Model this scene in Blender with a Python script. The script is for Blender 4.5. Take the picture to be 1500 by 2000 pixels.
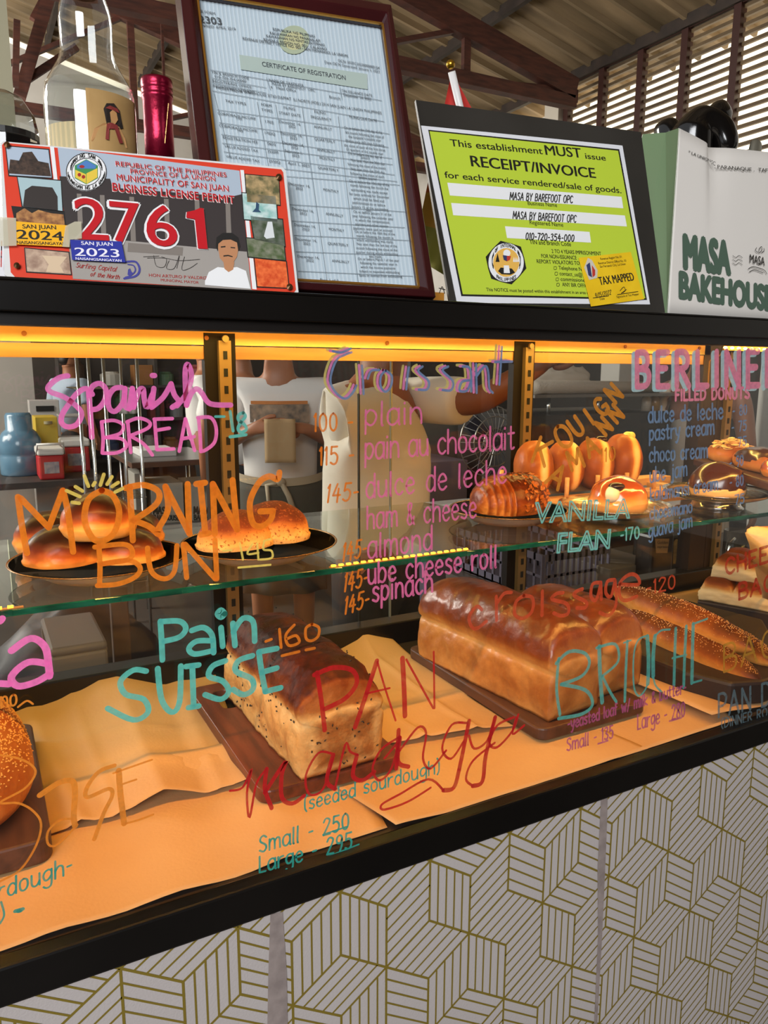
import bpy, bmesh, math, random
import numpy as np
from mathutils import Vector, noise as mnoise

for o in list(bpy.data.objects):
    bpy.data.objects.remove(o)
SC = bpy.context.scene
COL = SC.collection
PI = math.pi

# ------------------------------------------------------------------ camera
CAM = np.array([0.0, -0.74, 1.45])
F = 1485.0
_vx = np.array([2810.0, -264.0, F]); _vd = np.array([-28.0, 8030.0, F])
_ex = _vx / np.linalg.norm(_vx)
_ed = _vd - _ex * (_vd @ _ex); _ed /= np.linalg.norm(_ed)
_ez = -_ed
_ey = np.cross(_ez, _ex)
RW = np.array([_ex, _ey, _ez])            # camera (right, down, forward) -> world

cam_data = bpy.data.cameras.new('camera')
cam_data.sensor_fit = 'HORIZONTAL'
cam_data.sensor_width = 36.0
cam_data.lens = 36.0 * F / 1500.0
cam_data.clip_start = 0.02
cam = bpy.data.objects.new('camera', cam_data)
COL.objects.link(cam)
from mathutils import Matrix
_r = RW @ np.array([1.0, 0, 0]); _u = RW @ np.array([0, -1.0, 0]); _b = RW @ np.array([0, 0, -1.0])
cam.matrix_world = Matrix(((_r[0], _u[0], _b[0], CAM[0]), (_r[1], _u[1], _b[1], CAM[1]), (_r[2], _u[2], _b[2], CAM[2]), (0, 0, 0, 1)))
SC.camera = cam

# ------------------------------------------------------------------ world, lights, exposure
SC.view_settings.view_transform = 'Standard'
SC.view_settings.look = 'None'
SC.view_settings.gamma = 1.0
SC.view_settings.use_curve_mapping = False
SC.view_settings.exposure = 0.0
SC.cycles.use_denoising = True
SC.cycles.max_bounces = 10
SC.cycles.transparent_max_bounces = 32
SC.cycles.caustics_reflective = False
SC.cycles.caustics_refractive = False
SC.cycles.sample_clamp_indirect = 6.0

world = bpy.data.worlds.new('sky')
SC.world = world
world.use_nodes = True
wn = world.node_tree.nodes; wl = world.node_tree.links
wn.clear()
_tc = wn.new('ShaderNodeTexCoord'); _sx = wn.new('ShaderNodeSeparateXYZ'); _rp = wn.new('ShaderNodeValToRGB')
_bg = wn.new('ShaderNodeBackground'); _ow = wn.new('ShaderNodeOutputWorld'); _mr = wn.new('ShaderNodeMapRange')
wl.new(_tc.outputs['Generated'], _sx.inputs[0])
_mr.inputs[1].default_value = -1.0; _mr.inputs[2].default_value = 1.0
wl.new(_sx.outputs['X'], _mr.inputs[0]); wl.new(_mr.outputs[0], _rp.inputs[0])
# hazy sky: bright and warm where the sun stands beyond the louvres (+x), soft on the shop-front side
_rp.color_ramp.elements[0].position = 0.30; _rp.color_ramp.elements[0].color = (0.55, 0.57, 0.60, 1)
_rp.color_ramp.elements[1].position = 0.86; _rp.color_ramp.elements[1].color = (2.6, 2.2, 1.55, 1)
wl.new(_rp.outputs[0], _bg.inputs[0]); _bg.inputs[1].default_value = 1.0
wl.new(_bg.outputs[0], _ow.inputs[0])

def area(name, loc, target, sx, sy, power, col):
    d = bpy.data.lights.new(name, 'AREA'); d.shape = 'RECTANGLE'; d.size = sx; d.size_y = sy
    d.energy = power; d.color = col
    o = bpy.data.objects.new(name, d); COL.objects.link(o); o.location = loc
    v = Vector(target) - Vector(loc); o.rotation_euler = v.to_track_quat('-Z', 'Y').to_euler()
    return o
# daylight from the open shop front, behind and to the left of the viewer
area('shopfront_daylight', (-2.2, -3.6, 3.0), (0.6, 0.2, 1.3), 2.6, 2.0, 250.0, (0.95, 0.97, 1.0))
# added fill light for the kitchen, from an unseen spot on the left
area('kitchen_fill', (-2.4, 4.4, 3.0), (1.8, 4.2, 0.8), 1.8, 1.6, 160.0, (1.0, 0.95, 0.88))
# added fill light that brightens the far hall wall and roof
area('hall_fill', (-4.5, 6.5, 3.2), (3.0, 9.5, 4.2), 3.5, 2.5, 540.0, (1.0, 0.96, 0.88))
# amber LED tape inside the case: front top edge and back top edge
LED = (1.0, 0.47, 0.085)
def ledlight(name, x0, x1, y, z, ty, tz, power, col=None):
    d = bpy.data.lights.new(name, 'AREA'); d.shape = 'RECTANGLE'; d.size = x1 - x0; d.size_y = 0.014
    d.energy = power; d.color = col or LED; d.spread = math.radians(165)
    o = bpy.data.objects.new(name, d); COL.objects.link(o); o.location = ((x0 + x1) / 2, y, z)
    v = Vector((0, ty - y, tz - z)).normalized()
    xx = Vector((1, 0, 0)); zz = -v; yy = zz.cross(xx)
    m = Matrix((xx, yy, zz)).transposed().to_4x4(); m.translation = o.location
    o.matrix_world = m
ledlight('led_front', -0.75, 2.55, 0.030, 1.506, 0.30, 1.05, 33.0)
ledlight('led_back', -0.75, 1.62, 0.560, 1.519, 0.50, 1.10, 6.0, (1.0, 0.70, 0.17))

# ------------------------------------------------------------------ pixel -> place helpers (1500 x 2000 frame)
def ray(px, py): return RW @ np.array([px - 750.0, py - 1000.0, F])
def at_y(px, py, y): d = ray(px, py); return CAM + d * (y - CAM[1]) / d[1]
def at_z(px, py, z): d = ray(px, py); return CAM + d * (z - CAM[2]) / d[2]
def at_x(px, py, x): d = ray(px, py); return CAM + d * (x - CAM[0]) / d[0]
def at_d(px, py, dep): return CAM + ray(px, py) / F * dep
def at_p(px, py, P, n): d = ray(px, py); return CAM + d * (((np.array(P) - CAM) @ n) / (d @ n))

# ------------------------------------------------------------------ materials
def lin(c):
    if isinstance(c, str): c = [int(c[i:i + 2], 16) for i in (0, 2, 4)]
    out = []
    for v in c:
        v = v / 255.0
        out.append(v / 12.92 if v <= 0.04045 else ((v + 0.055) / 1.055) ** 2.4)
    return (out[0], out[1], out[2], 1.0)
MATS = {}
def mat(name, col, rough=0.5, metal=0.0, col2=None, nscale=8.0, bump=0.0, bscale=40.0, emit=None, estr=0.0, coat=0.0, stretch=(1, 1, 1), sheen=0, alpha=None, spec=0.5):
    if name in MATS: return MATS[name]
    m = bpy.data.materials.new(name); m.use_nodes = True
    nt = m.node_tree; N = nt.nodes; L = nt.links
    b = N['Principled BSDF']
    b.inputs['Base Color'].default_value = lin(col); b.inputs['Roughness'].default_value = rough
    b.inputs['Metallic'].default_value = metal
    b.inputs['Specular IOR Level'].default_value = spec
    if coat: b.inputs['Coat Weight'].default_value = coat; b.inputs['Coat Roughness'].default_value = 0.12
    if emit: b.inputs['Emission Color'].default_value = lin(emit); b.inputs['Emission Strength'].default_value = estr
    if alpha is not None: b.inputs['Alpha'].default_value = alpha
    if col2 or bump:
        tc = N.new('ShaderNodeTexCoord'); mp = N.new('ShaderNodeMapping'); L.new(tc.outputs['Object'], mp.inputs[0])
        mp.inputs['Scale'].default_value = stretch
    if col2:
        nz = N.new('ShaderNodeTexNoise'); nz.inputs['Scale'].default_value = nscale; nz.inputs['Detail'].default_value = 6
        L.new(mp.outputs[0], nz.inputs[0])
        rp = N.new('ShaderNodeValToRGB'); rp.color_ramp.elements[0].color = lin(col); rp.color_ramp.elements[1].color = lin(col2)
        rp.color_ramp.elements[0].position = 0.35; rp.color_ramp.elements[1].position = 0.68
        L.new(nz.outputs[0], rp.inputs[0]); L.new(rp.outputs[0], b.inputs['Base Color'])
    if bump:
        n2 = N.new('ShaderNodeTexNoise'); n2.inputs['Scale'].default_value = bscale; n2.inputs['Detail'].default_value = 5
        L.new(mp.outputs[0], n2.inputs[0])
        bp = N.new('ShaderNodeBump'); bp.inputs['Strength'].default_value = bump; bp.inputs['Distance'].default_value = 0.004
        L.new(n2.outputs[0], bp.inputs['Height']); L.new(bp.outputs[0], b.inputs['Normal'])
    MATS[name] = m
    return m
def glass(name, tint=(1, 1, 1), ior=1.5, rough=0.0, boost=1.0, glow=(1, 1, 1)):
    if name in MATS: return MATS[name]
    m = bpy.data.materials.new(name); m.use_nodes = True
    nt = m.node_tree; N = nt.nodes; L = nt.links; N.clear()
    t = N.new('ShaderNodeBsdfTransparent'); t.inputs[0].default_value = (*tint, 1)
    g = N.new('ShaderNodeBsdfGlossy'); g.inputs['Roughness'].default_value = rough; g.inputs[0].default_value = (*glow, 1)
    fr = N.new('ShaderNodeFresnel'); ge = N.new('ShaderNodeNewGeometry'); mi = N.new('ShaderNodeMapRange')
    mi.inputs[3].default_value = ior; mi.inputs[4].default_value = 1.0 / ior      # same sheen from either side of a thin pane
    L.new(ge.outputs['Backfacing'], mi.inputs[0]); L.new(mi.outputs[0], fr.inputs[0])
    mu = N.new('ShaderNodeMath'); mu.operation = 'MULTIPLY'; mu.inputs[1].default_value = boost; mu.use_clamp = True
    mx = N.new('ShaderNodeMixShader'); o = N.new('ShaderNodeOutputMaterial')
    L.new(fr.outputs[0], mu.inputs[0]); L.new(mu.outputs[0], mx.inputs[0]); L.new(t.outputs[0], mx.inputs[1]); L.new(g.outputs[0], mx.inputs[2]); L.new(mx.outputs[0], o.inputs[0])
    MATS[name] = m
    return m
def paint(name, col, cover=0.93, wear=0.25):
    """marker paint on glass: matt colour, thin and scratched through here and there"""
    if name in MATS: return MATS[name]
    m = bpy.data.materials.new(name); m.use_nodes = True
    nt = m.node_tree; N = nt.nodes; L = nt.links; N.clear()
    t = N.new('ShaderNodeBsdfTransparent'); d = N.new('ShaderNodeBsdfDiffuse'); d.inputs[0].default_value = lin(col)
    tl = N.new('ShaderNodeBsdfTranslucent'); tl.inputs[0].default_value = lin(col)
    ad = N.new('ShaderNodeMixShader'); ad.inputs[0].default_value = 0.35
    L.new(d.outputs[0], ad.inputs[1]); L.new(tl.outputs[0], ad.inputs[2])
    tc = N.new('ShaderNodeTexCoord'); nz = N.new('ShaderNodeTexNoise'); nz.inputs['Scale'].default_value = 160; nz.inputs['Detail'].default_value = 4
    L.new(tc.outputs['Object'], nz.inputs[0])
    mr = N.new('ShaderNodeMapRange'); mr.inputs[1].default_value = 0.3; mr.inputs[2].default_value = 0.6
    mr.inputs[3].default_value = cover - wear; mr.inputs[4].default_value = cover
    L.new(nz.outputs[0], mr.inputs[0])
    mx = N.new('ShaderNodeMixShader'); o = N.new('ShaderNodeOutputMaterial')
    L.new(mr.outputs[0], mx.inputs[0]); L.new(t.outputs[0], mx.inputs[1]); L.new(ad.outputs[0], mx.inputs[2]); L.new(mx.outputs[0], o.inputs[0])
    MATS[name] = m
    return m
def crust(name, stops, rough=0.45, namp=0.25, nscale=22.0, bump=0.25, bscale=90.0, coat=0.0, speck=None, sscale=220.0):
    """baked crust: colour follows how far each spot browned (the 'crust' attribute) with mottling"""
    if name in MATS: return MATS[name]
    m = bpy.data.materials.new(name); m.use_nodes = True
    nt = m.node_tree; N = nt.nodes; L = nt.links; b = N['Principled BSDF']
    at = N.new('ShaderNodeAttribute'); at.attribute_name = 'crust'
    tc = N.new('ShaderNodeTexCoord')
    nz = N.new('ShaderNodeTexNoise'); nz.inputs['Scale'].default_value = nscale; nz.inputs['Detail'].default_value = 7; nz.inputs['Roughness'].default_value = 0.62
    L.new(tc.outputs['Object'], nz.inputs[0])
    s = N.new('ShaderNodeMath'); s.operation = 'SUBTRACT'; s.inputs[1].default_value = 0.5; L.new(nz.outputs[0], s.inputs[0])
    ma = N.new('ShaderNodeMath'); ma.operation = 'MULTIPLY_ADD'; ma.inputs[1].default_value = namp * 2; L.new(s.outputs[0], ma.inputs[0]); L.new(at.outputs['Fac'], ma.inputs[2])
    rp = N.new('ShaderNodeValToRGB'); e = rp.color_ramp.elements
    e[0].position = stops[0][0]; e[0].color = lin(stops[0][1]); e[1].position = stops[-1][0]; e[1].color = lin(stops[-1][1])
    for p, c in stops[1:-1]:
        q = e.new(p); q.color = lin(c)
    L.new(ma.outputs[0], rp.inputs[0])
    out = rp.outputs[0]
    n3 = N.new('ShaderNodeTexNoise'); n3.inputs['Scale'].default_value = sscale; n3.inputs['Detail'].default_value = 3; L.new(tc.outputs['Object'], n3.inputs[0])
    if speck:
        r3 = N.new('ShaderNodeMapRange'); r3.inputs[1].default_value = 0.58; r3.inputs[2].default_value = 0.66; L.new(n3.outputs[0], r3.inputs[0])
        mx = N.new('ShaderNodeMix'); mx.data_type = 'RGBA'; L.new(r3.outputs[0], mx.inputs[0]); L.new(out, mx.inputs[6]); mx.inputs[7].default_value = lin(speck)
        out = mx.outputs[2]
    L.new(out, b.inputs['Base Color']); b.inputs['Roughness'].default_value = rough
    b.inputs['Specular IOR Level'].default_value = 0.5 if coat >= 0.3 else 0.15
    if coat: b.inputs['Coat Weight'].default_value = coat; b.inputs['Coat Roughness'].default_value = 0.16
    n2 = N.new('ShaderNodeTexNoise'); n2.inputs['Scale'].default_value = bscale; n2.inputs['Detail'].default_value = 6; L.new(tc.outputs['Object'], n2.inputs[0])
    bp = N.new('ShaderNodeBump'); bp.inputs['Strength'].default_value = bump; bp.inputs['Distance'].default_value = 0.004
    L.new(n2.outputs[0], bp.inputs['Height']); L.new(bp.outputs[0], b.inputs['Normal'])
    if coat: L.new(bp.outputs[0], b.inputs['Coat Normal'])
    MATS[name] = m
    return m

# ------------------------------------------------------------------ object helpers
def wloc(p):
    v = Vector((0, 0, 0))
    while p is not None:
        v = v + p.location; p = p.parent
    return np.array(v)
def thing(name, label, cat, loc=(0, 0, 0), group=None):
    o = bpy.data.objects.new(name, None); COL.objects.link(o); o.location = [float(v) for v in loc]
    o.empty_display_size = 0.02
    o['label'] = label; o['category'] = cat
    if group: o['group'] = group
    return o
def tag(o, label, cat, group=None):
    o['label'] = label; o['category'] = cat
    if group: o['group'] = group
    return o
def struct(o):
    o['kind'] = 'structure'; return o
class MB:
    """collects faces in world coordinates, then links them as ONE mesh object"""
    def __init__(s): s.v = []; s.f = []; s.mi = []; s.attr = None
    def add(s, vs, fs, mi=0):
        b = len(s.v); s.v.extend([tuple(float(q) for q in p) for p in vs]); s.f.extend([tuple(b + i for i in f) for f in fs]); s.mi.extend([mi] * len(fs)); return s
    def box(s, x0, x1, y0, y1, z0, z1, mi=0):
        return s.add([(x0, y0, z0), (x1, y0, z0), (x1, y1, z0), (x0, y1, z0), (x0, y0, z1), (x1, y0, z1), (x1, y1, z1), (x0, y1, z1)],
                     [(3, 2, 1, 0), (4, 5, 6, 7), (0, 1, 5, 4), (1, 2, 6, 5), (2, 3, 7, 6), (3, 0, 4, 7)], mi)
    def obox(s, c, ax, ay, az, mi=0):
        """oriented box from centre and half-axis vectors"""
        c, ax, ay, az = map(np.array, (c, ax, ay, az)); vs = []
        for k in (-1, 1):
            for i, j in ((-1, -1), (1, -1), (1, 1), (-1, 1)): vs.append(c + ax * i + ay * j + az * k)
        return s.add(vs, [(3, 2, 1, 0), (4, 5, 6, 7), (0, 1, 5, 4), (1, 2, 6, 5), (2, 3, 7, 6), (3, 0, 4, 7)], mi)
    def beam(s, a, b, w, h, up=(0, 0, 1), mi=0):
        a, b, up = np.array(a, float), np.array(b, float), np.array(up, float); d = b - a; l = np.linalg.norm(d); d = d / l
        sd = np.cross(d, up); sd /= np.linalg.norm(sd); u = np.cross(sd, d)
        return s.obox((a + b) / 2, d * l / 2, sd * w / 2, u * h / 2, mi)
    def tube(s, path, r, n=8, mi=0, caps=True):
        P = [np.array(p, float) for p in path]; R = r if hasattr(r, '__len__') else [r] * len(P)
        vs = []; fs = []; ref = np.array([0.13, 0.21, 0.97])
        for i, p in enumerate(P):
            d = P[min(i + 1, len(P) - 1)] - P[max(i - 1, 0)]; d = d / (np.linalg.norm(d) + 1e-9)
            if abs(d @ ref) > 0.95: ref = np.array([0.9, 0.4, 0.1])
            a = np.cross(d, ref); a /= np.linalg.norm(a); c = np.cross(d, a)
            for k in range(n):
                t = 2 * PI * k / n; vs.append(p + R[i] * (a * math.cos(t) + c * math.sin(t)))
        for i in range(len(P) - 1):
            for k in range(n): fs.append((i * n + k, i * n + (k + 1) % n, (i + 1) * n + (k + 1) % n, (i + 1) * n + k))
        if caps: fs.append(tuple(range(n - 1, -1, -1))); fs.append(tuple(range((len(P) - 1) * n, len(P) * n)))
        return s.add(vs, fs, mi)
    def lathe(s, prof, c=(0, 0, 0), n=32, mi=0, sx=1.0, sy=1.0, ang=0.0):
        vs = []; fs = []; ca, sa = math.cos(ang), math.sin(ang)
        for r, z in prof:
            for k in range(n):
                t = 2 * PI * k / n; x = r * sx * math.cos(t); y = r * sy * math.sin(t)
                vs.append((c[0] + x * ca - y * sa, c[1] + x * sa + y * ca, c[2] + z))
        for i in range(len(prof) - 1):
            for k in range(n): fs.append((i * n + k, i * n + (k + 1) % n, (i + 1) * n + (k + 1) % n, (i + 1) * n + k))
        if prof[0][0] > 1e-5: fs.append(tuple(range(n - 1, -1, -1)))
        if prof[-1][0] > 1e-5: fs.append(tuple(range((len(prof) - 1) * n, len(prof) * n)))
        return s.add(vs, fs, mi)
    def ell(s, c, r, n=12, m=8, mi=0, rot=None):
        vs = []; fs = []
        for i in range(m + 1):
            th = PI * i / m
            for k in range(n):
                t = 2 * PI * k / n; p = np.array([r[0] * math.sin(th) * math.cos(t), r[1] * math.sin(th) * math.sin(t), r[2] * math.cos(th)])
                if rot is not None: p = rot @ p
                vs.append(np.array(c) + p)
        for i in range(m):
            for k in range(n): fs.append((i * n + k, (i + 1) * n + k, (i + 1) * n + (k + 1) % n, i * n + (k + 1) % n))
        return s.add(vs, fs, mi)
    def grid(s, fn, nu, nv, mi=0):
        vs = [fn(i / nu, j / nv) for j in range(nv + 1) for i in range(nu + 1)]
        fs = [(j * (nu + 1) + i, j * (nu + 1) + i + 1, (j + 1) * (nu + 1) + i + 1, (j + 1) * (nu + 1) + i) for j in range(nv) for i in range(nu)]
        return s.add(vs, fs, mi)
    def prism(s, poly, off, mi=0):
        """polygon (list of 3-D points) extruded by the vector off"""
        n = len(poly); off = np.array(off); P = [np.array(p, float) for p in poly]
        vs = P + [p + off for p in P]
        fs = [tuple(range(n)), tuple(range(2 * n - 1, n - 1, -1))] + [(i, i + n, (i + 1) % n + n, (i + 1) % n) for i in range(n)]
        return s.add(vs, fs, mi)
    def build(s, name, mats, parent=None, smooth=False, bevel=0.0, attr=None, fixn=False, seg=2, solid=0.0, sub=0):
        w = wloc(parent)
        me = bpy.data.meshes.new(name)
        me.from_pydata([tuple(np.array(p) - w) for p in s.v], [], s.f)
        mats = mats if isinstance(mats, (list, tuple)) else [mats]
        for m in mats: me.materials.append(m)
        if len(mats) > 1: me.polygons.foreach_set('material_index', s.mi)
        if fixn or bevel:
            bm = bmesh.new(); bm.from_mesh(me)
            if fixn: bmesh.ops.recalc_face_normals(bm, faces=bm.faces)
            bm.to_mesh(me); bm.free()
        if smooth: me.polygons.foreach_set('use_smooth', [True] * len(me.polygons))
        if attr is not None:
            a = me.attributes.new('crust', 'FLOAT', 'POINT'); a.data.foreach_set('value', [float(q) for q in attr])
        me.update()
        o = bpy.data.objects.new(name, me); COL.objects.link(o)
        if parent is not None: o.parent = parent
        if solid:
            md = o.modifiers.new('thick', 'SOLIDIFY'); md.thickness = solid; md.offset = -1
        if bevel:
            md = o.modifiers.new('bevel', 'BEVEL'); md.width = bevel; md.segments = seg; md.limit_method = 'ANGLE'; md.angle_limit = math.radians(40)
        if sub:
            md = o.modifiers.new('sub', 'SUBSURF'); md.levels = sub; md.render_levels = sub
        return o
def nz3(p, sc, seed=0.0): return mnoise.noise(Vector((p[0] * sc + seed, p[1] * sc + seed * 1.7, p[2] * sc - seed)))
def sm(a, b, x):
    t = min(1.0, max(0.0, (x - a) / (b - a))); return t * t * (3 - 2 * t)
_ICO = {}
def ico(n):
    if n not in _ICO:
        bm = bmesh.new(); bmesh.ops.create_icosphere(bm, subdivisions=n, radius=1.0)
        _ICO[n] = (np.array([v.co[:] for v in bm.verts]), [tuple(v.index for v in f.verts) for f in bm.faces]); bm.free()
    return _ICO[n]
def rotz(a): c, s = math.cos(a), math.sin(a); return np.array([[c, -s, 0], [s, c, 0], [0, 0, 1.0]])
def rotx(a): c, s = math.cos(a), math.sin(a); return np.array([[1.0, 0, 0], [0, c, -s], [0, s, c]])
def roty(a): c, s = math.cos(a), math.sin(a); return np.array([[c, 0, s], [0, 1.0, 0], [-s, 0, c]])
# ------------------------------------------------------------------ the setting
m_floor = mat('concrete', '3c352f', 0.55, col2='4a423a', nscale=3, bump=0.1)
m_wall = mat('white plaster', 'd8d2c8', 0.8, col2='c6bfb4', nscale=2)
m_timber = mat('red-brown timber', '5a3023', 0.65, col2='3d2018', nscale=6, stretch=(1, 1, 6))
m_purlin = mat('dark purlin timber', '3a2d24', 0.7, col2='29201a')
m_roof = mat('weathered roof sheet', 'a8906e', 0.6, col2='5e5038', nscale=1.6, stretch=(0.35, 2.2, 1), bump=0.15, bscale=9)
m_dark = mat('black lacquer', '0b0908', 0.28, col2='120f0d', nscale=5, bump=0.05, bscale=18)
m_slat = mat('louvre slat', '4a3a26', 0.6, col2='6a5538', nscale=3)

struct(MB().box(-6, 7, -6, 12, -0.06, 0).build('floor', m_floor))
RX, RZ, RS = 5.7, 4.47, 0.237
def roofz(x): return RZ + RS * (RX - x)
# corrugated roof: ribs run down the slope (x), spaced along y
b = MB(); vs = []; ys = []
y = -6.0
while y < 10.55:
    ys += [(y, 0), (y + 0.19, 0), (y + 0.20, -0.055), (y + 0.235, -0.055), (y + 0.245, 0)]; y += 0.29
for yy, dz in ys:
    vs += [(-5.0, yy, roofz(-5.0) + dz), (6.2, yy, roofz(6.2) + dz)]
b.add(vs, [(2 * i, 2 * i + 1, 2 * i + 3, 2 * i + 2) for i in range(len(ys) - 1)])
struct(b.build('ceiling', m_roof))
n = 0
x = -4.4
while x < 5.75:
    struct(MB().beam((x, -5.9, roofz(x) - 0.06), (x, 10.5, roofz(x) - 0.06), 0.05, 0.10).build('trim_purlin', m_purlin)); x += 1.12
# trusses: top chord parallel to the roof, level bottom chord, webs between
def truss(y, xa, xb, drop, zb, w, nweb):
    b = MB()
    b.beam((xa, y, roofz(xa) - drop), (xb, y, roofz(xb) - drop), 0.10, 0.19)
    b.beam((xa, y, zb), (xb, y, zb), 0.10, 0.11)
    for i in range(nweb):
        x0 = xa + (xb - xa) * i / nweb; x1 = xa + (xb - xa) * (i + 1) / nweb
        if roofz(x1) - drop - zb > 0.1:
            b.beam((x1, y, zb), (x1, y, roofz(x1) - drop), 0.05, 0.07, up=(1, 0, 0))
            b.beam((x0, y + 0.03, zb), (x1, y + 0.03, roofz(x1) - drop), 0.04, 0.08, up=(0, 1, 0.01))
    struct(b.build('trim_truss', m_timber))
truss(5.5, -2.2, 5.45, 0.36, 4.05, 0.1, 6)
_p = at_y(280, 36, 8.3)
truss(8.3, -2.0, 5.6, max(0.25, roofz(_p[0]) - _p[2]), 4.05, 0.1, 4)
b = MB()
b.beam(at_y(97, -12, 7.0), at_y(38, 190, 7.0), 0.10, 0.10)
b.beam(at_y(66, 40, 7.1), at_y(92, -10, 7.1), 0.07, 0.07)
b.beam(at_y(30, 170, 6.8), at_y(33, 40, 6.8), 0.05, 0.05)
b.beam(at_y(52, 156, 7.05), at_y(150, 92, 7.05), 0.05, 0.06)
b.beam(at_y(316, 45, 8.0), at_y(321, 175, 8.0), 0.025, 0.025)
struct(b.build('trim_brace', m_timber))
b = MB(); p0 = at_y(20, 100, 4.2)
b.box(p0[0] - 0.22, p0[0], 4.2, 4.4, 1.9, 4.1)
struct(b.build('trim_post', mat('pale painted steel', 'c9c4a6', 0.5)))
# far gable wall, a slit of daylight left open under the roof
xs = np.linspace(-5, RX, 20)
b = MB(); P = [(-5, 10.45, 0)] + [(RX, 10.45, 0)] + [(x, 10.45, roofz(x) - 0.24) for x in xs[::-1]]
b.prism(P, (0, 0.12, 0)); struct(b.build('wall_back', m_wall))
# right wall: solid low, louvred high in front, white plaster beyond
b = MB(); b.box(RX, RX + 0.15, 2.8, 6.0, 0, 2.75); b.box(RX, RX + 0.15, -6.0, 2.8, 0, 4.44); b.box(RX, RX + 0.15, 6.0, 10.5, 0, 4.16); struct(b.build('wall_right', m_wall))
b = MB(); b.prism([(-6, -6.0, 0), (RX + .15, -6.0, 0), (RX + .15, -6.0, RZ), (-6, -6.0, roofz(-6))], (0, -0.12, 0)); struct(b.build('wall_front_unseen', mat('dark brown wall', '5c5248', 0.8)))  # added unseen wall, keeps bright sky out of the glass reflections
struct(MB().box(RX - 0.03, RX + 0.12, -1.6, 6.1, 4.40, 4.47).build('trim_eave', mat('bleached eave board', 'b49a78', 0.7)))
struct(MB().box(RX - 0.08, RX + 0.12, 5.92, 6.14, 2.6, 4.40).build('trim_corner_post', mat('white corner post', 'cfc6b6', 0.7)))
posts = [5.88, 5.38, 4.88, 4.38, 3.86, 3.34, 2.82]
m_post = mat('dark red louvre frame', '3a1a12', 0.5)
for i in range(len(posts) - 1):
    ya, yb = posts[i + 1], posts[i]
    fr = MB(); fr.box(RX - 0.02, RX + 0.05, ya - 0.035, ya + 0.035, 2.75, 4.40); fr.box(RX - 0.01, RX + 0.05, ya + 0.035, yb - 0.035, 4.36, 4.40)
    if i == 0: fr.box(RX - 0.02, RX + 0.05, yb - 0.035, yb + 0.035, 2.75, 4.40)
    fo = struct(fr.build('window_%d' % (i + 1), m_post))
    sl = MB(); z = 2.80
    while z < 4.34:
        sl.obox((RX + 0.03, (ya + yb) / 2, z), (0.014, 0, 0.0), (0, (yb - ya) / 2 - 0.03, 0), (0.0, 0, 0.0135)); z += 0.070
    sl.build('louvre_slats', m_slat, fo)
struct(MB().box(2.35, 5.6, 3.3, 3.36, 0, 1.72).build('wall_partition', mat('dark partition', '362e28', 0.6, col2='2a2420', nscale=3)))
# kitchen partition behind the case (low) and the grey left wall
struct(MB().box(-3.0, 5.6, 7.6, 7.7, 0, 2.2).build('wall_kitchen', mat('kitchen wall', '453c35', 0.7, col2='342e29', nscale=2)))
gx = at_y(74, 850, 6.0)[0]
struct(MB().box(-3.0, gx, 6.0, 6.1, 0, 2.0).build('wall_left', mat('grey wall paint', 'a49c93', 0.75, col2='958e86', nscale=2)))

# ------------------------------------------------------------------ the display case
D = 0.61
XL, XR = -0.75, 2.55
m_amberwood = mat('honey wood panel', 'b07a3e', 0.3, col2='8e5c2a', nscale=7, stretch=(0.6, 6, 6), coat=0.3)
m_alu = mat('anodised strip', '8a7450', 0.4, metal=0.6)
m_brown = mat('dark brown stile', '120d0b', 0.5, spec=0.2)
case = thing('display_case', 'long black bakery display case with glass front covered in hand-painted prices', 'display case', (0.8, 0.3, 0))
base = MB().box(XL, XR, 0.004, 0.60, 0.0, 0.872).build('base_panel', mat('grey-white wallpaper', 'b9b0ac', 0.55, bump=0.12, bscale=420), case)
MB().box(XL, XR, -0.012, 0.009, 0.847, 0.8905).build('bottom_rail', m_dark, case, bevel=0.003)
MB().box(XL, XR, 0.009, D + 0.03, 0.872, 0.887).build('deck', mat('dark deck board', '2a201a', 0.5), case)
MB().box(XL, XR, 0.585, D + 0.02, 0.887, 0.935).build('back_rail', m_dark, case, bevel=0.003)
MB().box(XL, XR, -0.012, 0.66, 1.5240, 1.5268).box(XL, XR, -0.012, 0.03, 1.4988, 1.5240).build('top_board', m_dark, case, bevel=0.0012)
MB().box(XL, XR, -0.004, 0.028, 1.4885, 1.4988).build('top_channel', mat('dark channel', '15110f', 0.35), case)
g_pane = glass('clear front pane', (0.985, 0.985, 0.98), 1.40, 0.0, 0.9)
front = MB().box(XL, XR, 0.0, 0.006, 0.8905, 1.4885).build('front_glass', g_pane, case)
# lit header panel at the back, with LED tape above it
zt = at_y(0, 697, 0.6)[2]; zm = at_y(0, 667, 0.6)[2]
XM = at_y(1385, 720, 0.6)[0]
hd = MB().box(XL, XM, 0.602, 0.612, zt, zm - 0.001).build('header_panel', m_amberwood, case)
MB().box(XL, XM, 0.600, 0.612, zm + 0.001, 1.524).build('light_batten', mat('cream batten', 'dcc07c', 0.35, col2='cdae68', nscale=6, stretch=(0.5, 6, 6)), hd)
sc_ = MB()
for px, py in ((47, 651), (403, 660), (756, 670), (1221, 677), (1366, 680)):
    c = at_y(px, py, 0.599); sc_.tube([c, c + np.array([0, -0.002, 0])], 0.004, 10)
sc_.build('screws', mat('rusty screw', '8a5a34', 0.5, metal=0.6), hd)
led = MB()
led.box(XL, XM, 0.570, 0.584, 1.5215, 1.5235)
lo_ = led.build('led_glow_strip', mat('amber LED tape', '8a6030', 0.4), case)
bl = MB(); x = XL
while x < XM:
    bl.box(x, x + 0.005, 0.573, 0.581, 1.5195, 1.5215); x += 0.0167
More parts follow.
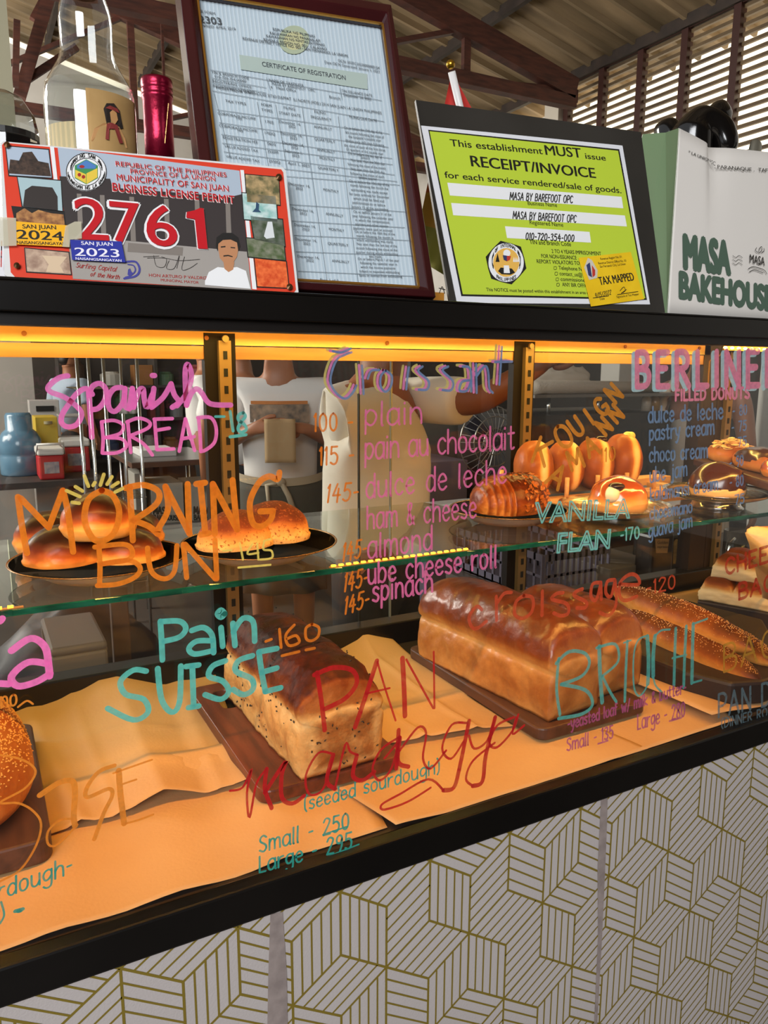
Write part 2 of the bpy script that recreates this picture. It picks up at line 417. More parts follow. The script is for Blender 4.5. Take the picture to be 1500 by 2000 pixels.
bl.build('bulb_glow_dots', mat('amber LED chip', 'ffb030', 0.4, emit='ffa020', estr=16.0), lo_)
# separate bright run of LED tape at the right, bulbs in view
dots = MB(); pA = at_y(1417, 679, 0.40); pB = at_y(1620, 688, 0.40)
for k in range(18):
    c = pA + (pB - pA) * k / 17; dots.ell(c, (0.006, 0.003, 0.003), 8, 5)
tp = MB().beam(pA + np.array([0, 0.004, 0]), pB + np.array([0, 0.004, 0]), 0.002, 0.010)
tpo = tp.build('led_glow_strip', mat('amber LED tape bright', 'ffb030', 0.4, emit='ffb432', estr=1.6), case)
dots.build('bulb_glow_dots', mat('amber LED bulb', 'ffd060', 0.4, emit='ffe070', estr=14.0), tpo)
wr = MB(); wr.tube([at_y(1417, 678, 0.4), at_y(1405, 695, 0.4), at_y(1393, 697, 0.4), at_y(1386, 706, 0.4), at_y(1384, 730, 0.4), at_y(1383, 756, 0.4)], 0.0014, 6)
wr.build('wire', mat('amber wire', 'b08a50', 0.5), tpo)
# slotted shelf standards and the dark stiles beside them
for k, (px0, py0, px1, py1, wL, wR) in enumerate(((436, 691, 453, 1180, 22, 12), (1028, 700, 1013, 1126, 24, 8), (1423, 720, 1392, 1066, 30, 6))):
    xc = at_y(px0, py0, 0.60)[0]
    so = MB().box(xc - 0.011, xc + 0.011, 0.588, 0.599, 0.935, 1.502).build('shelf_standard', m_alu, case)
    s2 = MB(); z = 0.96
    while z < 1.49:
        s2.box(xc - 0.0035, xc + 0.0035, 0.5868, 0.5885, z, z + 0.014); z += 0.030
    s2.build('slots', mat('slot shadow gap', '0a0806', 0.9), so)
    s3 = MB().tube([(xc, 0.588, 1.505), (xc, 0.582, 1.505)], 0.006, 12); s3.build('screw', m_alu, so)
    MB().box(xc - 0.034, xc + 0.022, 0.599, 0.618, 0.935, 1.515).build('stile', m_brown if k < 2 else mat('warm dark stile', '2a1d15', 0.4), case)
MB().box(at_y(1368, 800, 0.60)[0], at_y(1418, 800, 0.60)[0], 0.600, 0.64, 0.935, 1.520).build('stile', mat('warm dark stile', '3a2a1e', 0.4), case)
# sliding glass doors at the back
g_door = glass('back door pane', (0.93, 0.94, 0.93), 1.40, 0.0, 0.8)
xa = at_y(436, 691, 0.6)[0]; xb = at_y(707, 900, 0.62)[0]; xc = at_y(765, 900, 0.62)[0]; xd = at_y(1028, 700, 0.6)[0]
for x0, x1, yy in ((XL, xa, 0.622), (xa, xc, 0.622), (xb, xd, 0.632), (xd, 1.80, 0.622), (1.80, XR, 0.622)):
    d_ = MB().box(x0 + 0.002, x1 - 0.002, yy, yy + 0.005, 0.925, 1.50).build('sliding_door', g_door, case)
    if yy > 0.63 or x0 == xa:
        xe = x0 if yy > 0.63 else x1
        MB().box(xe - 0.0012, xe + 0.0012, yy - 0.001, yy + 0.006, 0.926, 1.50).build('glass_edge', mat('dark glass edge', '2c2a20', 0.2) if yy > 0.63 else mat('pale glass edge', '6e6a58', 0.3), d_)

# wallpaper lines: rhombi between neighbouring stars of a hexagonal lattice, striped along one side
DX, AZ = 0.1270, 0.0865
wp = MB(); YW = 0.0036
_seen = set()
def line(p, q, w):
    p = np.array(p); q = np.array(q); key = tuple(sorted((tuple(np.round(p, 4)), tuple(np.round(q, 4)))))
    if key in _seen: return
    _seen.add(key); yw = YW - (len(_seen) % 9) * 1.2e-5
    if max(p[1], q[1]) > 0.842:
        if min(p[1], q[1]) >= 0.842: return
        hi, lo = (p, q) if p[1] > q[1] else (q, p)
        hi = lo + (hi - lo) * (0.842 - lo[1]) / (hi[1] - lo[1]); p, q = lo, hi
    d = q - p; l = np.linalg.norm(d)
    if l < 1e-4: return
    d /= l; nn = np.array([-d[1], d[0]]) * w / 2
    wp.add([(p[0] - nn[0], yw, p[1] - nn[1]), (q[0] - nn[0], yw, q[1] - nn[1]), (q[0] + nn[0], yw, q[1] + nn[1]), (p[0] + nn[0], yw, p[1] + nn[1])], [(0, 1, 2, 3)])
def rhomb(p, e1, e2, along, w=0.0031):
    p, e1, e2 = map(np.array, (p, e1, e2))
    line(p, p + e1, w); line(p + e2, p + e1 + e2, w); line(p, p + e2, w); line(p + e1, p + e1 + e2, w)
    for k in range(1, 5):
        if along == 1: line(p + e2 * k / 5, p + e2 * k / 5 + e1, 0.0024)
        else: line(p + e1 * k / 5, p + e1 * k / 5 + e2, 0.0024)
VD = (0.0, -AZ); DR = (DX / 2, -AZ / 2); UR = (DX / 2, AZ / 2)
SEQ = [('ddvv', 'uvvu', 'uuud'), ('vddv', 'uuvv', 'duuu'), ('dddv', 'uvvv', 'uuud')]
for row in range(-1, 6):
    sa, sb, sc2 = SEQ[row % 3] if row >= 0 else SEQ[2]
    for k in range(-6, 20):
        sx = 0.0880 + DX * k + (DX / 2 if row % 2 else 0); sz = 1.45 - 0.6165 - 1.5 * AZ * row
        if sx < XL or sx > XR - 0.08: continue
        q = k % 4
        rhomb((sx, sz), DR, VD, 1 if sa[q] == 'd' else 2)                                   # to lower-right star
        rhomb((sx - DX / 2, sz - AZ / 2 - AZ), (DX / 2, AZ / 2), (0, AZ), 1 if sb[q] == 'u' else 2)  # to lower-left star
        rhomb((sx, sz), UR, DR, 1 if sc2[q] == 'u' else 2)                                  # to the star on the right
wo = wp.build('wallpaper_lines', mat('gold print', '7d6a26', 0.45), base)
wo['kind'] = 'stuff'
MB().add([(XL, 0.0034, 0.8395), (XR, 0.0034, 0.8395), (XR, -0.006, 0.8466), (XL, -0.006, 0.8466)], [(0, 1, 2, 3)]).build('turned_edge', mat('lit cream paper edge', 'd8c4a0', 0.6), base, solid=0.0003)  # cream tone carries the light that the folded edge catches
for pts in (((528, 1786), (552, 1781), (556, 1840), (560, 1900), (562, 2010), (522, 2010), (524, 1900)), ((1174, 1556), (1187, 1553), (1186, 1600), (1182, 1700), (1176, 1830), (1166, 2010), (1160, 2010), (1168, 1830), (1167, 1700), (1172, 1600))):
    P = [at_y(px, py, 0.0030) for px, py in pts]; P = [(p[0], 0.0030, min(p[2], 0.845)) for p in P]
    sm_ = MB(); sm_.add([(p[0], 0.0030, p[2]) for p in P], [tuple(range(len(P)))])
    sm_.build('torn_seam', mat('bare board seam', '9a8c86', 0.7, col2='857873', nscale=60), base)
# ------------------------------------------------------------------ writing: stroke letters and printed text laid on a plane
GL = {
 'a': (3, '3,3.2 2.2,4 1,3.9 .1,2.8 .1,1 .9,0 2,.2 3,1.4;3,4 3,.4 3.3,0'), 'b': (3, '.1,6 .1,0;.1,2.6 1,3.8 2.2,3.8 3,2.4 2.6,.6 1.6,0 .1,.6'),
 'c': (2.7, '2.7,3.2 1.8,4 .6,3.4 .1,2 .6,.5 1.7,0 2.7,.7'), 'd': (3, '3,6 3,0;3,2.9 2,3.9 .8,3.6 .1,2 .6,.4 1.8,0 3,1.2'),
 'e': (2.8, '.2,2 2.7,2.3 2.3,3.6 1.4,4 .4,3.2 .1,1.7 .7,.3 1.8,0 2.8,.7'), 'f': (2.2, '2.3,5.6 1.5,6 .9,5.2 .8,0;0,3.6 2,3.8'),
 'g': (3, '3,3.4 2,4 .7,3.6 .1,2.2 .7,.7 1.9,.7 3,2;3,4 3,-.8 2.2,-2 1,-2 .2,-1.4'), 'h': (3, '.1,6 .1,0;.1,2.5 1.2,3.8 2.4,3.7 2.9,2.6 3,0'),
 'i': (0.6, '.3,3.9 .3,0;.3,5.2 .35,5.4'), 'j': (1.6, '1.4,3.9 1.4,-.9 .8,-1.9 .1,-1.6;1.4,5.2 1.45,5.4'), 'k': (2.8, '.1,6 .1,0;2.5,3.8 .2,1.8 2.7,0'),
 'l': (0.6, '.3,6 .2,.4 .5,0'), 'm': (4.6, '.1,4 .1,0;.1,2.6 1,3.9 2,3.7 2.3,2.6 2.3,0;2.3,2.6 3.2,3.9 4.2,3.7 4.5,2.4 4.6,0'),
 'n': (3, '.1,4 .1,0;.1,2.5 1.2,3.9 2.4,3.7 2.9,2.5 3,0'), 'o': (3, '1.5,4 .4,3.4 .1,2 .5,.5 1.5,0 2.6,.6 3,2 2.6,3.5 1.5,4'),
 'p': (3, '.2,4 .1,-2;.1,2.8 1.1,3.9 2.3,3.7 3,2.4 2.5,.8 1.4,.1 .2,.9'), 'q': (3, '3,3.2 2,4 .7,3.5 .1,2 .8,.4 2,.5 3,1.6;3,4 3,-2'),
 'r': (2.2, '.1,4 .2,0;.2,2.4 1,3.7 2.2,3.9'), 's': (2.4, '2.4,3.4 1.4,4 .4,3.5 .5,2.5 1.9,1.8 2.4,.9 1.6,0 .1,.5'), 't': (2.2, '1,5.6 1,.6 1.5,0 2.1,.3;0,3.9 2.1,4'),
 'u': (3, '.1,4 .2,1 1,0 2.1,.2 2.9,1.4;2.9,4 3,0'), 'v': (2.8, '0,4 1.4,0;1.4,0 2.8,4'), 'w': (4.2, '0,4 1,0;1,0 2.1,3;2.1,3 3.2,0;3.2,0 4.2,4'),
 'x': (2.6, '0,4 2.6,0;2.6,4 0,0'), 'y': (3, '0,4 .6,1.6 1.7,1;3,4 2,0 1,-2 .2,-1.8'), 'z': (2.6, '0,4 2.6,4;2.6,4 0,0;0,0 2.6,0'),
 'A': (3.8, '0,0 1.9,6;1.9,6 3.8,0;.7,2.2 3.2,2.3'), 'B': (3.2, '.1,6 .1,0;.1,6 2,6 2.8,5 2.4,3.6 .2,3.1;.2,3.1 2.6,2.9 3.2,1.6 2.4,.2 .1,0'),
 'C': (3.2, '3.2,5 2,6 .7,5.3 .1,3 .7,.8 2,0 3.2,.9'), 'D': (3.4, '.1,6 .1,0;.1,6 2,5.9 3.2,4.6 3.4,2.8 2.8,1 1.6,.1 .1,0'),
 'E': (2.8, '.1,6 .1,0;.1,6 2.7,6;.1,3.2 2.2,3.2;.1,0 2.8,0'), 'F': (2.6, '.1,6 .1,0;.1,6 2.6,6;.1,3.2 2.1,3.2'),
 'G': (3.5, '3.2,5.2 2,6 .7,5.3 .1,3 .7,.7 2,0 3.3,1 3.4,2.7;2.1,2.7 3.5,2.7'), 'H': (3.2, '.1,6 .1,0;3.1,6 3.1,0;.1,3.1 3.1,3.1'), 'I': (0.6, '.3,6 .3,0'),
 'J': (2.6, '2.4,6 2.4,1.4 1.4,0 .2,1'), 'K': (3.2, '.1,6 .1,0;3,6 .2,2.8;.8,3.4 3.2,0'), 'L': (2.6, '.1,6 .1,0;.1,0 2.6,0'),
 'M': (4.4, '.1,0 .3,6;.3,6 2.2,1.6;2.2,1.6 4.1,6;4.1,6 4.3,0'), 'N': (3.4, '.1,0 .1,6;.1,6 3.3,0;3.3,0 3.3,6'), 'O': (3.8, '1.9,6 .6,5.2 .1,3 .6,.8 1.9,0 3.2,.8 3.7,3 3.2,5.2 1.9,6'),
 'P': (3, '.1,6 .1,0;.1,6 2,6 3,4.9 2.6,3.3 1.6,2.8 .1,2.8'), 'Q': (3.8, '1.9,6 .6,5.2 .1,3 .6,.8 1.9,0 3.2,.8 3.7,3 3.2,5.2 1.9,6;2.4,1.4 3.8,-.4'),
 'R': (3.2, '.1,6 .1,0;.1,6 2,6 2.9,4.9 2.4,3.4 .2,3;1.2,3 3.2,0'), 'S': (3, '2.9,5.2 1.7,6 .5,5.3 .5,3.9 2.4,2.6 2.9,1.2 1.8,0 .1,.7'), 'T': (3.2, '0,6 3.2,6;1.6,6 1.6,0'),
 'U': (3.2, '.1,6 .2,1.6 1,.1 2.2,.1 3,1.6 3.1,6'), 'V': (3.6, '0,6 1.8,0;1.8,0 3.6,6'), 'W': (5, '0,6 1.2,0;1.2,0 2.5,5;2.5,5 3.8,0;3.8,0 5,6'), 'X': (3.2, '0,6 3.2,0;3.2,6 0,0'),
 'Y': (3.4, '0,6 1.7,3;3.4,6 1.7,3;1.7,3 1.7,0'), 'Z': (3, '0,6 3,6;3,6 0,0;0,0 3,0'),
 '0': (2.8, '1.4,6 .4,5 .1,3 .4,1 1.4,0 2.4,1 2.7,3 2.4,5 1.4,6'), '1': (0.8, '0,4.9 .6,6;.6,6 .5,0'), '2': (2.8, '.2,4.8 1,6 2.3,5.7 2.6,4.4 .1,0;.1,0 2.8,0'),
 '3': (2.6, '.2,5.4 1.4,6 2.4,5 1.2,3.3 2.6,1.8 1.6,0 .1,.7'), '4': (3, '1.5,6 .2,2.2;.2,2.2 3,2.2;2.1,4.4 2.1,-.2'), '5': (2.8, '2.6,6 .5,6;.5,6 .3,3.5;.3,3.5 1.6,3.9 2.7,2.6 2.3,.6 1.2,0 .1,.6'),
 '6': (2.8, '2.2,5.9 .8,4.6 .1,2 .8,.2 2,.1 2.7,1.5 2,2.9 .5,2.2'), '7': (2.6, '0,6 2.6,6;2.6,6 1,0'), '8': (2.8, '1.4,3.2 .3,4.4 .8,5.8 2,5.8 2.4,4.6 1.4,3.2 .2,1.6 .7,.1 2.1,.1 2.7,1.4 1.4,3.2'),
 '9': (2.7, '2.5,4.4 1.6,3 .4,3.6 .4,5.2 1.5,6 2.5,5 2.4,2 1.6,0'), '-': (1.8, '.2,2.6 1.6,2.7'), '/': (2, '0,-.4 2,6'), '&': (3, '3,0 .6,4.2 1,5.6 2,5 .2,1.6 .9,0 2,.3 3,2'),
 '(': (1.2, '1.1,6.4 .2,4.6 .2,1 1,-.6'), ')': (1.2, '.1,6.4 1,4.6 1,1 .2,-.6'), '.': (.6, '.3,.1 .35,.2'), ',': (.6, '.4,.3 .1,-.7'), ' ': (2, ''), '_': (2.4, '0,-.4 2.4,-.4'), '+': (2.4, '1.2,1.4 1.2,4.2;0,2.8 2.4,2.8'),
}
def parse(s): return [[tuple(float(q) for q in p.split(',')) for p in st.split()] for st in s.split(';') if st.strip()]
def smooth_path(P, k=5):
    P = [np.array(p, float) for p in P]
    if len(P) < 3: return P
    out = []
    for i in range(len(P) - 1):
        p0, p1, p2, p3 = P[max(i - 1, 0)], P[i], P[i + 1], P[min(i + 2, len(P) - 1)]
        for j in range(k):
            t = j / k; out.append(0.5 * ((2 * p1) + (p2 - p0) * t + (2 * p0 - 5 * p1 + 4 * p2 - p3) * t * t + (3 * p1 - p0 - 3 * p2 + p3) * t ** 3))
    out.append(P[-1]); return out
class Plane:
    """a flat face in the place: a point, the normal towards the viewer, and pixel look-up on it"""
    def __init__(s, P, yaw=0.0, tilt=0.0):
        s.P = np.array(P, float); s.u = np.array([math.cos(yaw), math.sin(yaw), 0]); nn = np.array([-math.sin(yaw), math.cos(yaw), 0])
        s.up = nn * math.sin(tilt) + np.array([0, 0, math.cos(tilt)]); s.n = np.cross(s.u, s.up)
        if s.n @ (CAM - s.P) < 0: s.n = -s.n
    def at(s, px, py, lvl=0.0):
        p = at_p(px, py, s.P, s.n); return p + s.n * lvl
    def uv(s, px, py): q = at_p(px, py, s.P, s.n) - s.P; return np.array([q @ s.u, q @ s.up])
    def pt(s, uv, lvl=0.0): return s.P + s.u * uv[0] + s.up * uv[1] + s.n * lvl
GLASSP = Plane((0, 0, 1.2))
_lv = [0]
def ribbon(mb, pl, pts, w, lvl):
    """flat stroke with round ends along plane points (u,v)"""
    P = [np.array(p) for p in pts]; Q = [P[0]]
    for p in P[1:]:
        if np.linalg.norm(p - Q[-1]) > w * 0.12: Q.append(p)
    if len(Q) == 1: Q.append(Q[0] + np.array([w * 0.1, 0]))
    L = []; R = []
    for i, p in enumerate(Q):
        a = Q[max(i - 1, 0)]; c = Q[min(i + 1, len(Q) - 1)]; d = c - a; d = d / (np.linalg.norm(d) + 1e-12); nn = np.array([-d[1], d[0]]) * w / 2
        L.append(p + nn); R.append(p - nn)
    d0 = Q[0] - Q[1]; a0 = math.atan2(d0[1], d0[0]); d1 = Q[-1] - Q[-2]; a1 = math.atan2(d1[1], d1[0])
    c0 = [Q[0] + w / 2 * np.array([math.cos(a0 + t), math.sin(a0 + t)]) for t in (-0.9, -0.3, 0.3, 0.9)]
    c1 = [Q[-1] + w / 2 * np.array([math.cos(a1 + t), math.sin(a1 + t)]) for t in (0.9, 0.3, -0.3, -0.9)]
    vs = []; n = len(Q)
    for l, r in zip(L, R): vs += [l, r]
    fs = [(2 * i, 2 * i + 1, 2 * i + 3, 2 * i + 2) for i in range(n - 1)]
    b0 = len(vs); vs += c0; fs.append((0, *[b0 + k for k in range(3, -1, -1)][::-1], 1))
    b1 = len(vs); vs += c1; fs.append((2 * n - 2, *[b1 + k for k in range(4)], 2 * n - 1))
    mb.add([pl.pt(v, lvl) for v in vs], fs)
def scale_at(pl, px, py):
    return np.linalg.norm(pl.uv(px + 1, py) - pl.uv(px, py + 0)) * 0.5 + np.linalg.norm(pl.uv(px, py + 1) - pl.uv(px, py)) * 0.5
def trace(mb, pl, strokes, w, ox=0, oy=0, sc=1.0, lvl=0.0012, smooth=True, shift=(0, 0)):
    """strokes traced as pixel polylines: x = ox + sc*x"""
    for st in (parse(strokes) if isinstance(strokes, str) else strokes):
        P = [(ox + sc * x + shift[0], oy + sc * y + shift[1]) for x, y in st]
        _lv[0] = (_lv[0] + 1) % 40
        ws = w * scale_at(pl, *P[len(P) // 2])
        P = smooth_path(P) if smooth else [np.array(p) for p in P]
        ribbon(mb, pl, [pl.uv(*p) for p in P], ws, lvl + _lv[0] * 4e-6)
def stext(mb, pl, s, x0, y0, x1, y1, h, w, lvl=0.0012, slant=0.0, gap=1.2, outline=0.0, shift=(0, 0), fit=True):
    """stroke-lettered text from baseline pixel (x0,y0) to (x1,y1), capital height h px, stroke w px"""
    adv = [GL.get(c, GL['o'])[0] + gap for c in s]; tot = sum(adv) - gap
    ux, uy = x1 - x0, y1 - y0; l = math.hypot(ux, uy); ux /= l; uy /= l
    sx = l / tot; sy = h / 6.0; x = 0.0
    for c, a in zip(s, adv):
        for st in parse(GL.get(c, GL['o'])[1]):
            P = []
            for gx, gy in (smooth_path(st, 4) if len(st) > 2 else st):
                d = (x + gx) * sx + slant * gy * sy
                P.append((x0 + ux * d + shift[0], y0 + uy * d - gy * sy + shift[1]))
            if outline:
                Q = [np.array(p) for p in P]; A = []; B_ = []
                for i, p in enumerate(Q):
                    d = Q[min(i + 1, len(Q) - 1)] - Q[max(i - 1, 0)]; d /= (np.linalg.norm(d) + 1e-9); nn = np.array([-d[1], d[0]]) * outline
                    A.append(tuple(p + nn)); B_.append(tuple(p - nn))
                trace(mb, pl, [A + B_[::-1] + [A[0]]], w, smooth=False, lvl=lvl)
            else: trace(mb, pl, [P], w, smooth=False, lvl=lvl)
        x += a
_TX = {}
def text_geo(s, bold=0.0):
    k = (s, bold)
    if k in _TX: return _TX[k]
    cu = bpy.data.curves.new('txt', 'FONT'); cu.body = s; cu.size = 1.0; cu.resolution_u = 4; cu.offset = bold; cu.fill_mode = 'FRONT'
    o = bpy.data.objects.new('txt', cu); COL.objects.link(o); bpy.context.view_layer.update()
    me = bpy.data.meshes.new_from_object(o.evaluated_get(bpy.context.evaluated_depsgraph_get()))
    V = np.array([v.co[:2] for v in me.vertices]) if len(me.vertices) else np.zeros((1, 2)); Fc = [tuple(p.vertices) for p in me.polygons]
    bpy.data.objects.remove(o); bpy.data.curves.remove(cu); bpy.data.meshes.remove(me)
    V[:, 0] -= V[:, 0].min(); _TX[k] = (V, Fc, V[:, 0].max() + 1e-6); return _TX[k]
def ptext(mb, pl, s, x0, y0, x1, y1, h, bold=0.0, lvl=0.0006, outline=0):
    """printed text: baseline pixel (x0,y0)-(x1,y1), capital height h px; bold thickens by overprinting"""
    V, Fc, W = text_geo(s, 0.0)
    p0 = pl.uv(x0, y0); p1 = pl.uv(x1, y1); ux = (p1 - p0) / W
    q = pl.uv(x0, y0 - h); up = q - p0; d = ux / np.linalg.norm(ux); perp = np.array([-d[1], d[0]]); H = up @ perp; up = perp * H / 0.70
    if outline:                                   # hollow letters: a thin line round each letter edge
        cnt = {}
        for f in Fc:
            for a, b in zip(f, f[1:] + f[:1]): k = (min(a, b), max(a, b)); cnt[k] = cnt.get(k, 0) + 1
        for i, ((a, b), c) in enumerate(cnt.items()):
            if c == 1: ribbon(mb, pl, [p0 + ux * V[a][0] + up * V[a][1], p0 + ux * V[b][0] + up * V[b][1]], outline * scale_at(pl, x0, y0), lvl + (i % 30) * 4e-6)
        return
    sh = [(0, 0)] if bold < 0.003 else [(-1, 0), (0, 0), (1, 0)] if bold < 0.03 else [(math.cos(t), math.sin(t)) for t in np.linspace(0, 2 * PI, 9)[:-1]] + [(0, 0)]
    for i, (a, b) in enumerate(sh):
        o = p0 + (d * a + perp * b) * bold * H * 1.3
        mb.add([pl.pt(o + ux * v[0] + up * v[1], lvl + i * 8e-6) for v in V], Fc)
def ppoly(mb, pl, pts, lvl=0.0004, mi=0): return mb.add([pl.at(x, y, lvl) for x, y in pts], [tuple(range(len(pts)))], mi)
def pellipse(mb, pl, cx, cy, rx, ry, lvl=0.0005, n=28): return ppoly(mb, pl, [(cx + rx * math.cos(2 * PI * k / n), cy + ry * math.sin(2 * PI * k / n)) for k in range(n)], lvl)

# ------------------------------------------------------------------ hand-painted words on the front glass
def word(label, pname, col, fns, cover=0.95, wear=0.2):
    mb = MB()
    for fn in fns: fn(mb)
    o = mb.build('painted_lettering', paint(pname, col, cover, wear), front)
    o['label'] = label
    return o
T = lambda st, w, ox=0, oy=0, sc=1.0, sh=(0, 0), lv=0.0012: (lambda mb: trace(mb, GLASSP, st, w, ox, oy, sc, lv, True, sh))
S = lambda s, x0, y0, x1, y1, h, w, **k: (lambda mb: stext(mb, GLASSP, s, x0, y0, x1, y1, h, w, **k))
word('pink hand-painted Spanish BREAD', 'paint pink', 'fa80cc', [
  T('440,180 380,195 315,250 330,285 420,320 500,380 530,430 500,495 440,512 400,485 405,430 450,360 500,295 560,262 600,300;575,280 585,400 597,580;578,310 600,250 650,230 688,270 680,340 640,390 600,400;790,255 740,265 705,320 710,390 750,410 800,350 812,262;812,262 810,370 840,395;840,395 860,262;860,262 868,385;868,385 900,282 930,265 937,330 955,385 990,300;1000,262 985,375;985,385 1060,320 1112,232;1112,232 1132,300 1162,350 1120,385;1150,375 1215,290 1245,180 1222,106 1205,140 1205,250 1213,372;1213,372 1240,300 1275,265 1310,290 1350,350 1400,368 1500,370;990,178 1005,178', 10.5, 0, 680, .3),
  T('660,480 670,590 665,680;660,480 740,470 800,500 780,555 680,582;680,582 790,590 820,640 760,680 665,682;830,480 840,590 850,678;825,480 900,455 970,480 960,520 845,570;845,570 930,620 990,695;1005,465 1012,560 1020,660;1020,660 1130,655;1002,462 1120,458;1010,535 1100,520;1165,670 1205,460;1205,460 1265,665;1180,590 1262,575;1290,460 1300,560 1305,670;1285,452 1370,452 1405,520 1395,610 1340,660 1305,672', 7, 0, 680, .3)])
word('pink hand-painted letters ending in a at the left edge', 'paint pink', 'fa80cc', [
  T('45,340 120,292 175,325 190,400 193,440;190,392 110,385 45,440 70,478 140,462 195,430;0,468 35,470;0,225 8,215', 14, 0, 1100, .5)])
word('teal price 18 beside the pink Spanish BREAD', 'paint teal', '62c4bc', [T('80,530 92,610 105,692;190,540 152,558 150,600 200,640 215,680 172,704 146,672 170,620 208,572 190,540;80,742 213,724', 6.2, 430, 680, .2333), T('1400,445 1458,445', 5, 0, 680, .3)])
word('orange MORNING BUN in tall capitals', 'paint orange', 'f0882a', [
  T('70,740 85,850 105,960;80,745 190,860;190,860 245,715;245,715 265,800 285,955;397,715 345,750 330,830 360,900 400,912 445,880 465,800 440,735 397,715;505,700 512,800 518,910;490,706 560,694 618,720 608,770 520,832;520,832 580,855 615,885;645,700 655,790 615,870 618,885;645,700 740,885;732,690 738,880;765,690 800,685;782,690 800,875;785,888 815,882;830,690 838,885;830,690 925,868;907,675 925,868;1090,645 1082,672 1050,660 1010,685 975,760 985,840 1020,855 1055,830 1065,795;1065,795 1015,797', 12, 0, 600, .5, lv=0.0012),
  T('385,930 390,1010 388,1082;370,936 480,925 515,948 500,985 395,1002;395,1002 500,988 546,1015 528,1052 460,1080 380,1086;575,940 590,1030 640,1060 680,1030 690,930;715,925 728,1055;722,925 840,1060;838,908 846,1060', 10, 0, 600, .5)])
word('pale yellow price 145 and sun rays round MORNING BUN', 'paint pale yellow', 'ecd86e', [
  T('870,950 902,948;935,920 948,985;985,922 965,962 1008,958;1003,922 1008,985;1055,905 1030,912;1030,912 1028,945 1058,950 1060,978 1015,985;930,1016 1055,1005', 4.2, 0, 600, .5),
  T('705,125 738,212;778,205 793,180;838,203 868,112;895,195 935,132;936,214 988,180;962,260 1024,230;630,215 690,252;555,248 668,298;602,345 662,354', 7, 0, 900, .2333)], cover=0.9)
CRO = '240,262 205,275 150,310 116,420 142,490 200,533 245,500 268,455;130,255 180,262 235,240;300,340 306,420 310,505;335,415 355,370 402,365;440,368 412,400 410,460 438,492 470,460 475,400 440,368;575,350 565,420 560,478;655,345 630,372 690,430 682,478 632,480;805,345 772,368 832,430 822,482 772,482;930,425 885,435 872,485 915,485 938,430;890,345 935,360 940,490;968,330 972,498;972,400 1020,342 1040,380 1046,470 1066,498;1120,230 1113,340 1105,450;1080,318 1180,315'
word('Croissant in yellow, pink and blue outlines', 'paint khaki yellow', 'ccbe72', [T(CRO, 5, 600, 600, 1 / 3, (-5.5, -2), 0.0011)])
word('Croissant in pink, middle line of the triple lettering', 'paint dusty pink', 'de86ba', [T(CRO, 5, 600, 600, 1 / 3, (0, 0), 0.0013)])
word('Croissant in grey blue, inner line of the triple lettering', 'paint grey blue', '7890b8', [T(CRO, 4.5, 600, 600, 1 / 3, (5.5, 1), 0.0015)])
word('rose pink list of croissant fillings', 'paint rose', 'e274aa', [
  S('plain', 712, 832, 822, 826, 46, 4), S('pain au chocolait', 712, 897, 1003, 876, 46, 4, gap=.9), S('dulce de leche', 714, 973, 987, 942, 46, 4),
  S('ham & cheese', 716, 1033, 928, 1010, 44, 3.8), S('almond', 718, 1090, 842, 1072, 46, 4), S('ube cheese roll', 718, 1140, 968, 1107, 42, 4.4), S('spinach', 727, 1175, 843, 1155, 42, 4.6)], cover=0.88)
word('orange column of croissant prices 100 to 145', 'paint burnt orange', 'e07e2a', [
  S('100 -', 613, 842, 688, 840, 34, 4), S('115 -', 624, 908, 690, 904, 34, 4), S('145-', 637, 981, 697, 976, 34, 4, slant=.12), S('145-', 668, 1096, 713, 1086, 34, 4, slant=.12), S('145-', 671, 1155, 715, 1143, 34, 4, slant=.12), S('145-', 672, 1199, 718, 1184, 32, 4, slant=.12)])
def rot_letters(items, w):
    def fn(mb):
        for c, cx, cy, sz, ang in items:
            gw = GL[c][0]; ca, sa = math.cos(math.radians(ang)), math.sin(math.radians(ang))
            for st in parse(GL[c][1]):
                P = []
                for gx, gy in (smooth_path(st, 4) if len(st) > 2 else st):
                    dx = (gx - gw / 2) * sz / 6; dy = -(gy - 3) * sz / 6
                    P.append((cx + dx * ca + dy * sa, cy - dx * sa + dy * ca))
                trace(mb, GLASSP, [P], w, smooth=False)
    return fn
word('ochre KOUIGN AMANN curving upward with price 110', 'paint ochre', 'd08a36', [
  rot_letters([('K', 1058, 882, 50, -20), ('O', 1099, 852, 44, 30), ('U', 1124, 833, 36, 35), ('I', 1149, 814, 32, 35), ('G', 1173, 794, 34, 38), ('N', 1197, 768, 34, 42),
               ('A', 1087, 930, 44, -30), ('M', 1122, 897, 36, 20), ('A', 1153, 872, 36, 25), ('N', 1178, 832, 32, 42), ('N', 1200, 808, 32, 42)], 7),
  S('110', 1172, 903, 1200, 898, 26, 3)])
word('pale blue shadow edge of the BERLINER heading', 'paint pale blue', 'b8d4d8', [S('BERLINER', 1239, 757, 1517, 754, 66, 11, gap=2.1, shift=(-3, 2), lvl=0.0010)])
word('pink BERLINER heading', 'paint salmon pink', 'ee92aa', [S('BERLINER', 1242, 755, 1520, 752, 66, 10.5, gap=2.1, lvl=0.0013)])
word('small pink FILLED DONUTS under the BERLINER heading', 'paint salmon pink', 'ee92aa', [S('FILLED DONUTS', 1318, 782, 1462, 777, 20, 4.4, gap=1.4)])
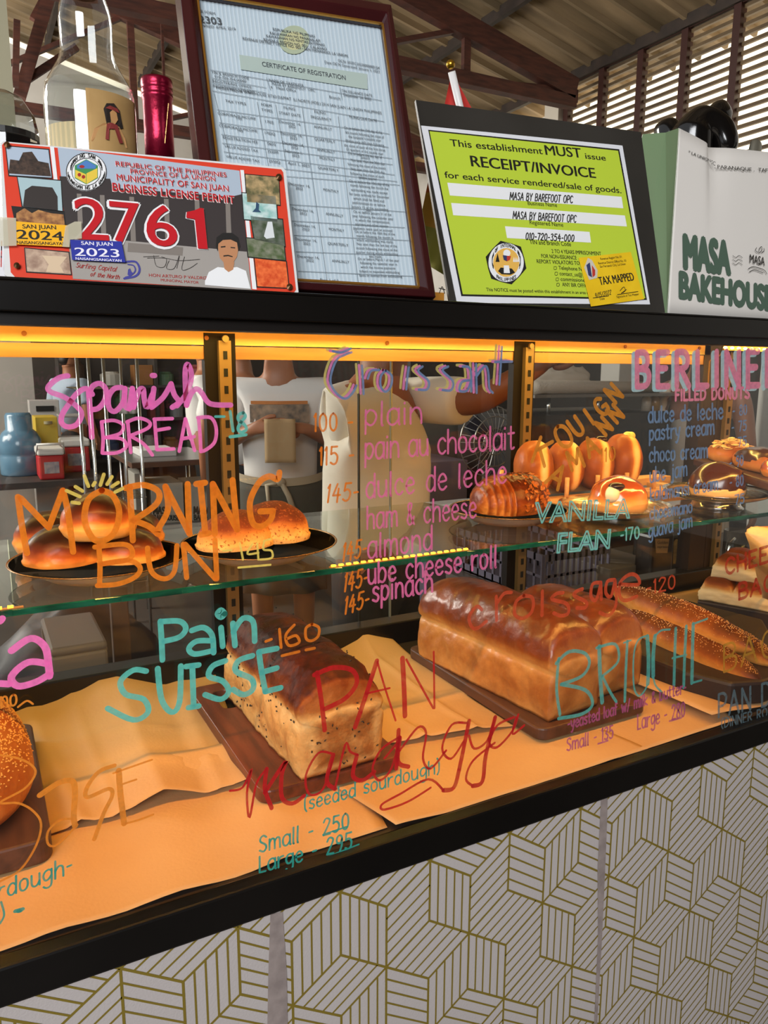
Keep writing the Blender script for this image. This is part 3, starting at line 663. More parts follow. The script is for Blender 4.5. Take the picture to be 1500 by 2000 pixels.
word('slate blue list of donut fillings and prices', 'paint slate blue', '7492b8', [
  S('dulce de leche', 1265, 825, 1410, 817, 30, 3.6), S('pastry cream', 1267, 860, 1393, 847, 28, 3.6), S('choco cream', 1267, 902, 1380, 893, 28, 3.4), S('ube jam', 1268, 942, 1340, 928, 28, 3.2),
  S('kalamansi cream', 1269, 978, 1400, 956, 25, 3), S('chocomano', 1268, 1014, 1350, 1000, 23, 3), S('guava jam', 1266, 1050, 1350, 1028, 26, 3),
  S('- 80', 1430, 812, 1457, 809, 19, 2.6), S('- 75', 1428, 844, 1456, 840, 19, 2.6), S('75', 1440, 872, 1456, 869, 17, 2.4), S('- 90', 1424, 914, 1450, 908, 20, 2.6), S('- 80', 1424, 952, 1450, 947, 20, 2.8), S('75', 1434, 985, 1452, 982, 18, 2.4)], cover=0.85)
word('teal outlined VANILLA FLAN', 'paint pale teal', '84cac2', [(lambda mb: ptext(mb, GLASSP, 'VANILLA', 1042, 1021, 1228, 1011, 40, 0, 0.0012, 3.2)), (lambda mb: ptext(mb, GLASSP, 'FLAN', 1087, 1079, 1188, 1070, 38, 0, 0.0012, 3.4))], cover=0.95)
word('pale teal price 170 beside VANILLA FLAN', 'paint pale teal', '84cac2', [S('-170', 1211, 1056, 1247, 1051, 23, 3)])
word('red croissage with price 120 above the brioche', 'paint brick red', 'c85034', [
  T('500,362 470,345 432,400 445,455 475,462 525,425;580,418 578,290;580,330 620,275 660,268;728,285 685,320 680,390 725,408 772,370 775,300 728,285;828,262 826,392;940,270 905,275 880,305 960,330 968,380 930,395 890,380;1045,250 1015,262 1000,285 1065,320 1060,350 1015,352;1140,215 1100,225 1092,290 1120,308 1145,220;1145,215 1148,305;1220,200 1180,210 1172,270 1200,290 1222,205;1222,205 1228,330 1190,392 1140,378;1250,225 1350,225 1340,180 1300,172 1250,215 1248,290 1280,312 1340,290', 6.5, 760, 1060, .36),
  S('-120', 1262, 1161, 1317, 1148, 26, 3.2)], cover=0.85)
word('teal Pain SUISSE above the seeded loaf', 'paint teal', '4fb0aa', [
  T('38,98 45,210 50,325;42,100 150,98 187,140 150,190 60,215;222,152 290,135 340,180 350,282;342,212 250,215 205,258 240,290 345,270;393,135 403,245;415,55 393,75 372,55 393,33 415,55;462,110 475,240;465,160 520,82 580,100 590,215', 11, 300, 1180, 1 / 3),
  T('570,420 520,416 470,460 490,510 560,530 577,580 520,610 420,565;615,410 630,530 670,580 700,540 705,400;725,402 775,396;750,400 755,555;735,562 775,556;880,380 830,400 815,440 870,460 892,500 860,530 800,512;985,360 930,380 920,420 980,450 987,490 950,512 910,492;1010,345 1020,420 1035,500;1035,500 1095,485;1010,345 1080,332;1020,425 1080,408', 11, 0, 1100, .5)])
word('orange price 160 on the seeded loaf side of the pane', 'paint burnt orange', 'e07e2a', [T('655,216 688,204;735,145 745,252;822,120 772,180 790,240 850,222 832,182 782,200;925,115 890,140 892,200 925,212 962,185 965,135 925,115;750,300 850,276;890,266 940,256', 5.5, 300, 1180, 1 / 3)])
word('red PAN marangya in flowing script', 'paint red', 'c4262a', [
  T('955,400 980,560 1000,735;940,412 1050,370 1160,385 1187,460 1120,550 1000,612;1305,330 1245,520 1178,718', 9, 300, 1180, 1 / 3), T('1308,335 1350,480 1415,680;1240,522 1380,490', 4, 300, 1180, 1 / 3),
  T('70,570 76,680 80,795', 9.5, 750, 1000, .5), T('85,575 190,765;192,545 195,765', 4, 750, 1000, .5),
  T('445,1090 520,1070 572,962 545,1100 560,1248 600,1050 660,962;1040,872 962,870 890,1000 910,1110 990,1080 1050,900;1060,1080 1120,820 1150,862 1192,880;1430,780 1330,850 1280,960 1320,1030 1390,960 1440,780', 4.5, 300, 1180, 1 / 3),
  T('660,962 650,1080 690,1192;650,1100 770,920 748,1000 750,1130 810,1165 880,1120;1050,880 1012,1030 1060,1080;1188,885 1165,1000 1220,1030 1290,980;1440,780 1430,920 1490,950', 8, 300, 1180, 1 / 3),
  T('55,850 46,1000;330,815 292,1000 270,1075 230,1085;432,800 395,950 382,1050 345,1068', 8, 750, 1000, .5),
  T('0,960 50,900;60,930 130,840 162,862 150,960 180,1000 240,930;320,822 262,830 225,920 260,962 310,892;230,1085 170,1042 60,1100 -10,1140 0,1160 90,1130 180,1075;330,872 350,922 400,892 432,800;345,1068 318,1040 345,970 430,900;505,800 440,832 410,900 440,917 500,852 522,790;515,800 500,865 545,832', 4.5, 750, 1000, .5)])
word('dark teal seeded sourdough note with small and large prices', 'paint deep teal', '38a094', [
  S('(seeded sourdough)', 594, 1582, 857, 1508, 27, 3.2), S('Small - 250', 506, 1664, 680, 1617, 31, 3.8), T('630,1629 678,1613;625,1678 700,1648', 3), S('Large - 295', 506, 1703, 686, 1655, 31, 3.8)])
word('teal sourdough note cut by the left edge', 'paint deep teal', '38a094', [
  S('rdough-', -4, 1756, 140, 1703, 34, 4), T('2,1760 8,1785 0,1802', 4), T('36,1778 40,1777', 8), T('30,1778 44,1774', 8)])
word('orange BASE in loose script beside the round loaf', 'paint soft orange', 'e68e36', [
  T('0,950 150,978 262,1035 292,1110 200,1232 0,1345 150,1350 270,1412 340,1520 300,1700 170,1900 0,2000', 4.5, 0, 1250, .235),
  T('330,1285 480,1185 595,1165 622,1250 612,1450 622,1540', 11, 0, 1250, .235), T('600,1480 500,1492 400,1582 400,1690 480,1692 640,1530', 4.5, 0, 1250, .235),
  T('950,1038 820,1090 722,1220 725,1302 900,1232 930,1290 862,1430 782,1650', 8, 0, 1250, .235), T('985,1080 1000,1280 1030,1520', 11, 0, 1250, .235), T('940,1102 1260,990;1030,1522 1150,1490 1270,1445;1020,1192 1130,1155', 4, 0, 1250, .235),
  S('no', 2, 1382, 32, 1376, 32, 4), T('35,1380 52,1368 64,1374', 4)])
word('teal BRIOCHE in tall thin capitals', 'paint sea teal', '58aea8', [
  T('680,572 672,690 685,790', 6, 750, 1000, .5), T('670,590 720,545 780,550 800,590 770,640 690,672;690,672 785,695 812,750 770,788 680,805', 6, 750, 1000, .5),
  T('838,525 842,640 850,742', 8, 750, 1000, .5), T('828,530 900,515 912,582 850,640;850,640 880,700 905,740', 5, 750, 1000, .5), T('948,504 943,600 938,738', 5.5, 750, 1000, .5), T('934,510 962,500', 3, 750, 1000, .5),
  T('1026,482 990,500 973,560 973,674 990,716 1012,702 1028,670', 3.5, 750, 1000, .5), T('1026,486 1031,580 1028,670', 8, 750, 1000, .5), T('1114,458 1080,462 1056,484', 3.5, 750, 1000, .5), T('1056,484 1049,560 1049,640', 8, 750, 1000, .5), T('1049,640 1058,676 1084,704', 3.5, 750, 1000, .5),
  T('1137,454 1133,560 1130,676;1178,446 1172,560 1168,684', 6, 750, 1000, .5), T('1124,570 1178,557', 3.5, 750, 1000, .5), T('1205,437 1202,560 1200,666', 7, 750, 1000, .5), T('1204,437 1260,416;1199,667 1238,656', 3.5, 750, 1000, .5)], cover=0.85)
word('plum coloured yeasted loaf note with small and large prices', 'paint plum', 'b05a88', [S('-yeasted loaf w/ milk & butter-', 1108, 1424, 1338, 1352, 22, 3), S('Small - 135', 1106, 1466, 1196, 1440, 24, 3), T('1167,1452 1186,1446;1306,1408 1330,1401', 3), S('Large - 280', 1244, 1424, 1336, 1398, 28, 3)], cover=0.85)
word('grey blue PAN DE with dinner rolls note', 'paint dull slate', '667c84', [S('PAN DE S', 1402, 1400, 1560, 1362, 44, 4.4), S('(DINNER ROLLS)', 1408, 1421, 1530, 1392, 18, 2.4)], cover=0.8)
word('ochre BAGUETTE in thin capitals', 'paint mustard', 'b88a36', [S('BAGUETTE', 1412, 1312, 1680, 1225, 52, 4)], cover=0.8)
word('dark red CHEESE BAGEL', 'paint dark red', 'ac3828', [S('CHEESE', 1416, 1122, 1540, 1084, 30, 5), S('BAGEL', 1442, 1170, 1550, 1140, 30, 5)], cover=0.85)
# ------------------------------------------------------------------ glass shelf and what stands on it
ZS = 1.185
g_shelf = glass('shelf glass', (0.90, 0.95, 0.92), 1.45, 0.0, 1.0)
sh = thing('glass_shelf', 'long clear glass shelf with green front edge inside the display case', 'shelf', (0.8, 0.38, ZS))
MB().box(XL, XR, 0.1815, 0.583, ZS - 0.008, ZS).build('shelf_pane', g_shelf, sh)
ed = MB(); random.seed(5); x = XL
while x < XR:
    x2 = min(XR, x + random.uniform(0.008, 0.03)); y0 = 0.1795 + random.uniform(0, 0.0012); y1 = 0.1795 + random.uniform(0, 0.0012)
    ed.add([(x, 0.1815, ZS), (x2, 0.1815, ZS), (x2, y1, ZS - 0.001), (x, y0, ZS - 0.001), (x, y1, ZS - 0.0075), (x2, y0, ZS - 0.0075), (x2, 0.1815, ZS - 0.008), (x, 0.1815, ZS - 0.008)],
           [(0, 3, 2, 1), (3, 4, 5, 2), (4, 7, 6, 5)]); x = x2
ed.build('polished_edge', mat('green glass edge', '06261e', 0.12, col2='155a4a', nscale=60, stretch=(0.3, 1, 1)), sh)
for xa_, xb_ in ((at_y(-60, 1190, 0.183)[0], at_y(46, 1185, 0.183)[0]), (at_y(645, 1108, 0.183)[0], at_y(916, 1080, 0.183)[0])):  # added glowing strips stand in for the LED reflection along the shelf edge
    l1 = MB().box(xa_, xb_, 0.1825, 0.1885, ZS, ZS + 0.0012).build('led_glow_strip', mat('amber LED tape', '8a6030', 0.4), sh)
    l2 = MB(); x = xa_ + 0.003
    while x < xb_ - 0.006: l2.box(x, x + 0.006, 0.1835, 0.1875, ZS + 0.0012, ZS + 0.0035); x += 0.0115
    l2.build('bulb_glow_dots', mat('shelf reflection glow', 'ffc040', 0.4, emit='ffb428', estr=4.0), l1)
br = MB()
for px, py in ((436, 691), (1028, 700)):
    xc = at_y(px, py, 0.60)[0]
    br.add([(xc - 0.0015, 0.588, ZS - 0.008), (xc - 0.0015, 0.24, ZS - 0.008), (xc - 0.0015, 0.24, ZS - 0.014), (xc - 0.0015, 0.588, ZS - 0.045),
            (xc + 0.0015, 0.588, ZS - 0.008), (xc + 0.0015, 0.24, ZS - 0.008), (xc + 0.0015, 0.24, ZS - 0.014), (xc + 0.0015, 0.588, ZS - 0.045)],
           [(0, 1, 2, 3), (7, 6, 5, 4), (0, 4, 5, 1), (1, 5, 6, 2), (2, 6, 7, 3), (3, 7, 4, 0)])
br.build('bracket', m_alu, sh)

c_bun = crust('bun crust', [(0.0, 'e6bc78'), (0.28, 'd08c3e'), (0.48, '9e4e1a'), (0.68, '5c220b'), (0.9, '230c05')], 0.42, 0.18, 26, 0.12, 60, 0.1)
c_dust = crust('dusted bun crust', [(0.0, 'e8c488'), (0.35, 'd8a45c'), (0.58, 'b87234'), (0.8, '74361a'), (1.0, '4c2010')], 0.75, 0.16, 40, 0.35, 160, 0, speck='8a4c22', sscale=260)
m_liner = mat('yellow paper liner', 'f0d48a', 0.7, bump=0.05)
def bun(name, label, mt, c, rx, ry, h, seed, yaw=0.0, group=None, cat='bun', lo=0.17, parts=True, n=5, tilt=None, pw=1.0, dark=0.0):
    V, Fc = ico(n); vs = []; at = []
    R = rotz(yaw)
    if tilt is not None: R = tilt @ R
    for u in V:
        r2 = math.hypot(u[0], u[1]); zz = u[2]
        k = 1 + 0.045 * nz3(u, 1.6, seed) + 0.012 * nz3(u, 6, seed)
        if zz > 0: z = (abs(zz) ** 0.9) * h * 0.68
        else: z = -min(0.32 * h, abs(zz) * h * 0.62)
        bulge = 1.0 + (0.05 if zz < 0 else 0)
        p = np.array([u[0] * rx * k * bulge, u[1] * ry * k * bulge, z * (k if zz > 0 else 1) + 0.32 * h])
        cr = lo + dark + 0.66 * sm(-0.15, 0.72, zz + 0.22 * nz3(u, 1.4, seed + 3)) * pw + 0.18 * sm(0.75, 1.0, zz)
        if zz < -0.6: cr += 0.25
        vs.append(R @ p + np.array(c)); at.append(min(1.0, cr))
    m = MB(); m.add(vs, Fc)
    o = m.build(name, mt, None, smooth=True, attr=at)
    return tag(o, label, cat, group)
def plate(name, label, c, r, rim=0.0, group=None, sx=1.0, sy=1.0, ang=0.0):
    t = thing(name, label, 'plate', c, group)
    prof_t = [(0.0001, 0.0085), (r * 0.55, 0.0085), (r * 0.66, 0.010), (r * 0.9, 0.0185), (r * 0.995, 0.022), (r, 0.0215)]
    prof_b = [(r, 0.0215), (r * 0.97, 0.0195), (r * 0.7, 0.0075), (r * 0.6, 0.0), (r * 0.55, 0.0), (0.0001, 0.0015)]
    MB().lathe(prof_t, c, 56, sx=sx, sy=sy, ang=ang).build('plate_face', mat('black mirror glaze', '96928a', 0.16, metal=0.55), t, smooth=True)
    MB().lathe(prof_b, c, 56, sx=sx, sy=sy, ang=ang).build('plate_underside', mat('cream glaze', 'd8cdbb', 0.3), t, smooth=True)
    rg = MB(); n = 56
    P = [(c[0] + (r * sx * math.cos(2 * PI * k / n)) * math.cos(ang) - r * sy * math.sin(2 * PI * k / n) * math.sin(ang), c[1] + r * sx * math.cos(2 * PI * k / n) * math.sin(ang) + r * sy * math.sin(2 * PI * k / n) * math.cos(ang), c[2] + 0.0216) for k in range(n + 1)]
    rg.tube(P, 0.0011, 6, caps=False).build('rim', mat('bronze rim', '7a5a34', 0.25, metal=0.7), t, smooth=True)
    return t
def liner(label, c, pts, z):
    m = MB(); m.prism([(c[0] + x, c[1] + y, z) for x, y in pts], (0, 0, 0.0008)); return tag(m.build('paper_liner', m_liner), label, 'paper liner')
pc1 = (0.133, 0.305, ZS); plate('black_plate', 'black glazed plate holding a pile of five morning buns', pc1, 0.112)
pc2 = (0.352, 0.297, ZS); plate('black_plate', 'black glazed plate holding two speckled oblong buns', pc2, 0.112)
pc3 = (0.842, 0.350, ZS); plate('black_plate', 'black glazed plate holding the croissant', pc3, 0.106)
zp = ZS + 0.0085
liner('yellow paper liner under the morning buns', pc1, [(-0.07, -0.045), (0.055, -0.062), (0.072, 0.05), (-0.05, 0.06)], zp)
liner('yellow paper liner under the speckled buns', pc2, [(-0.06, -0.05), (0.075, -0.05), (0.07, 0.06), (-0.06, 0.05)], zp)
liner('yellow paper liner under the croissant', pc3, [(-0.05, -0.05), (0.07, -0.06), (0.085, 0.02), (-0.04, 0.06)], zp)
zb = zp + 0.001
def on(px, py, z): return at_z(px, py, z)
q = at_d(128, 1085, 1.06)
G5 = 'morning buns on the black plate'
bun('morning_bun', 'front left morning bun of the pile with dark glossy crown', c_bun, tuple(at_z(128, 1112, zb)), 0.048, 0.044, 0.060, 1.0, 0.2, G5, dark=0.14)
bun('morning_bun', 'front right small morning bun of the pile, golden orange', c_bun, tuple(at_z(256, 1106, zb)), 0.043, 0.040, 0.050, 2.3, 0.1, G5, dark=0.05)
bun('morning_bun', 'back left morning bun of the pile half hidden behind the front one', c_bun, tuple(at_z(102, 1078, zb)), 0.048, 0.042, 0.060, 3.7, -0.3, G5, dark=0.1)
bun('morning_bun', 'back right morning bun of the pile mostly hidden under the top one', c_bun, tuple(at_z(258, 1072, zb)), 0.045, 0.042, 0.058, 4.1, 0.4, G5, dark=0.12)
bun('morning_bun', 'topmost morning bun resting on the pile', c_bun, tuple(at_z(194, 1046, zb + 0.044)), 0.046, 0.042, 0.056, 5.9, 0.1, G5, dark=0.07)
G2 = 'speckled buns on the second plate'
bun('speckled_bun', 'front oblong bun with brown speckled crown on the second black plate', c_dust, tuple(at_z(463, 1080, zb)), 0.056, 0.042, 0.062, 7.2, 0.15, G2, dark=0.10, pw=1.0)
bun('speckled_bun', 'rear oblong bun with brown speckled crown leaning behind the front one', c_dust, tuple(at_z(534, 1066, zb)), 0.052, 0.043, 0.068, 8.8, -0.5, G2, dark=0.14, pw=1.0)

# croissant: fat rolled crescent, layered end at the left, flaky glazed top
c_cro = crust('croissant crust', [(0.0, 'c07c38'), (0.25, '98521e'), (0.5, '6e3010'), (0.8, '481a08'), (1.0, '2e0f04')], 0.34, 0.34, 44, 0.7, 75, 0.2)
cr = MB(); at = []; NL, NR = 150, 64
cx0, cy0 = 0.835, 0.335
for i in range(NL + 1):
    s = i / NL; a = -0.25 + 0.5 * s
    ax = np.array([cx0 - 0.071 + 0.142 * s, cy0 - 0.022 * math.cos((s - 0.5) * 2.4) + 0.02, 0])
    d = abs(s - 0.55) / 0.55
    r = 0.049 * max(0.0, 1 - min(1, d) ** 2.8) ** 0.55 + 0.004
    band = (s * 15) % 1.0 if s < 0.34 else ((s * 5.2) % 1.0)
    for k in range(NR):
        t = 2 * PI * k / NR
        step = (0.0046 * (1 - band) if s < 0.34 else 0.0)
        sw = 0
        p0 = np.array([s * 5, math.cos(t) * 1.6, math.sin(t) * 1.6])
        rr = r + step * min(1, r / 0.03) + sw * min(1, r / .03) + 0.0012 * nz3(p0, 2.0, 4.0) + (0.0009 * nz3(p0, 7.0, 2.0) if s > 0.3 else 0)
        z = 0.95 * rr * math.sin(t); z = max(z, -0.58 * 0.045)
        cr.v.append((ax[0] + 0.12 * rr * math.cos(t), ax[1] + 1.08 * rr * math.cos(t), zb + 0.026 + z))
        at.append(0.30 + 0.38 * sm(-0.3, 0.9, math.sin(t)) + (0.10 if s > 0.33 else -0.16) + (0.42 * (1 - band) - 0.2 if s < 0.34 else 0.0) + (0.15 if z <= -0.026 else 0))
for i in range(NL):
    for k in range(NR): cr.f.append((i * NR + k, i * NR + (k + 1) % NR, (i + 1) * NR + (k + 1) % NR, (i + 1) * NR + k))
cr.f.append(tuple(range(NR - 1, -1, -1))); cr.f.append(tuple(range(NL * NR, (NL + 1) * NR))); cr.mi = [0] * len(cr.f)
croissant = tag(cr.build('croissant', c_cro, None, smooth=True, attr=at), 'glossy flaky croissant with layered left end on the black plate', 'croissant')
fk = MB(); random.seed(3); at2 = []
for k in range(90):
    s = random.uniform(0.42, 0.86); t = random.uniform(0.2, 2.3) if k % 3 else random.uniform(2.0, 3.2)
    t = PI / 2 + random.uniform(-1.5, 0.9) if False else random.uniform(0.5, 3.5)
    r = 0.049 * max(0.0, 1 - (abs(s - 0.55) / 0.55) ** 2.8) ** 0.55 + 0.0062
    t = random.uniform(PI * 0.35, PI * 1.05)
    c = np.array([cx0 - 0.071 + 0.142 * s, cy0 - 0.022 * math.cos((s - 0.5) * 2.4) + 0.02 + 1.08 * r * math.cos(t), zb + 0.026 + 0.95 * r * math.sin(t)])
    u = np.array([1, 0, 0]) * random.uniform(-1, 1) + np.array([0, -math.sin(t), math.cos(t)]) * random.uniform(-1, 1); u /= np.linalg.norm(u)
    nn = np.array([0, math.cos(t), math.sin(t)]); w = np.cross(nn, u); L_ = random.uniform(0.003, 0.0065)
    fk.add([c - u * L_ - nn * .001, c + w * L_ * .6 + nn * 0.0012, c + u * L_ + nn * 0.0004, c - w * L_ * .5 - nn * .0005], [(0, 1, 2, 3)])
fk.build('flakes', crust('croissant flake', [(0.0, '98501a'), (1.0, '5a240c')], 0.3, 0.3, 60, 0.2, 60, 0.2), croissant)['kind'] = 'stuff'

# wooden peg rack with four filled donuts standing on edge
m_wood = mat('pale pine', 'd8a868', 0.5, col2='c08c4c', nscale=9, stretch=(1, 12, 12))
rk = thing('peg_rack', 'pale wooden peg rack holding four upright donuts', 'rack', (1.2, 0.52, ZS))
ry0, ry1 = 0.435, 0.545
MB().box(0.99, 1.42, ry0 - 0.02, ry0 + 0.02, ZS, ZS + 0.014).build('rail', m_wood, rk, bevel=0.0015)
MB().box(0.99, 1.46, ry1 - 0.02, ry1 + 0.02, ZS + 0.004, ZS + 0.022).build('rail', m_wood, rk, bevel=0.0015)
MB().box(1.0, 1.03, ry0 + 0.02, ry1 - 0.02, ZS, ZS + 0.012).box(1.38, 1.41, ry0 + 0.02, ry1 - 0.02, ZS, ZS + 0.012).build('crossbar', m_wood, rk)
DXS = [1.012 + 0.083 * k for k in range(4)]
for k in range(5):
    xx = DXS[0] - 0.040 + 0.083 * k
    for yy, z0 in ((ry0, ZS + 0.014), (ry1, ZS + 0.022)):
        MB().tube([(xx, yy, z0 - 0.004), (xx, yy, z0 + 0.040)], 0.0048, 10).build('peg', m_wood, rk, smooth=True)
c_don = crust('donut crust', [(0.0, 'f6d48c'), (0.2, 'e8ae5c'), (0.4, 'b4682c'), (0.65, '8e4a1c'), (1.0, '6a3010')], 0.5, 0.14, 34, 0.15, 120, 0.1)
def donut_up(label, x, seed, yaw, r=0.053, blob=None, w=0.041):
    V, Fc = ico(5); vs = []; at = []; R = rotz(yaw)
    c = np.array([x, (ry0 + ry1) / 2, ZS + 0.017 + r])
    for u in V:
        k = 1 + 0.04 * nz3(u, 1.5, seed) + 0.01 * nz3(u, 7, seed)
        rad = math.hypot(u[1], u[2])
        p = np.array([np.sign(u[0]) * abs(u[0]) ** 0.85 * w * k, u[1] * r * k * 0.96, u[2] * r * k * 1.06])
        edge = abs(u[0] - 0.30)
        at.append(0.06 + 0.55 * sm(0.06, 0.38, edge) + 0.12 * nz3(u, 2.2, seed)); vs.append(R @ p + c)
    t = tag(MB().add(vs, Fc).build('filled_donut', c_don, None, smooth=True, attr=at), label, 'donut', 'donuts standing in the peg rack')
    if blob:
        m = MB(); m.ell(c + R @ np.array([0.008, -0.004, r * 1.02]), (0.011, 0.010, 0.007), 14, 10); m.ell(c + R @ np.array([0.014, -0.006, r * 0.98]), (0.009, 0.010, 0.009), 14, 10)
        m.build('cream_blob' if blob == 'c' else 'dark_filling', mat('custard cream', 'f6dc78', 0.35) if blob == 'c' else mat('dark jam', '2a120a', 0.2), t, smooth=True)
    return t
donut_up('upright donut at the left end of the peg rack', DXS[0], 1.2, -0.5)
donut_up('upright donut second from the left end of the peg rack', DXS[1], 3.2, -0.45, 0.051)
donut_up('upright donut with dark filling on top, third along the peg rack', DXS[2], 5.1, -0.5, 0.053, 'd')
donut_up('upright donut with yellow cream on top at the right end of the rack', DXS[3], 7.7, -0.45, 0.056, 'c')

# glass saucers with glazed and chocolate donuts
g_dish = glass('pressed glass', (0.95, 0.92, 0.85), 1.5, 0.14, 3.0)
def gdish(label, c, r, foot):
    t = thing('glass_dish', label, 'dish', c)
    n = 60; prof = [(0.0001, foot + 0.004), (r * 0.55, foot + 0.004), (r * 0.75, foot + 0.008), (r * 0.92, foot + 0.014), (r, foot + 0.020), (r * 1.0, foot + 0.0175), (r * 0.9, foot + 0.010), (r * 0.7, foot + 0.003), (r * 0.5, foot), (0.0001, foot)]
    MB().lathe(prof, c, n).build('bowl', g_dish, t, smooth=True)
    rp = MB()
    for k in range(4):
        rr = r * (0.62 + 0.1 * k); zz = c[2] + foot + (0.0085, 0.0105, 0.0135, 0.0175)[k]
        rp.tube([(c[0] + rr * math.cos(2 * PI * j / 48), c[1] + rr * math.sin(2 * PI * j / 48), zz) for j in range(49)], 0.0013, 6, caps=False)
    rp.build('ridges', g_dish, t, smooth=True)
    if foot > 0.004: MB().lathe([(r * 0.5, 0.0), (r * 0.44, 0.006), (r * 0.42, foot), (r * 0.38, foot), (r * 0.40, 0.006), (r * 0.46, 0.0), (r * 0.5, 0.0)], c, 48).build('foot', g_dish, t, smooth=True)
    else: MB().lathe([(r * 0.5, 0.0), (r * 0.5, foot)], c, 48).build('foot', g_dish, t)
    return t
d4 = (1.045, 0.292, ZS); gdish('low clear glass dish under the caramel glazed donut', d4, 0.103, 0.004)
d5 = (1.300, 0.270, ZS); gdish('footed clear glass dish under the chocolate glazed donut', d5, 0.104, 0.016)
c_gl = crust('caramel glaze crust', [(0.0, 'eebc70'), (0.3, 'dc8c3c'), (0.6, 'b45618'), (1.0, '8a3a10')], 0.14, 0.15, 25, 0.05, 40, 0.9)
o = bun('glazed_donut', 'caramel glazed filled donut on the low glass dish', c_gl, (1.052, 0.290, ZS + 0.0085), 0.056, 0.052, 0.068, 11.0, 0.3, cat='donut', lo=0.2)
m = MB(); V, Fc = ico(3)
m.ell((1.008, 0.262, ZS + 0.048), (0.014, 0.012, 0.016), 14, 10); m.build('cream_filling', mat('pale cream', 'f0e0b8', 0.4), o, smooth=True)
m = MB(); m.ell((1.017, 0.262, ZS + 0.062), (0.016, 0.014, 0.007), 14, 8); m.build('burnt_patch', mat('burnt sugar', '26120a', 0.25), o, smooth=True)
c_cho = crust('pale donut side', [(0.0, 'f0c078'), (0.5, 'd8944a'), (1.0, 'b06a2c')], 0.4, 0.15, 30, 0.1)
o = bun('chocolate_donut', 'dark chocolate glazed donut on the footed glass dish', c_cho, (1.300, 0.270, ZS + 0.0205), 0.054, 0.050, 0.066, 12.0, 0.5, cat='donut', lo=0.1)
V, Fc = ico(5); vs = []; keep = {}; fs = []
for i, u in enumerate(V):
    lim = -0.05 + 0.16 * nz3((math.cos(math.atan2(u[1], u[0])), math.sin(math.atan2(u[1], u[0])), 0), 1.9, 3.0)
    ang = math.atan2(u[1], u[0])
    if -1.2 < ang < -0.55: lim += 0.55
    if u[2] > lim:
        keep[i] = len(vs); k = 1.03 + 0.05 * nz3(u, 2, 12.0)
        vs.append((1.300 + u[0] * 0.0555 * k, 0.270 + u[1] * 0.0515 * k, ZS + 0.0205 + 0.022 + max(u[2], -0.2) ** 1 * 0.0475 * k if u[2] > 0 else ZS + 0.0425 + u[2] * 0.04))
for f in Fc:
    if all(i in keep for i in f): fs.append(tuple(keep[i] for i in f))
MB().add(vs, fs).build('chocolate_glaze', mat('dark chocolate glaze', '3e1e0e', 0.22, coat=0.3, bump=0.1, bscale=30), o, smooth=True, solid=0.0015)
# dark wooden tray at the right with eclair and almond pastry, raised on a black stand
pa = at_d(1352, 905, 1.62); 
eA = at_z(1350, 908, ZS + 0.050); eB = at_z(1500, 960, ZS + 0.050); tdir = (eB - eA) / np.linalg.norm(eB - eA); tper = np.cross((0, 0, 1), tdir)
ta = eA + tper * 0.062 + tdir * 0.02; ta[2] = ZS + 0.050
m = MB(); m.obox(ta + tdir * 0.19 + np.array([0, 0, 0.009]), tdir * 0.20, tper * 0.062, (0, 0, 0.009))
tr = tag(m.build('serving_board', mat('dark walnut', '4a2a18', 0.45, col2='2e180e', nscale=8, stretch=(3, 10, 10)), None, bevel=0.004), 'dark narrow wooden serving board raised above the glass shelf', 'board')
m = MB()
for kk in (0.05, 0.355):
    c = ta + tdir * kk + tper * 0.015; m.lathe([(0.026, ZS), (0.026, ZS + 0.050)], (c[0], c[1], 0), 24)
ca_, cb_ = ta + tdir * 0.05 + tper * 0.015, ta + tdir * 0.355 + tper * 0.015; m.beam((ca_[0], ca_[1], ZS + 0.040), (cb_[0], cb_[1], ZS + 0.040), 0.012, 0.012)
tag(m.build('stand', mat('black enamel', '14110f', 0.3), None, smooth=True), 'black two-legged riser carrying the narrow serving board', 'stand')
zt_ = ta[2] + 0.018
def log(name, label, mt, c, d, L, r, h, seed, cat, lo=0.3, hi=0.5, group=None, tip=2.5, parent=None, nn=90, rz=44, zlift=0.0):
    """long loaf lying along d (may slope), flat underneath"""
    d = np.array(d) / np.linalg.norm(d); s_ = np.cross((0, 0, 1), d); s_ /= np.linalg.norm(s_); up = np.cross(d, s_); m = MB(); at = []
    for i in range(nn + 1):
        v = -1 + 2 * i / nn; sc = max(0.02, (1 - abs(v) ** tip)) ** 0.5
        for k in range(rz):
            t = 2 * PI * k / rz; q = np.array([v * L / r * .25, math.cos(t), math.sin(t)])
            kk = 1 + 0.05 * nz3(q, 1.5, seed) + 0.015 * nz3(q, 5, seed)
            y = math.cos(t) * r * sc * kk; z = math.sin(t) * h * sc * kk; z = max(z, -0.55 * h) + 0.55 * h
            p = np.array(c) + d * v * L / 2 + s_ * y + up * z
            m.v.append(tuple(p)); at.append(lo + hi * sm(-0.3, 0.95, math.sin(t)) + 0.12 * sm(0.8, 1, abs(v)))
    for i in range(nn):
        for k in range(rz): m.f.append((i * rz + k, i * rz + (k + 1) % rz, (i + 1) * rz + (k + 1) % rz, (i + 1) * rz + k))
    m.f.append(tuple(range(rz - 1, -1, -1))); m.f.append(tuple(range(nn * rz, (nn + 1) * rz))); m.mi = [0] * len(m.f)
    o = m.build(name, mt, parent, smooth=True, attr=at)
    if parent is None: tag(o, label, cat, group)
    return o
c_pas = crust('pastry crust', [(0.0, 'd89c50'), (0.5, 'a8622a'), (1.0, '6a3414')], 0.4, 0.2, 30, 0.2)
c1 = ta + tdir * 0.045; c1[2] = zt_
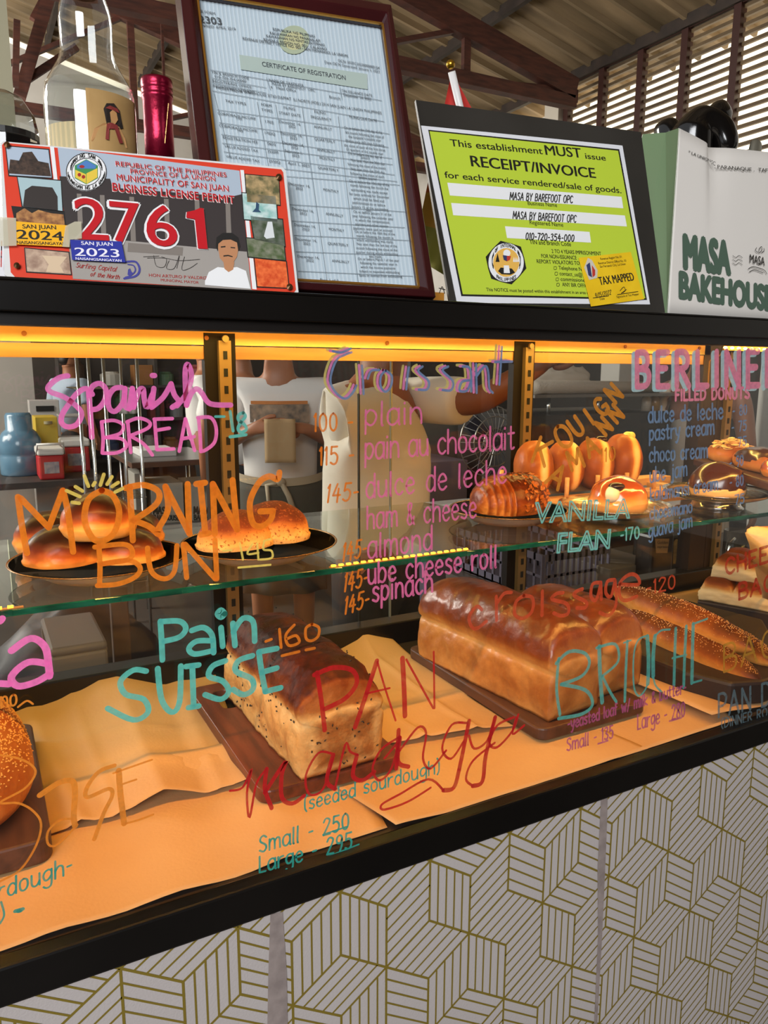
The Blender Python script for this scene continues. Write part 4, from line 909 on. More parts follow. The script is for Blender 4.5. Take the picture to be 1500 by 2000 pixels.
alm = log('almond_pastry', 'pastry heaped with sliced almonds on the narrow serving board', c_pas, c1, tdir, 0.125, 0.046, 0.028, 3.0, 'pastry')
ml = MB(); random.seed(11)
for k in range(90):
    x = random.uniform(-0.052, 0.052); y = random.uniform(-0.040, 0.040)
    if (x / 0.055) ** 2 + (y / 0.042) ** 2 > 1: continue
    z = 0.043 * (1 - ((x / 0.062) ** 2 + (y / 0.052) ** 2) * 0.55) + random.uniform(0, 0.008)
    R = rotz(random.uniform(0, 6.3)) @ rotx(random.uniform(-0.9, 0.9)); p = c1 + tdir * x + tper * y + np.array([0, 0, z])
    ml.add([p + R @ np.array([0.0085 * math.cos(t), 0.0055 * math.sin(t), dz]) for dz in (-0.0005, 0.0005) for t in np.linspace(0, 2 * PI, 9)[:-1]], [tuple(range(7, -1, -1)), tuple(range(8, 16))] + [(i, (i + 1) % 8, (i + 1) % 8 + 8, i + 8) for i in range(8)])
ml.build('sliced_almonds', mat('toasted almond', 'f0cf8c', 0.5, col2='d8a85c', nscale=60), alm)['kind'] = 'stuff'
c2 = ta + tdir * 0.205; c2[2] = zt_
ec = log('chocolate_eclair', 'chocolate glazed eclair on the narrow serving board', c_pas, c2, tdir, 0.20, 0.040, 0.028, 6.0, 'pastry')
V, Fc = ico(5); vs = []; keep = {}; fs = []
for i, u in enumerate(V):
    if u[2] > 0.12 + 0.2 * nz3(u, 2.3, 1.0):
        keep[i] = len(vs); k = 1.0 + 0.06 * nz3(u, 3.2, 2.0)
        vs.append(c2 + tdir * u[0] * 0.100 + tper * u[1] * 0.041 * k + np.array([0, 0, 0.0160 + u[2] * 0.0300 * k]))
for f in Fc:
    if all(i in keep for i in f): fs.append(tuple(keep[i] for i in f))
MB().add(vs, fs).build('chocolate_glaze', mat('dark chocolate glaze', '241008', 0.1), ec, smooth=True, solid=0.0012)
c3 = ta + tdir * 0.315; c3[2] = zt_
log('caramel_pastry', 'knobbly caramel pastry at the near end of the serving board', c_gl, c3, tper, 0.09, 0.040, 0.026, 9.0, 'pastry', group=None)
# ------------------------------------------------------------------ kraft paper, boards and loaves on the case floor
ZD = 0.8872
m_kraft = mat('kraft paper', 'c49a68', 0.75, col2='b88c5a', nscale=5, bump=0.12, bscale=220)
def sheet(label, corners, z0, seed, lift=0.003, wr=0.0022, curl=None, crease=(), creasev=(), nu=44, nv=34, saw=False):
    """corners: front-left, front-right, back-right, back-left (x,y); curl(u,v)->extra height"""
    fl, fr, brr, bl = [np.array(c) for c in corners]
    def fn(u, v):
        p = (fl * (1 - u) + fr * u) * (1 - v) + (bl * (1 - u) + brr * u) * v
        z = z0 + wr * (0.6 + nz3((p[0], p[1], 0), 7, seed)) * 0.8 + 0.0006 * nz3((p[0], p[1], 0), 30, seed)
        for cu, amp, wd in crease: z += amp * max(0, 1 - abs(u - cu) / wd)
        for cu, amp, wd in creasev: z += amp * max(0, 1 - abs(v - cu - 0.06 * math.sin(u * 5)) / wd)
        if curl: z += curl(u, v)
        if saw and v > 0.999: p = p + np.array([0, 0.004 * ((round(u * nu) % 2) * 2 - 1)])
        return (p[0], p[1], max(z, ZD + 0.0004))
    m = MB(); m.grid(fn, nu, nv)
    o = m.build('paper_sheet', m_kraft, None, smooth=True, solid=0.0003)
    return tag(o, label, 'paper', 'kraft paper sheets lining the case floor')
sheet('brown paper sheet at the front left, under the seeded sourdough price', [(-0.45, 0.0105), (0.414, 0.0180), (0.470, 0.30), (-0.45, 0.34)], ZD + 0.0008, 1.0, crease=((0.56, 0.004, 0.05), (0.70, 0.005, 0.06), (0.84, 0.004, 0.05)),
      curl=lambda u, v: 0.010 * sm(0.7, 1, v) * sm(0.5, 0.75, u) * sm(1.0, .8, u))
sheet('brown paper sheet with sharp corner in front of the seeded loaf', [(0.422, 0.0108), (0.86, 0.0108), (0.80, 0.33), (0.36, 0.30)], ZD + 0.0012, 2.0, curl=lambda u, v: 0.006 * sm(0.2, 0, u) * sm(.5, 0, v))
sheet('brown paper sheet under the front of the brioche board', [(0.80, 0.0106), (1.06, 0.0130), (1.20, 0.33), (0.78, 0.36)], ZD + 0.0016, 3.0)
sheet('creased brown paper sheet lying left of the seeded loaf board', [(-0.02, 0.190), (0.300, 0.190), (0.360, 0.600), (-0.10, 0.595)], ZD + 0.0034, 4.0, wr=0.004, crease=((0.30, 0.006, 0.05), (0.45, 0.004, 0.04), (0.62, 0.016, 0.16), (0.85, 0.003, 0.05)), creasev=((0.28, 0.004, 0.04), (0.55, 0.004, 0.04)),
      curl=lambda u, v: 0.010 * sm(0.25, 0, v) * (0.35 + 0.65 * abs(math.sin(u * 7.5))) * sm(0.1, 0.5, u) + 0.022 * sm(0.7, 1, v) * max(0, 1 - abs(u - 0.55) / 0.25), nu=60, nv=40, saw=True)
sheet('folded brown paper sheet between the two loaf boards', [(0.505, 0.195), (0.722, 0.160), (0.735, 0.598), (0.50, 0.60)], ZD + 0.0040, 5.0, wr=0.0035, crease=((0.30, 0.005, 0.05), (0.7, 0.004, 0.05)), creasev=((0.4, 0.004, 0.04),),
      curl=lambda u, v: 0.006 * sm(0.2, 0, v) * sm(1, .6, u) + 0.03 * sm(0.8, 1, v) * max(0, 1 - abs(u - 0.75) / 0.35), nu=50, nv=40, saw=True)
sheet('brown paper sheet with raised corner right of the brioche', [(1.011, 0.020), (1.9, 0.030), (1.9, 0.56), (0.985, 0.58)], ZD + 0.0048, 6.0, curl=lambda u, v: 0.014 * sm(0.16, 0.0, u) * sm(0.65, 0.1, v) + 0.010 * sm(0.3, 0.6, v) * sm(0.1, 0, u))

m_mahog = mat('mahogany', '6a3420', 0.42, col2='421e12', nscale=7, stretch=(9, 1.2, 9), bump=0.08, bscale=60)
m_walnut = mat('brown chopping wood', '553322', 0.5, col2='3a2116', nscale=7, stretch=(9, 1.2, 9))
ZB0 = ZD + 0.006
# board with a hand slot at the back
def slot_board(label, x0, x1, y0, y1, z, th, hole):
    bm = bmesh.new(); n = 7
    def rr(xa, xb, ya, yb, r):
        P = []
        for cx, cy, a0 in ((xb - r, yb - r, 0), (xa + r, yb - r, PI / 2), (xa + r, ya + r, PI), (xb - r, ya + r, 1.5 * PI)):
            for k in range(n): t = a0 + PI / 2 * k / (n - 1); P.append((cx + r * math.cos(t), cy + r * math.sin(t)))
        return P
    outer = rr(x0, x1, y0, y1, 0.018)
    m = MB(); 
    if hole:
        inner = rr(*hole, 0.012); N_ = len(outer)
        vs = [(p[0], p[1], zz) for zz in (z, z + th) for L_ in (outer, inner) for p in L_]
        fs = []
        for i in range(N_):
            j = (i + 1) % N_
            fs += [(i, j, N_ + j, N_ + i), (2 * N_ + j, 2 * N_ + i, 3 * N_ + i, 3 * N_ + j), (j, i, 2 * N_ + i, 2 * N_ + j), (N_ + i, N_ + j, 3 * N_ + j, 3 * N_ + i)]
        m.add(vs, fs)
    else: m.prism([(p[0], p[1], z) for p in outer], (0, 0, th))
    bm.free()
    return tag(m.build('cutting_board', m_mahog if hole else m_walnut, None, bevel=0.003, fixn=True), label, 'board', 'boards under the loaves')
slot_board('mahogany cutting board with hand slot under the seeded loaf', 0.288, 0.500, 0.128, 0.502, ZB0, 0.020, (0.318, 0.348, 0.395, 0.470))
slot_board('brown cutting board under the two brioche loaves', 0.720, 0.948, 0.094, 0.500, ZB0 + .001, 0.020, None)
slot_board('thick dark board under the round sourdough at the left', -0.24, 0.040, 0.136, 0.47, ZB0 - .001, 0.030, None)

c_seed = crust('seeded loaf crust', [(0.0, 'd8b47a'), (0.25, 'c8985a'), (0.45, '9c6230'), (0.68, '7a3c18'), (0.88, '44190c'), (1.0, '2a1008')], 0.55, 0.32, 30, 0.8, 70, 0.0)
c_brio = crust('brioche crust', [(0.0, 'd09e5a'), (0.22, 'ba7e40'), (0.42, '9a5c28'), (0.6, '7e3c18'), (0.85, '5e2810'), (1.0, '42190b')], 0.36, 0.34, 22, 0.45, 60, 0.3)
def tin_loaf(name, label, mt, c, W, L, hs, H, seed, over=0.006, yaw=0.0, dome_pow=2.4, rough=0.003, lo=0.12, top=0.72, group=None, lumps=0, cat='loaf', endrow=0.30):
    """tin-baked loaf along y: straight sides to the seam height hs, domed crust above that overhangs a little"""
    NY, NT = 110, 96; m = MB(); at = []; R = rotz(yaw)
    prof = []
    for k in range(NT):
        t = k / NT
        if t < 0.16: s = t / 0.16; prof.append((-W / 2 + W * s, 0.0, 0))                                  # underside
        elif t < 0.34: s = (t - 0.16) / 0.18; prof.append((W / 2 * (1 + 0.05 * math.sin(s * PI)), hs * s, 1))
        elif t < 0.82: 
            s = (t - 0.34) / 0.48; a = PI * s; x = math.cos(a); 
            prof.append(((W / 2 + over * math.sin(a) ** 0.35) * math.copysign(abs(x) ** 0.80, x), hs + (H - hs) * math.sin(a) ** 0.85, 2))
        else: s = (t - 0.82) / 0.18; prof.append((-W / 2 * (1 + 0.05 * math.sin(s * PI)), hs * (1 - s), 3))
    for i in range(NY + 1):
        v = -1 + 2 * i / NY
        e = max(0.0, 1 - abs(v) ** 14) ** (1 / 5.0); 
        for k, (x, z, zone) in enumerate(prof):
            ez = max(0.0, 1 - abs(v) ** 6) ** (1 / 3.0)
            zz = z if z <= hs else hs + (z - hs) * (0.25 + 0.75 * ez)
            xx = x * (0.90 + 0.10 * e) if i not in (0, NY) else x * 0.86
            if i in (0, NY): zz = 0.004 + (zz) * 0.93
            lump = 1 + (0.05 * math.sin(v * PI * lumps + seed) if lumps and z > hs else 0)
            q = np.array([xx * 22, v * L * 11, zz * 22])
            dn = rough * nz3(q, 1.0, seed) + rough * 0.45 * nz3(q, 3.1, seed)
            nx = math.copysign(min(1, abs(x) / (W / 2)) ** 3, x); nzv = sm(hs * 0.8, H, z)
            p = np.array([xx + dn * nx, v * L / 2, max(0.0, zz * lump + dn * nzv)])
            # a pinched seam line where crust meets tin side
            if z > hs * 0.84 and z < hs + 0.012: p[0] *= 1 - 0.05 * math.exp(-((z - hs) / 0.005) ** 2)
            m.v.append(tuple(R @ p + np.array(c)))
            if zone == 2: 
                a = lo + (top - lo) * sm(hs, hs + (H - hs) * 0.35, zz) + 0.14 * sm(hs + (H - hs) * 0.5, H, zz)
                if abs(v) > 0.96: a *= 0.75
            elif zone == 0: a = 0.45
            else: a = lo + 0.20 * (1 - abs(z / hs - 0.45) * 1.6) - 0.10 * sm(0.75, 1.0, z / hs)
            at.append(a)
    n = NT
    for i in range(NY):
        for k in range(n): m.f.append((i * n + k, i * n + (k + 1) % n, (i + 1) * n + (k + 1) % n, (i + 1) * n + k))
    # end faces: concentric rings towards the middle, gently bulged and browned
    for e_, row, sg in ((0, 0, -1), (1, NY, 1)):
        base_i = row * n; ring = [np.array(m.v[base_i + k]) for k in range(n)]; cen = np.mean(ring, axis=0)
        dirv = R @ np.array([0, sg, 0]); prev = base_i
        NRg = 9
        for j in range(1, NRg + 1):
            s = j / NRg; st = len(m.v)
            for k in range(n):
                p = cen * s + ring[k] * (1 - s) if j < NRg else cen + (ring[k] - cen) * 0.02
                b_ = 0.0065 * (1 - (1 - s) ** 3) + 0.0035 * nz3(p * 20, 1.6, seed + 5) * min(1, s * 4)
                m.v.append(tuple(p + dirv * b_)); at.append(endrow * sm(0.0, 0.35, s) + lo * 0.9 + 0.12 * nz3(p * 20, 1.2, seed + 9) - (0.0 if p[2] - c[2] < hs else 0.05))
            for k in range(n):
                f = (prev + k, prev + (k + 1) % n, st + (k + 1) % n, st + k)
                m.f.append(f if sg > 0 else f[::-1])
            prev = st
        f = tuple(range(prev, prev + n)); m.f.append(f if sg > 0 else f[::-1])
    m.mi = [0] * len(m.f)
    o = m.build(name, mt, None, smooth=True, attr=at, fixn=True)
    return tag(o, label, cat, group)
zl = ZB0 + 0.0205
SLc = (0.402, 0.288, zl)
sl = tin_loaf('seeded_loaf', 'tall seeded sourdough tin loaf with dark crust on the slotted board', c_seed, SLc, 0.122, 0.315, 0.078, 0.148, 3.3, 0.004, 0.03, rough=0.005, lo=0.12, top=0.82, lumps=0, endrow=0.34)
sd = MB(); random.seed(21)
for k in range(150):
    side = random.random(); v = random.uniform(-0.46, 0.46) * 0.315
    if side < 0.5: p = np.array([-0.0625, v, random.uniform(0.008, 0.09)]); nn = np.array([-1, 0, 0.1])
    elif side < 0.8: p = np.array([random.uniform(-0.05, 0.05), -0.1635, random.uniform(0.008, 0.10)]); nn = np.array([0, -1, 0])
    else: a = random.uniform(0.3, PI - 0.3); p = np.array([-0.064 * math.copysign(abs(math.cos(a)) ** .72, math.cos(a)), v, 0.078 + 0.0705 * math.sin(a) ** 0.72]); nn = np.array([-math.cos(a), 0, math.sin(a)])
    R = rotz(0.03); nn = R @ nn / np.linalg.norm(nn); t1 = np.cross(nn, (0.3, 0.5, 0.8)); t1 /= np.linalg.norm(t1); t2 = np.cross(nn, t1); a = random.uniform(0, PI); u1 = t1 * math.cos(a) + t2 * math.sin(a); u2 = np.cross(nn, u1)
    sd.ell(np.array(SLc) + R @ p, (1, 1, 1), 6, 4, rot=np.array([u1 * 0.0022, u2 * 0.0010, nn * 0.0012]).T)
sd.build('seeds', mat('black seed', '1e1410', 0.4), sl, smooth=True)['kind'] = 'stuff'
BLc = (0.790, 0.285, zl + .001)
tin_loaf('brioche_loaf', 'large glossy brioche loaf nearest on the brown board', c_brio, BLc, 0.116, 0.345, 0.080, 0.160, 6.1, 0.009, 0.10, rough=0.0035, lo=0.20, top=0.74, lumps=0, group='brioche loaves on the board', endrow=0.18)
tin_loaf('brioche_loaf', 'second brioche loaf partly hidden behind the large one', c_brio, (0.922, 0.252, zl + .001), 0.110, 0.215, 0.078, 0.148, 8.4, 0.008, 0.10, rough=0.0035, lo=0.22, top=0.72, lumps=0, group='brioche loaves on the board', endrow=0.18)
# round dark sourdough at the left
c_sour = crust('sourdough crust', [(0.0, 'd89a50'), (0.35, 'a85c24'), (0.6, '6a2e12'), (0.8, '3c190b'), (1.0, '200d07')], 0.55, 0.22, 20, 0.6, 60, 0)
V, Fc = ico(6); vs = []; at = []; cR = np.array([-0.117, 0.262, ZB0 + 0.029])
for u in V:
    k = 1 + 0.03 * nz3(u, 1.5, 4); r = 0.148
    z = u[2] * 0.150 if u[2] > 0 else u[2] * 0.05
    band = math.hypot(u[0], u[1])
    score = 0.010 * math.exp(-((u[0] - 0.55 + 0.25 * u[1] * u[1]) / 0.09) ** 2) if u[2] > 0.2 else 0
    vs.append(cR + np.array([u[0] * r * k, u[1] * r * 1.02 * k, max(-0.03, z * k) + 0.03 - score]))
    dark = sm(0.42, 0.62, u[2] - 0.18 * u[0]); at.append(0.28 + 0.55 * dark + 0.05 * nz3(u, 3, 1))
so = tag(MB().add(vs, Fc).build('round_sourdough', c_sour, None, smooth=True, attr=at), 'round dark sourdough with seeded rim, cut by the left edge', 'loaf')
gr = MB(); random.seed(8)
for k in range(2600):
    a = random.uniform(-1.9, 1.9); zz = random.gauss(0.46, 0.16)
    if not 0.1 < zz < 0.85: continue
    b_ = math.sqrt(1 - zz * zz); u = np.array([b_ * math.cos(a), b_ * math.sin(a), zz]); kk = 1 + 0.03 * nz3(u, 1.5, 4)
    p = cR + np.array([u[0] * 0.148 * kk, u[1] * 0.151 * kk, zz * 0.150 * kk + 0.03]); s = random.uniform(0.0010, 0.0019)
    gr.add([p + np.array(q) * s for q in ((1, 0, 0), (-.6, .8, 0), (-.6, -.8, 0), (0, 0, 1.2))], [(0, 1, 3), (1, 2, 3), (2, 0, 3)])
gr.build('grain_coating', mat('golden grit', 'e0a850', 0.4), so)['kind'] = 'stuff'

# baguettes on their dark stand
c_bag = crust('baguette crust', [(0.0, 'd29448'), (0.3, 'b4702c'), (0.55, '7c3e14'), (0.8, '44200c'), (1.0, '2a1208')], 0.5, 0.30, 14, 0.4, 90, 0)
bz = ZD + 0.008
dl = thing('bread_stand', 'dark curved wooden stand carrying the sesame baguettes', 'stand', (1.25, 0.3, bz))
fe = [at_z(x, y, bz) for x, y in ((1222, 1285), (1240, 1316), (1335, 1356), (1425, 1380), (1488, 1376), (1545, 1354))]
outl = [(p[0], p[1]) for p in fe] + [(1.44, 0.24), (1.40, 0.46), (1.12, 0.50), (1.06, 0.42)]
m = MB(); m.prism([(x, y, bz) for x, y in outl], (0, 0, 0.042)); m.build('block', mat('near black wood', '2a1810', 0.55, col2='1a0f0a', nscale=7), dl, bevel=0.006, fixn=True)
bt = bz + 0.042
Gb = 'sesame baguettes on the dark stand'
def bag(label, a, b, r, seed, group):
    a, b = np.array(a), np.array(b); o = log('baguette', label, c_bag, (a + b) / 2, b - a, np.linalg.norm(b - a), r, r * 0.9, seed, 'baguette', 0.10, 0.62, group, tip=2.2, nn=120)
    g = MB(); random.seed(int(seed * 10)); d = (b - a) / np.linalg.norm(b - a); s_ = np.cross((0, 0, 1), d); s_ /= np.linalg.norm(s_); up = np.cross(d, s_); L = np.linalg.norm(b - a)
    for k in range(620):
        v = random.uniform(-0.95, 0.95); t = random.gauss(PI / 2 + 0.1, 0.40); sc = max(0.02, 1 - abs(v) ** 2.2) ** 0.5
        q = np.array([v * L / r * .25, math.cos(t), math.sin(t)]); kk = 1 + 0.05 * nz3(q, 1.5, seed) + 0.015 * nz3(q, 5, seed)
        p = (a + b) / 2 + d * v * L / 2 + s_ * math.cos(t) * r * sc * kk + up * (max(math.sin(t) * r * 0.9 * sc * kk, -0.5 * r) + 0.55 * r * 0.9); s = random.uniform(0.0008, 0.0014)
        g.add([p + np.array(w) * s for w in ((1, 0, 0), (-.6, .8, 0), (-.6, -.8, 0), (0, 0, 1.2))], [(0, 1, 3), (1, 2, 3), (2, 0, 3)])
    g.build('sesame_coating', mat('sesame grain', 'c48c40', 0.45), o)['kind'] = 'stuff'
    return o
def ez(px, py, z, dz=0.0): q = at_z(px, py, z); q[2] = bt + dz; return q
bag('front dark sesame baguette with pointed tip toward the glass', ez(1212, 1196, bt + .02), ez(1484, 1335, .929, -.024), 0.038, 2.2, Gb)
bag('upper golden sesame baguette lying behind the front one', ez(1200, 1150, bt + .052, .030), ez(1470, 1268, bt + .034, .016), 0.038, 4.7, Gb)
bag('third sesame baguette mostly hidden at the right', ez(1370, 1215, bt + .02), ez(1512, 1296, bt + .008, -.006), 0.030, 7.9, Gb)
# dinner rolls: two pulled slabs stacked and one slab leaning on its edge, on a dark tray
c_roll = crust('dinner roll crust', [(0.0, 'dcc090'), (0.2, 'd2ac70'), (0.42, 'b87434'), (0.7, '884218'), (1.0, '5c280c')], 0.45, 0.12, 26, 0.25, 110, 0.1)
def slab(label, c, nx, ny, s, h, seed, R, group):
    m = MB(); at = []; K = 14; W, L = nx * s, ny * s
    nu, nv = nx * K, ny * K
    for j in range(nv + 1):
        for i in range(nu + 1):
            x = i / nu * W; y = j / nv * L; fx = (x / s) % 1.0 if 0 < i < nu else (0 if i == 0 else 1); fy = (y / s) % 1.0 if 0 < j < nv else (0 if j == 0 else 1)
            dm = (1 - abs(2 * fx - 1) ** 3.2) * (1 - abs(2 * fy - 1) ** 3.2); q = np.array([x * 20, y * 20, 0])
            z = h * (0.60 + 0.52 * max(0, dm) ** 0.5) + 0.002 * nz3(q, 2, seed)
            m.v.append(tuple(R @ np.array([x - W / 2, y - L / 2, z]) + np.array(c))); at.append(0.24 + 0.70 * sm(0.02, 0.45, dm))
    for j in range(nv):
        for i in range(nu): a = j * (nu + 1) + i; m.f.append((a, a + 1, a + nu + 2, a + nu + 1))
    rim = [i for i in range(nu + 1)] + [(j + 1) * (nu + 1) - 1 for j in range(1, nv + 1)] + [nv * (nu + 1) + i for i in range(nu - 1, -1, -1)] + [j * (nu + 1) for j in range(nv - 1, 0, -1)]
    prev = rim; n = len(rim); NS = 8
    for k in range(1, NS + 1):
        st = len(m.v)
        for r_ in rim:
            p = R.T @ (np.array(m.v[r_]) - np.array(c)); t = k / NS; q = np.array([p[0] * 25, p[1] * 25, t * 3]); o_ = 0.0035 * math.sin(t * PI) + 0.0028 * nz3(q, 2.2, seed)
            dv = np.array([p[0] / (W / 2), p[1] / (L / 2), 0]); 
            m.v.append(tuple(R @ np.array([p[0] + dv[0] * o_, p[1] + dv[1] * o_, p[2] * (1 - t)]) + np.array(c))); at.append(0.05 + 0.06 * nz3(q, 3, seed))
        cur = list(range(st, st + n))
        for i in range(n): m.f.append((prev[i], prev[(i + 1) % n], cur[(i + 1) % n], cur[i])[::-1])
        prev = cur
    m.f.append(tuple(prev)); m.mi = [0] * len(m.f)
    return tag(m.build('dinner_roll_slab', c_roll, None, smooth=True, attr=at, fixn=True), label, 'bread rolls', group)
Gr = 'pull-apart dinner roll slabs'
ra = 0.42
MB_ = MB(); tz = ZD + 0.008
MB_.obox((1.60, 0.345, tz + 0.02), rotz(ra) @ np.array([0.13, 0, 0]), rotz(ra) @ np.array([0, 0.12, 0]), (0, 0, 0.02))
tag(MB_.build('bread_tray', mat('near black wood', '2a1810', 0.55), None, bevel=0.004), 'dark tray block under the dinner roll slabs', 'tray')
slab('lowest dinner roll slab on the dark tray', (1.575, 0.350, tz + 0.040), 3, 3, 0.068, 0.050, 1.0, rotz(ra), Gr)
slab('middle dinner roll slab stacked on the lowest one', (1.555, 0.360, tz + 0.091), 2, 2, 0.066, 0.050, 2.0, rotz(ra), Gr)
slab('dinner roll slab leaning upright at the right of the stack', tuple(at_d(1538, 1124, 1.30)), 2, 2, 0.068, 0.048, 3.0, rotz(ra - 0.5) @ roty(1.15), Gr)
# ------------------------------------------------------------------ things standing on the case top
ZT = 1.5268
def flatm(n, c, r=0.6): return mat('print ' + n, c, r)
def slabpx(name, pl, pts, th, m, parent, lvl=0.0, bevel=0.0):
    """flat solid thing: outline looked up on its plane, real thickness behind"""
    P = [pl.at(x, y, lvl) for x, y in pts]; b = MB(); b.prism(P, -pl.n * th); return b.build(name, m, parent, bevel=bevel, fixn=True)
def art(name, pl, m, parent, fns, label=None):
    b = MB()
    for f in fns: f(b)
    o = b.build(name, m, parent)
    if label: o['label'] = label
    return o
PP = lambda pl, pts, l: (lambda b: ppoly(b, pl, pts, l))
EE = lambda pl, cx, cy, rx, ry, l: (lambda b: pellipse(b, pl, cx, cy, rx, ry, l))
TT = lambda pl, s, x0, y0, x1, y1, h, bo, l: (lambda b: ptext(b, pl, s, x0, y0, x1, y1, h, bo, l))
ST = lambda pl, s, x0, y0, x1, y1, h, w, l, **k: (lambda b: stext(b, pl, s, x0, y0, x1, y1, h, w, l, **k))
TR = lambda pl, st, w, l, ox=0, oy=0, sc=1.0: (lambda b: trace(b, pl, st, w, ox, oy, sc, l))
def ringtext(pl, s, cx, cy, rx, ry, a0, a1, h, w, lv, inward=False):
    def fn(b):
        n = len(s)
        for i, ch in enumerate(s):
            a = math.radians(a0 + (a1 - a0) * (i + .5) / n); x = cx + rx * math.cos(a); y = cy - ry * math.sin(a)
            dx, dy = (math.sin(a), math.cos(a)) if not inward else (-math.sin(a), -math.cos(a))
            g = GL.get(ch, GL[' '])[0]; wd = g * h / 6 * 0.5
            if ch != ' ': stext(b, pl, ch, x - dx * wd, y - dy * wd, x + dx * wd, y + dy * wd, h, w, lv)
    return fn
def scl(k, ox, oy): return lambda pts: [(ox + k * x, oy + k * y) for x, y in pts]

# --- licence plate
LP = Plane((0.036, 0.020, ZT), -0.10, 0.38)
lic = thing('licence_plate', 'red bordered business licence plate reading 2761 on the case top', 'sign', LP.at(295, 560))
slabpx('plate_sheet', LP, [(6, 276), (552, 327), (558, 333), (583, 570), (578, 577), (18, 544), (9, 536), (1, 282)], 0.0012, mat('white enamel', 'd9d8d6', 0.35), lic)
h = scl(.5, 0, 0)
art('red_field', LP, flatm('red', 'd8422c', 0.35), lic, [PP(LP, [(8, 279), (549, 331), (553, 337), (578, 566), (573, 573), (30, 542), (21, 532), (4, 284)], 0.0003)])
art('scene_backdrop', LP, flatm('pale sky', 'a9b6c4'), lic, [PP(LP, h([(225, 577), (935, 668), (982, 1135), (285, 1090)]), 0.0005)])
art('pavement', LP, flatm('pavement', '9c958e'), lic, [PP(LP, h([(262, 905), (965, 965), (982, 1135), (285, 1090)]), 0.0006)])
art('dark_building', LP, flatm('dark building', '332b2a'), lic, [PP(LP, h([(232, 690), (430, 700), (440, 735), (900, 770), (945, 760), (968, 985), (262, 920)]), 0.0007)])
art('building_columns', LP, flatm('columns', '7d746c'), lic, [PP(LP, h([(x, 740 + x * .06), (x + 18, 741 + x * .06), (x + 26, 905 + x * .08), (x + 6, 904 + x * .08)]), 0.0008) for x in (300, 390, 505, 640, 760, 880)] + [PP(LP, h([(500, 950), (715, 968), (712, 1000), (498, 985)]), 0.0008)])
art('white_bars', LP, flatm('white', 'e6e6e6'), lic, [PP(LP, h(p), 0.0006) for p in ([(195, 575), (211, 576), (225, 705), (210, 703)], [(240, 830), (256, 832), (262, 890), (246, 888)], [(938, 665), (952, 666), (1002, 1132), (985, 1130)])])
art('photo_borders', LP, flatm('near black', '15120f'), lic, [PP(LP, h(p), 0.0008) for p in ([(20, 570), (192, 584), (206, 700), (33, 690)], [(65, 690), (240, 705), (248, 830), (85, 812)], [(44, 806), (252, 826), (260, 890), (60, 880)], [(94, 968), (272, 985), (281, 1077), (102, 1066)], [(954, 680), (1090, 692), (1096, 806), (962, 795)], [(942, 752), (1080, 766), (1087, 872), (950, 862)], [(974, 842), (1105, 856), (1116, 968), (990, 940)], [(958, 928), (1110, 940), (1118, 1022), (966, 1008)], [(990, 1007), (1120, 1021), (1131, 1130), (1001, 1124)])])
def pic(nm, c, pts, l=0.0009, c2=None, ns=300): return art('photo_print', LP, mat('photo ' + nm, c, 0.5, col2=c2, nscale=ns) if c2 else flatm(nm, c), lic, [PP(LP, h(pts), l)], nm + ' printed on the plate')
pic('pale church sky', 'aab8c8', [(24, 574), (189, 588), (202, 696), (37, 686)])
pic('brown church front', '4e3b30', [(34, 680), (40, 625), (75, 630), (90, 598), (125, 595), (150, 632), (190, 640), (200, 692)], 0.0010, '2a201a')
pic('grey tower sky', 'a4bcc0', [(69, 694), (237, 709), (244, 826), (89, 808)])
pic('dark watch tower', '2e2622', [(90, 808), (98, 745), (125, 728), (205, 735), (225, 770), (226, 824)], 0.0010)
pic('brown clay jars', '6c3c24', [(64, 835), (96, 815), (125, 835), (150, 822), (200, 835), (248, 840), (254, 886), (64, 876)], 0.0009, 'c08a50', 160)
pic('potter hands on clay', 'c4a890', [(98, 972), (268, 989), (277, 1073), (106, 1062)], 0.0009, '8a6a58', 140)
pic('pale clay bowl', 'd2b898', [(165, 1000), (262, 1005), (235, 1040), (250, 1068), (180, 1064), (190, 1035)], 0.0010)
pic('house under trees', '5a5a3a', [(958, 684), (1087, 695), (1093, 802), (965, 791)], 0.0009, 'c8a878', 120)
pic('surfer on a green wave', '86b8b0', [(946, 756), (1076, 769), (1083, 868), (953, 858)], 0.0009, 'd0e0dc', 110)
pic('small dark surfer', '2c4a66', [(1000, 790), (1012, 800), (1010, 822), (1020, 832), (985, 830), (998, 815)], 0.0010)
pic('waterfall between rocks', '6e7468', [(978, 846), (1102, 860), (1112, 963), (994, 937)], 0.0009, '3a4a30', 120)
pic('white falling water', 'd4d8d8', [(1045, 868), (1062, 868), (1072, 930), (1040, 935), (1030, 925)], 0.0010)
pic('river stones and woods', '4a5c34', [(962, 932), (1106, 944), (1114, 1018), (970, 1004)], 0.0009, '8a8a78', 120)
pic('orange shrimps', 'cc4416', [(994, 1011), (1116, 1024), (1127, 1126), (1005, 1120)], 0.0009, 'f0743a', 190)
art('seal', LP, flatm('white', 'e6e6e6'), lic, [EE(LP, 168.5, 337, 40, 37.5, 0.0009)], 'round white town seal')
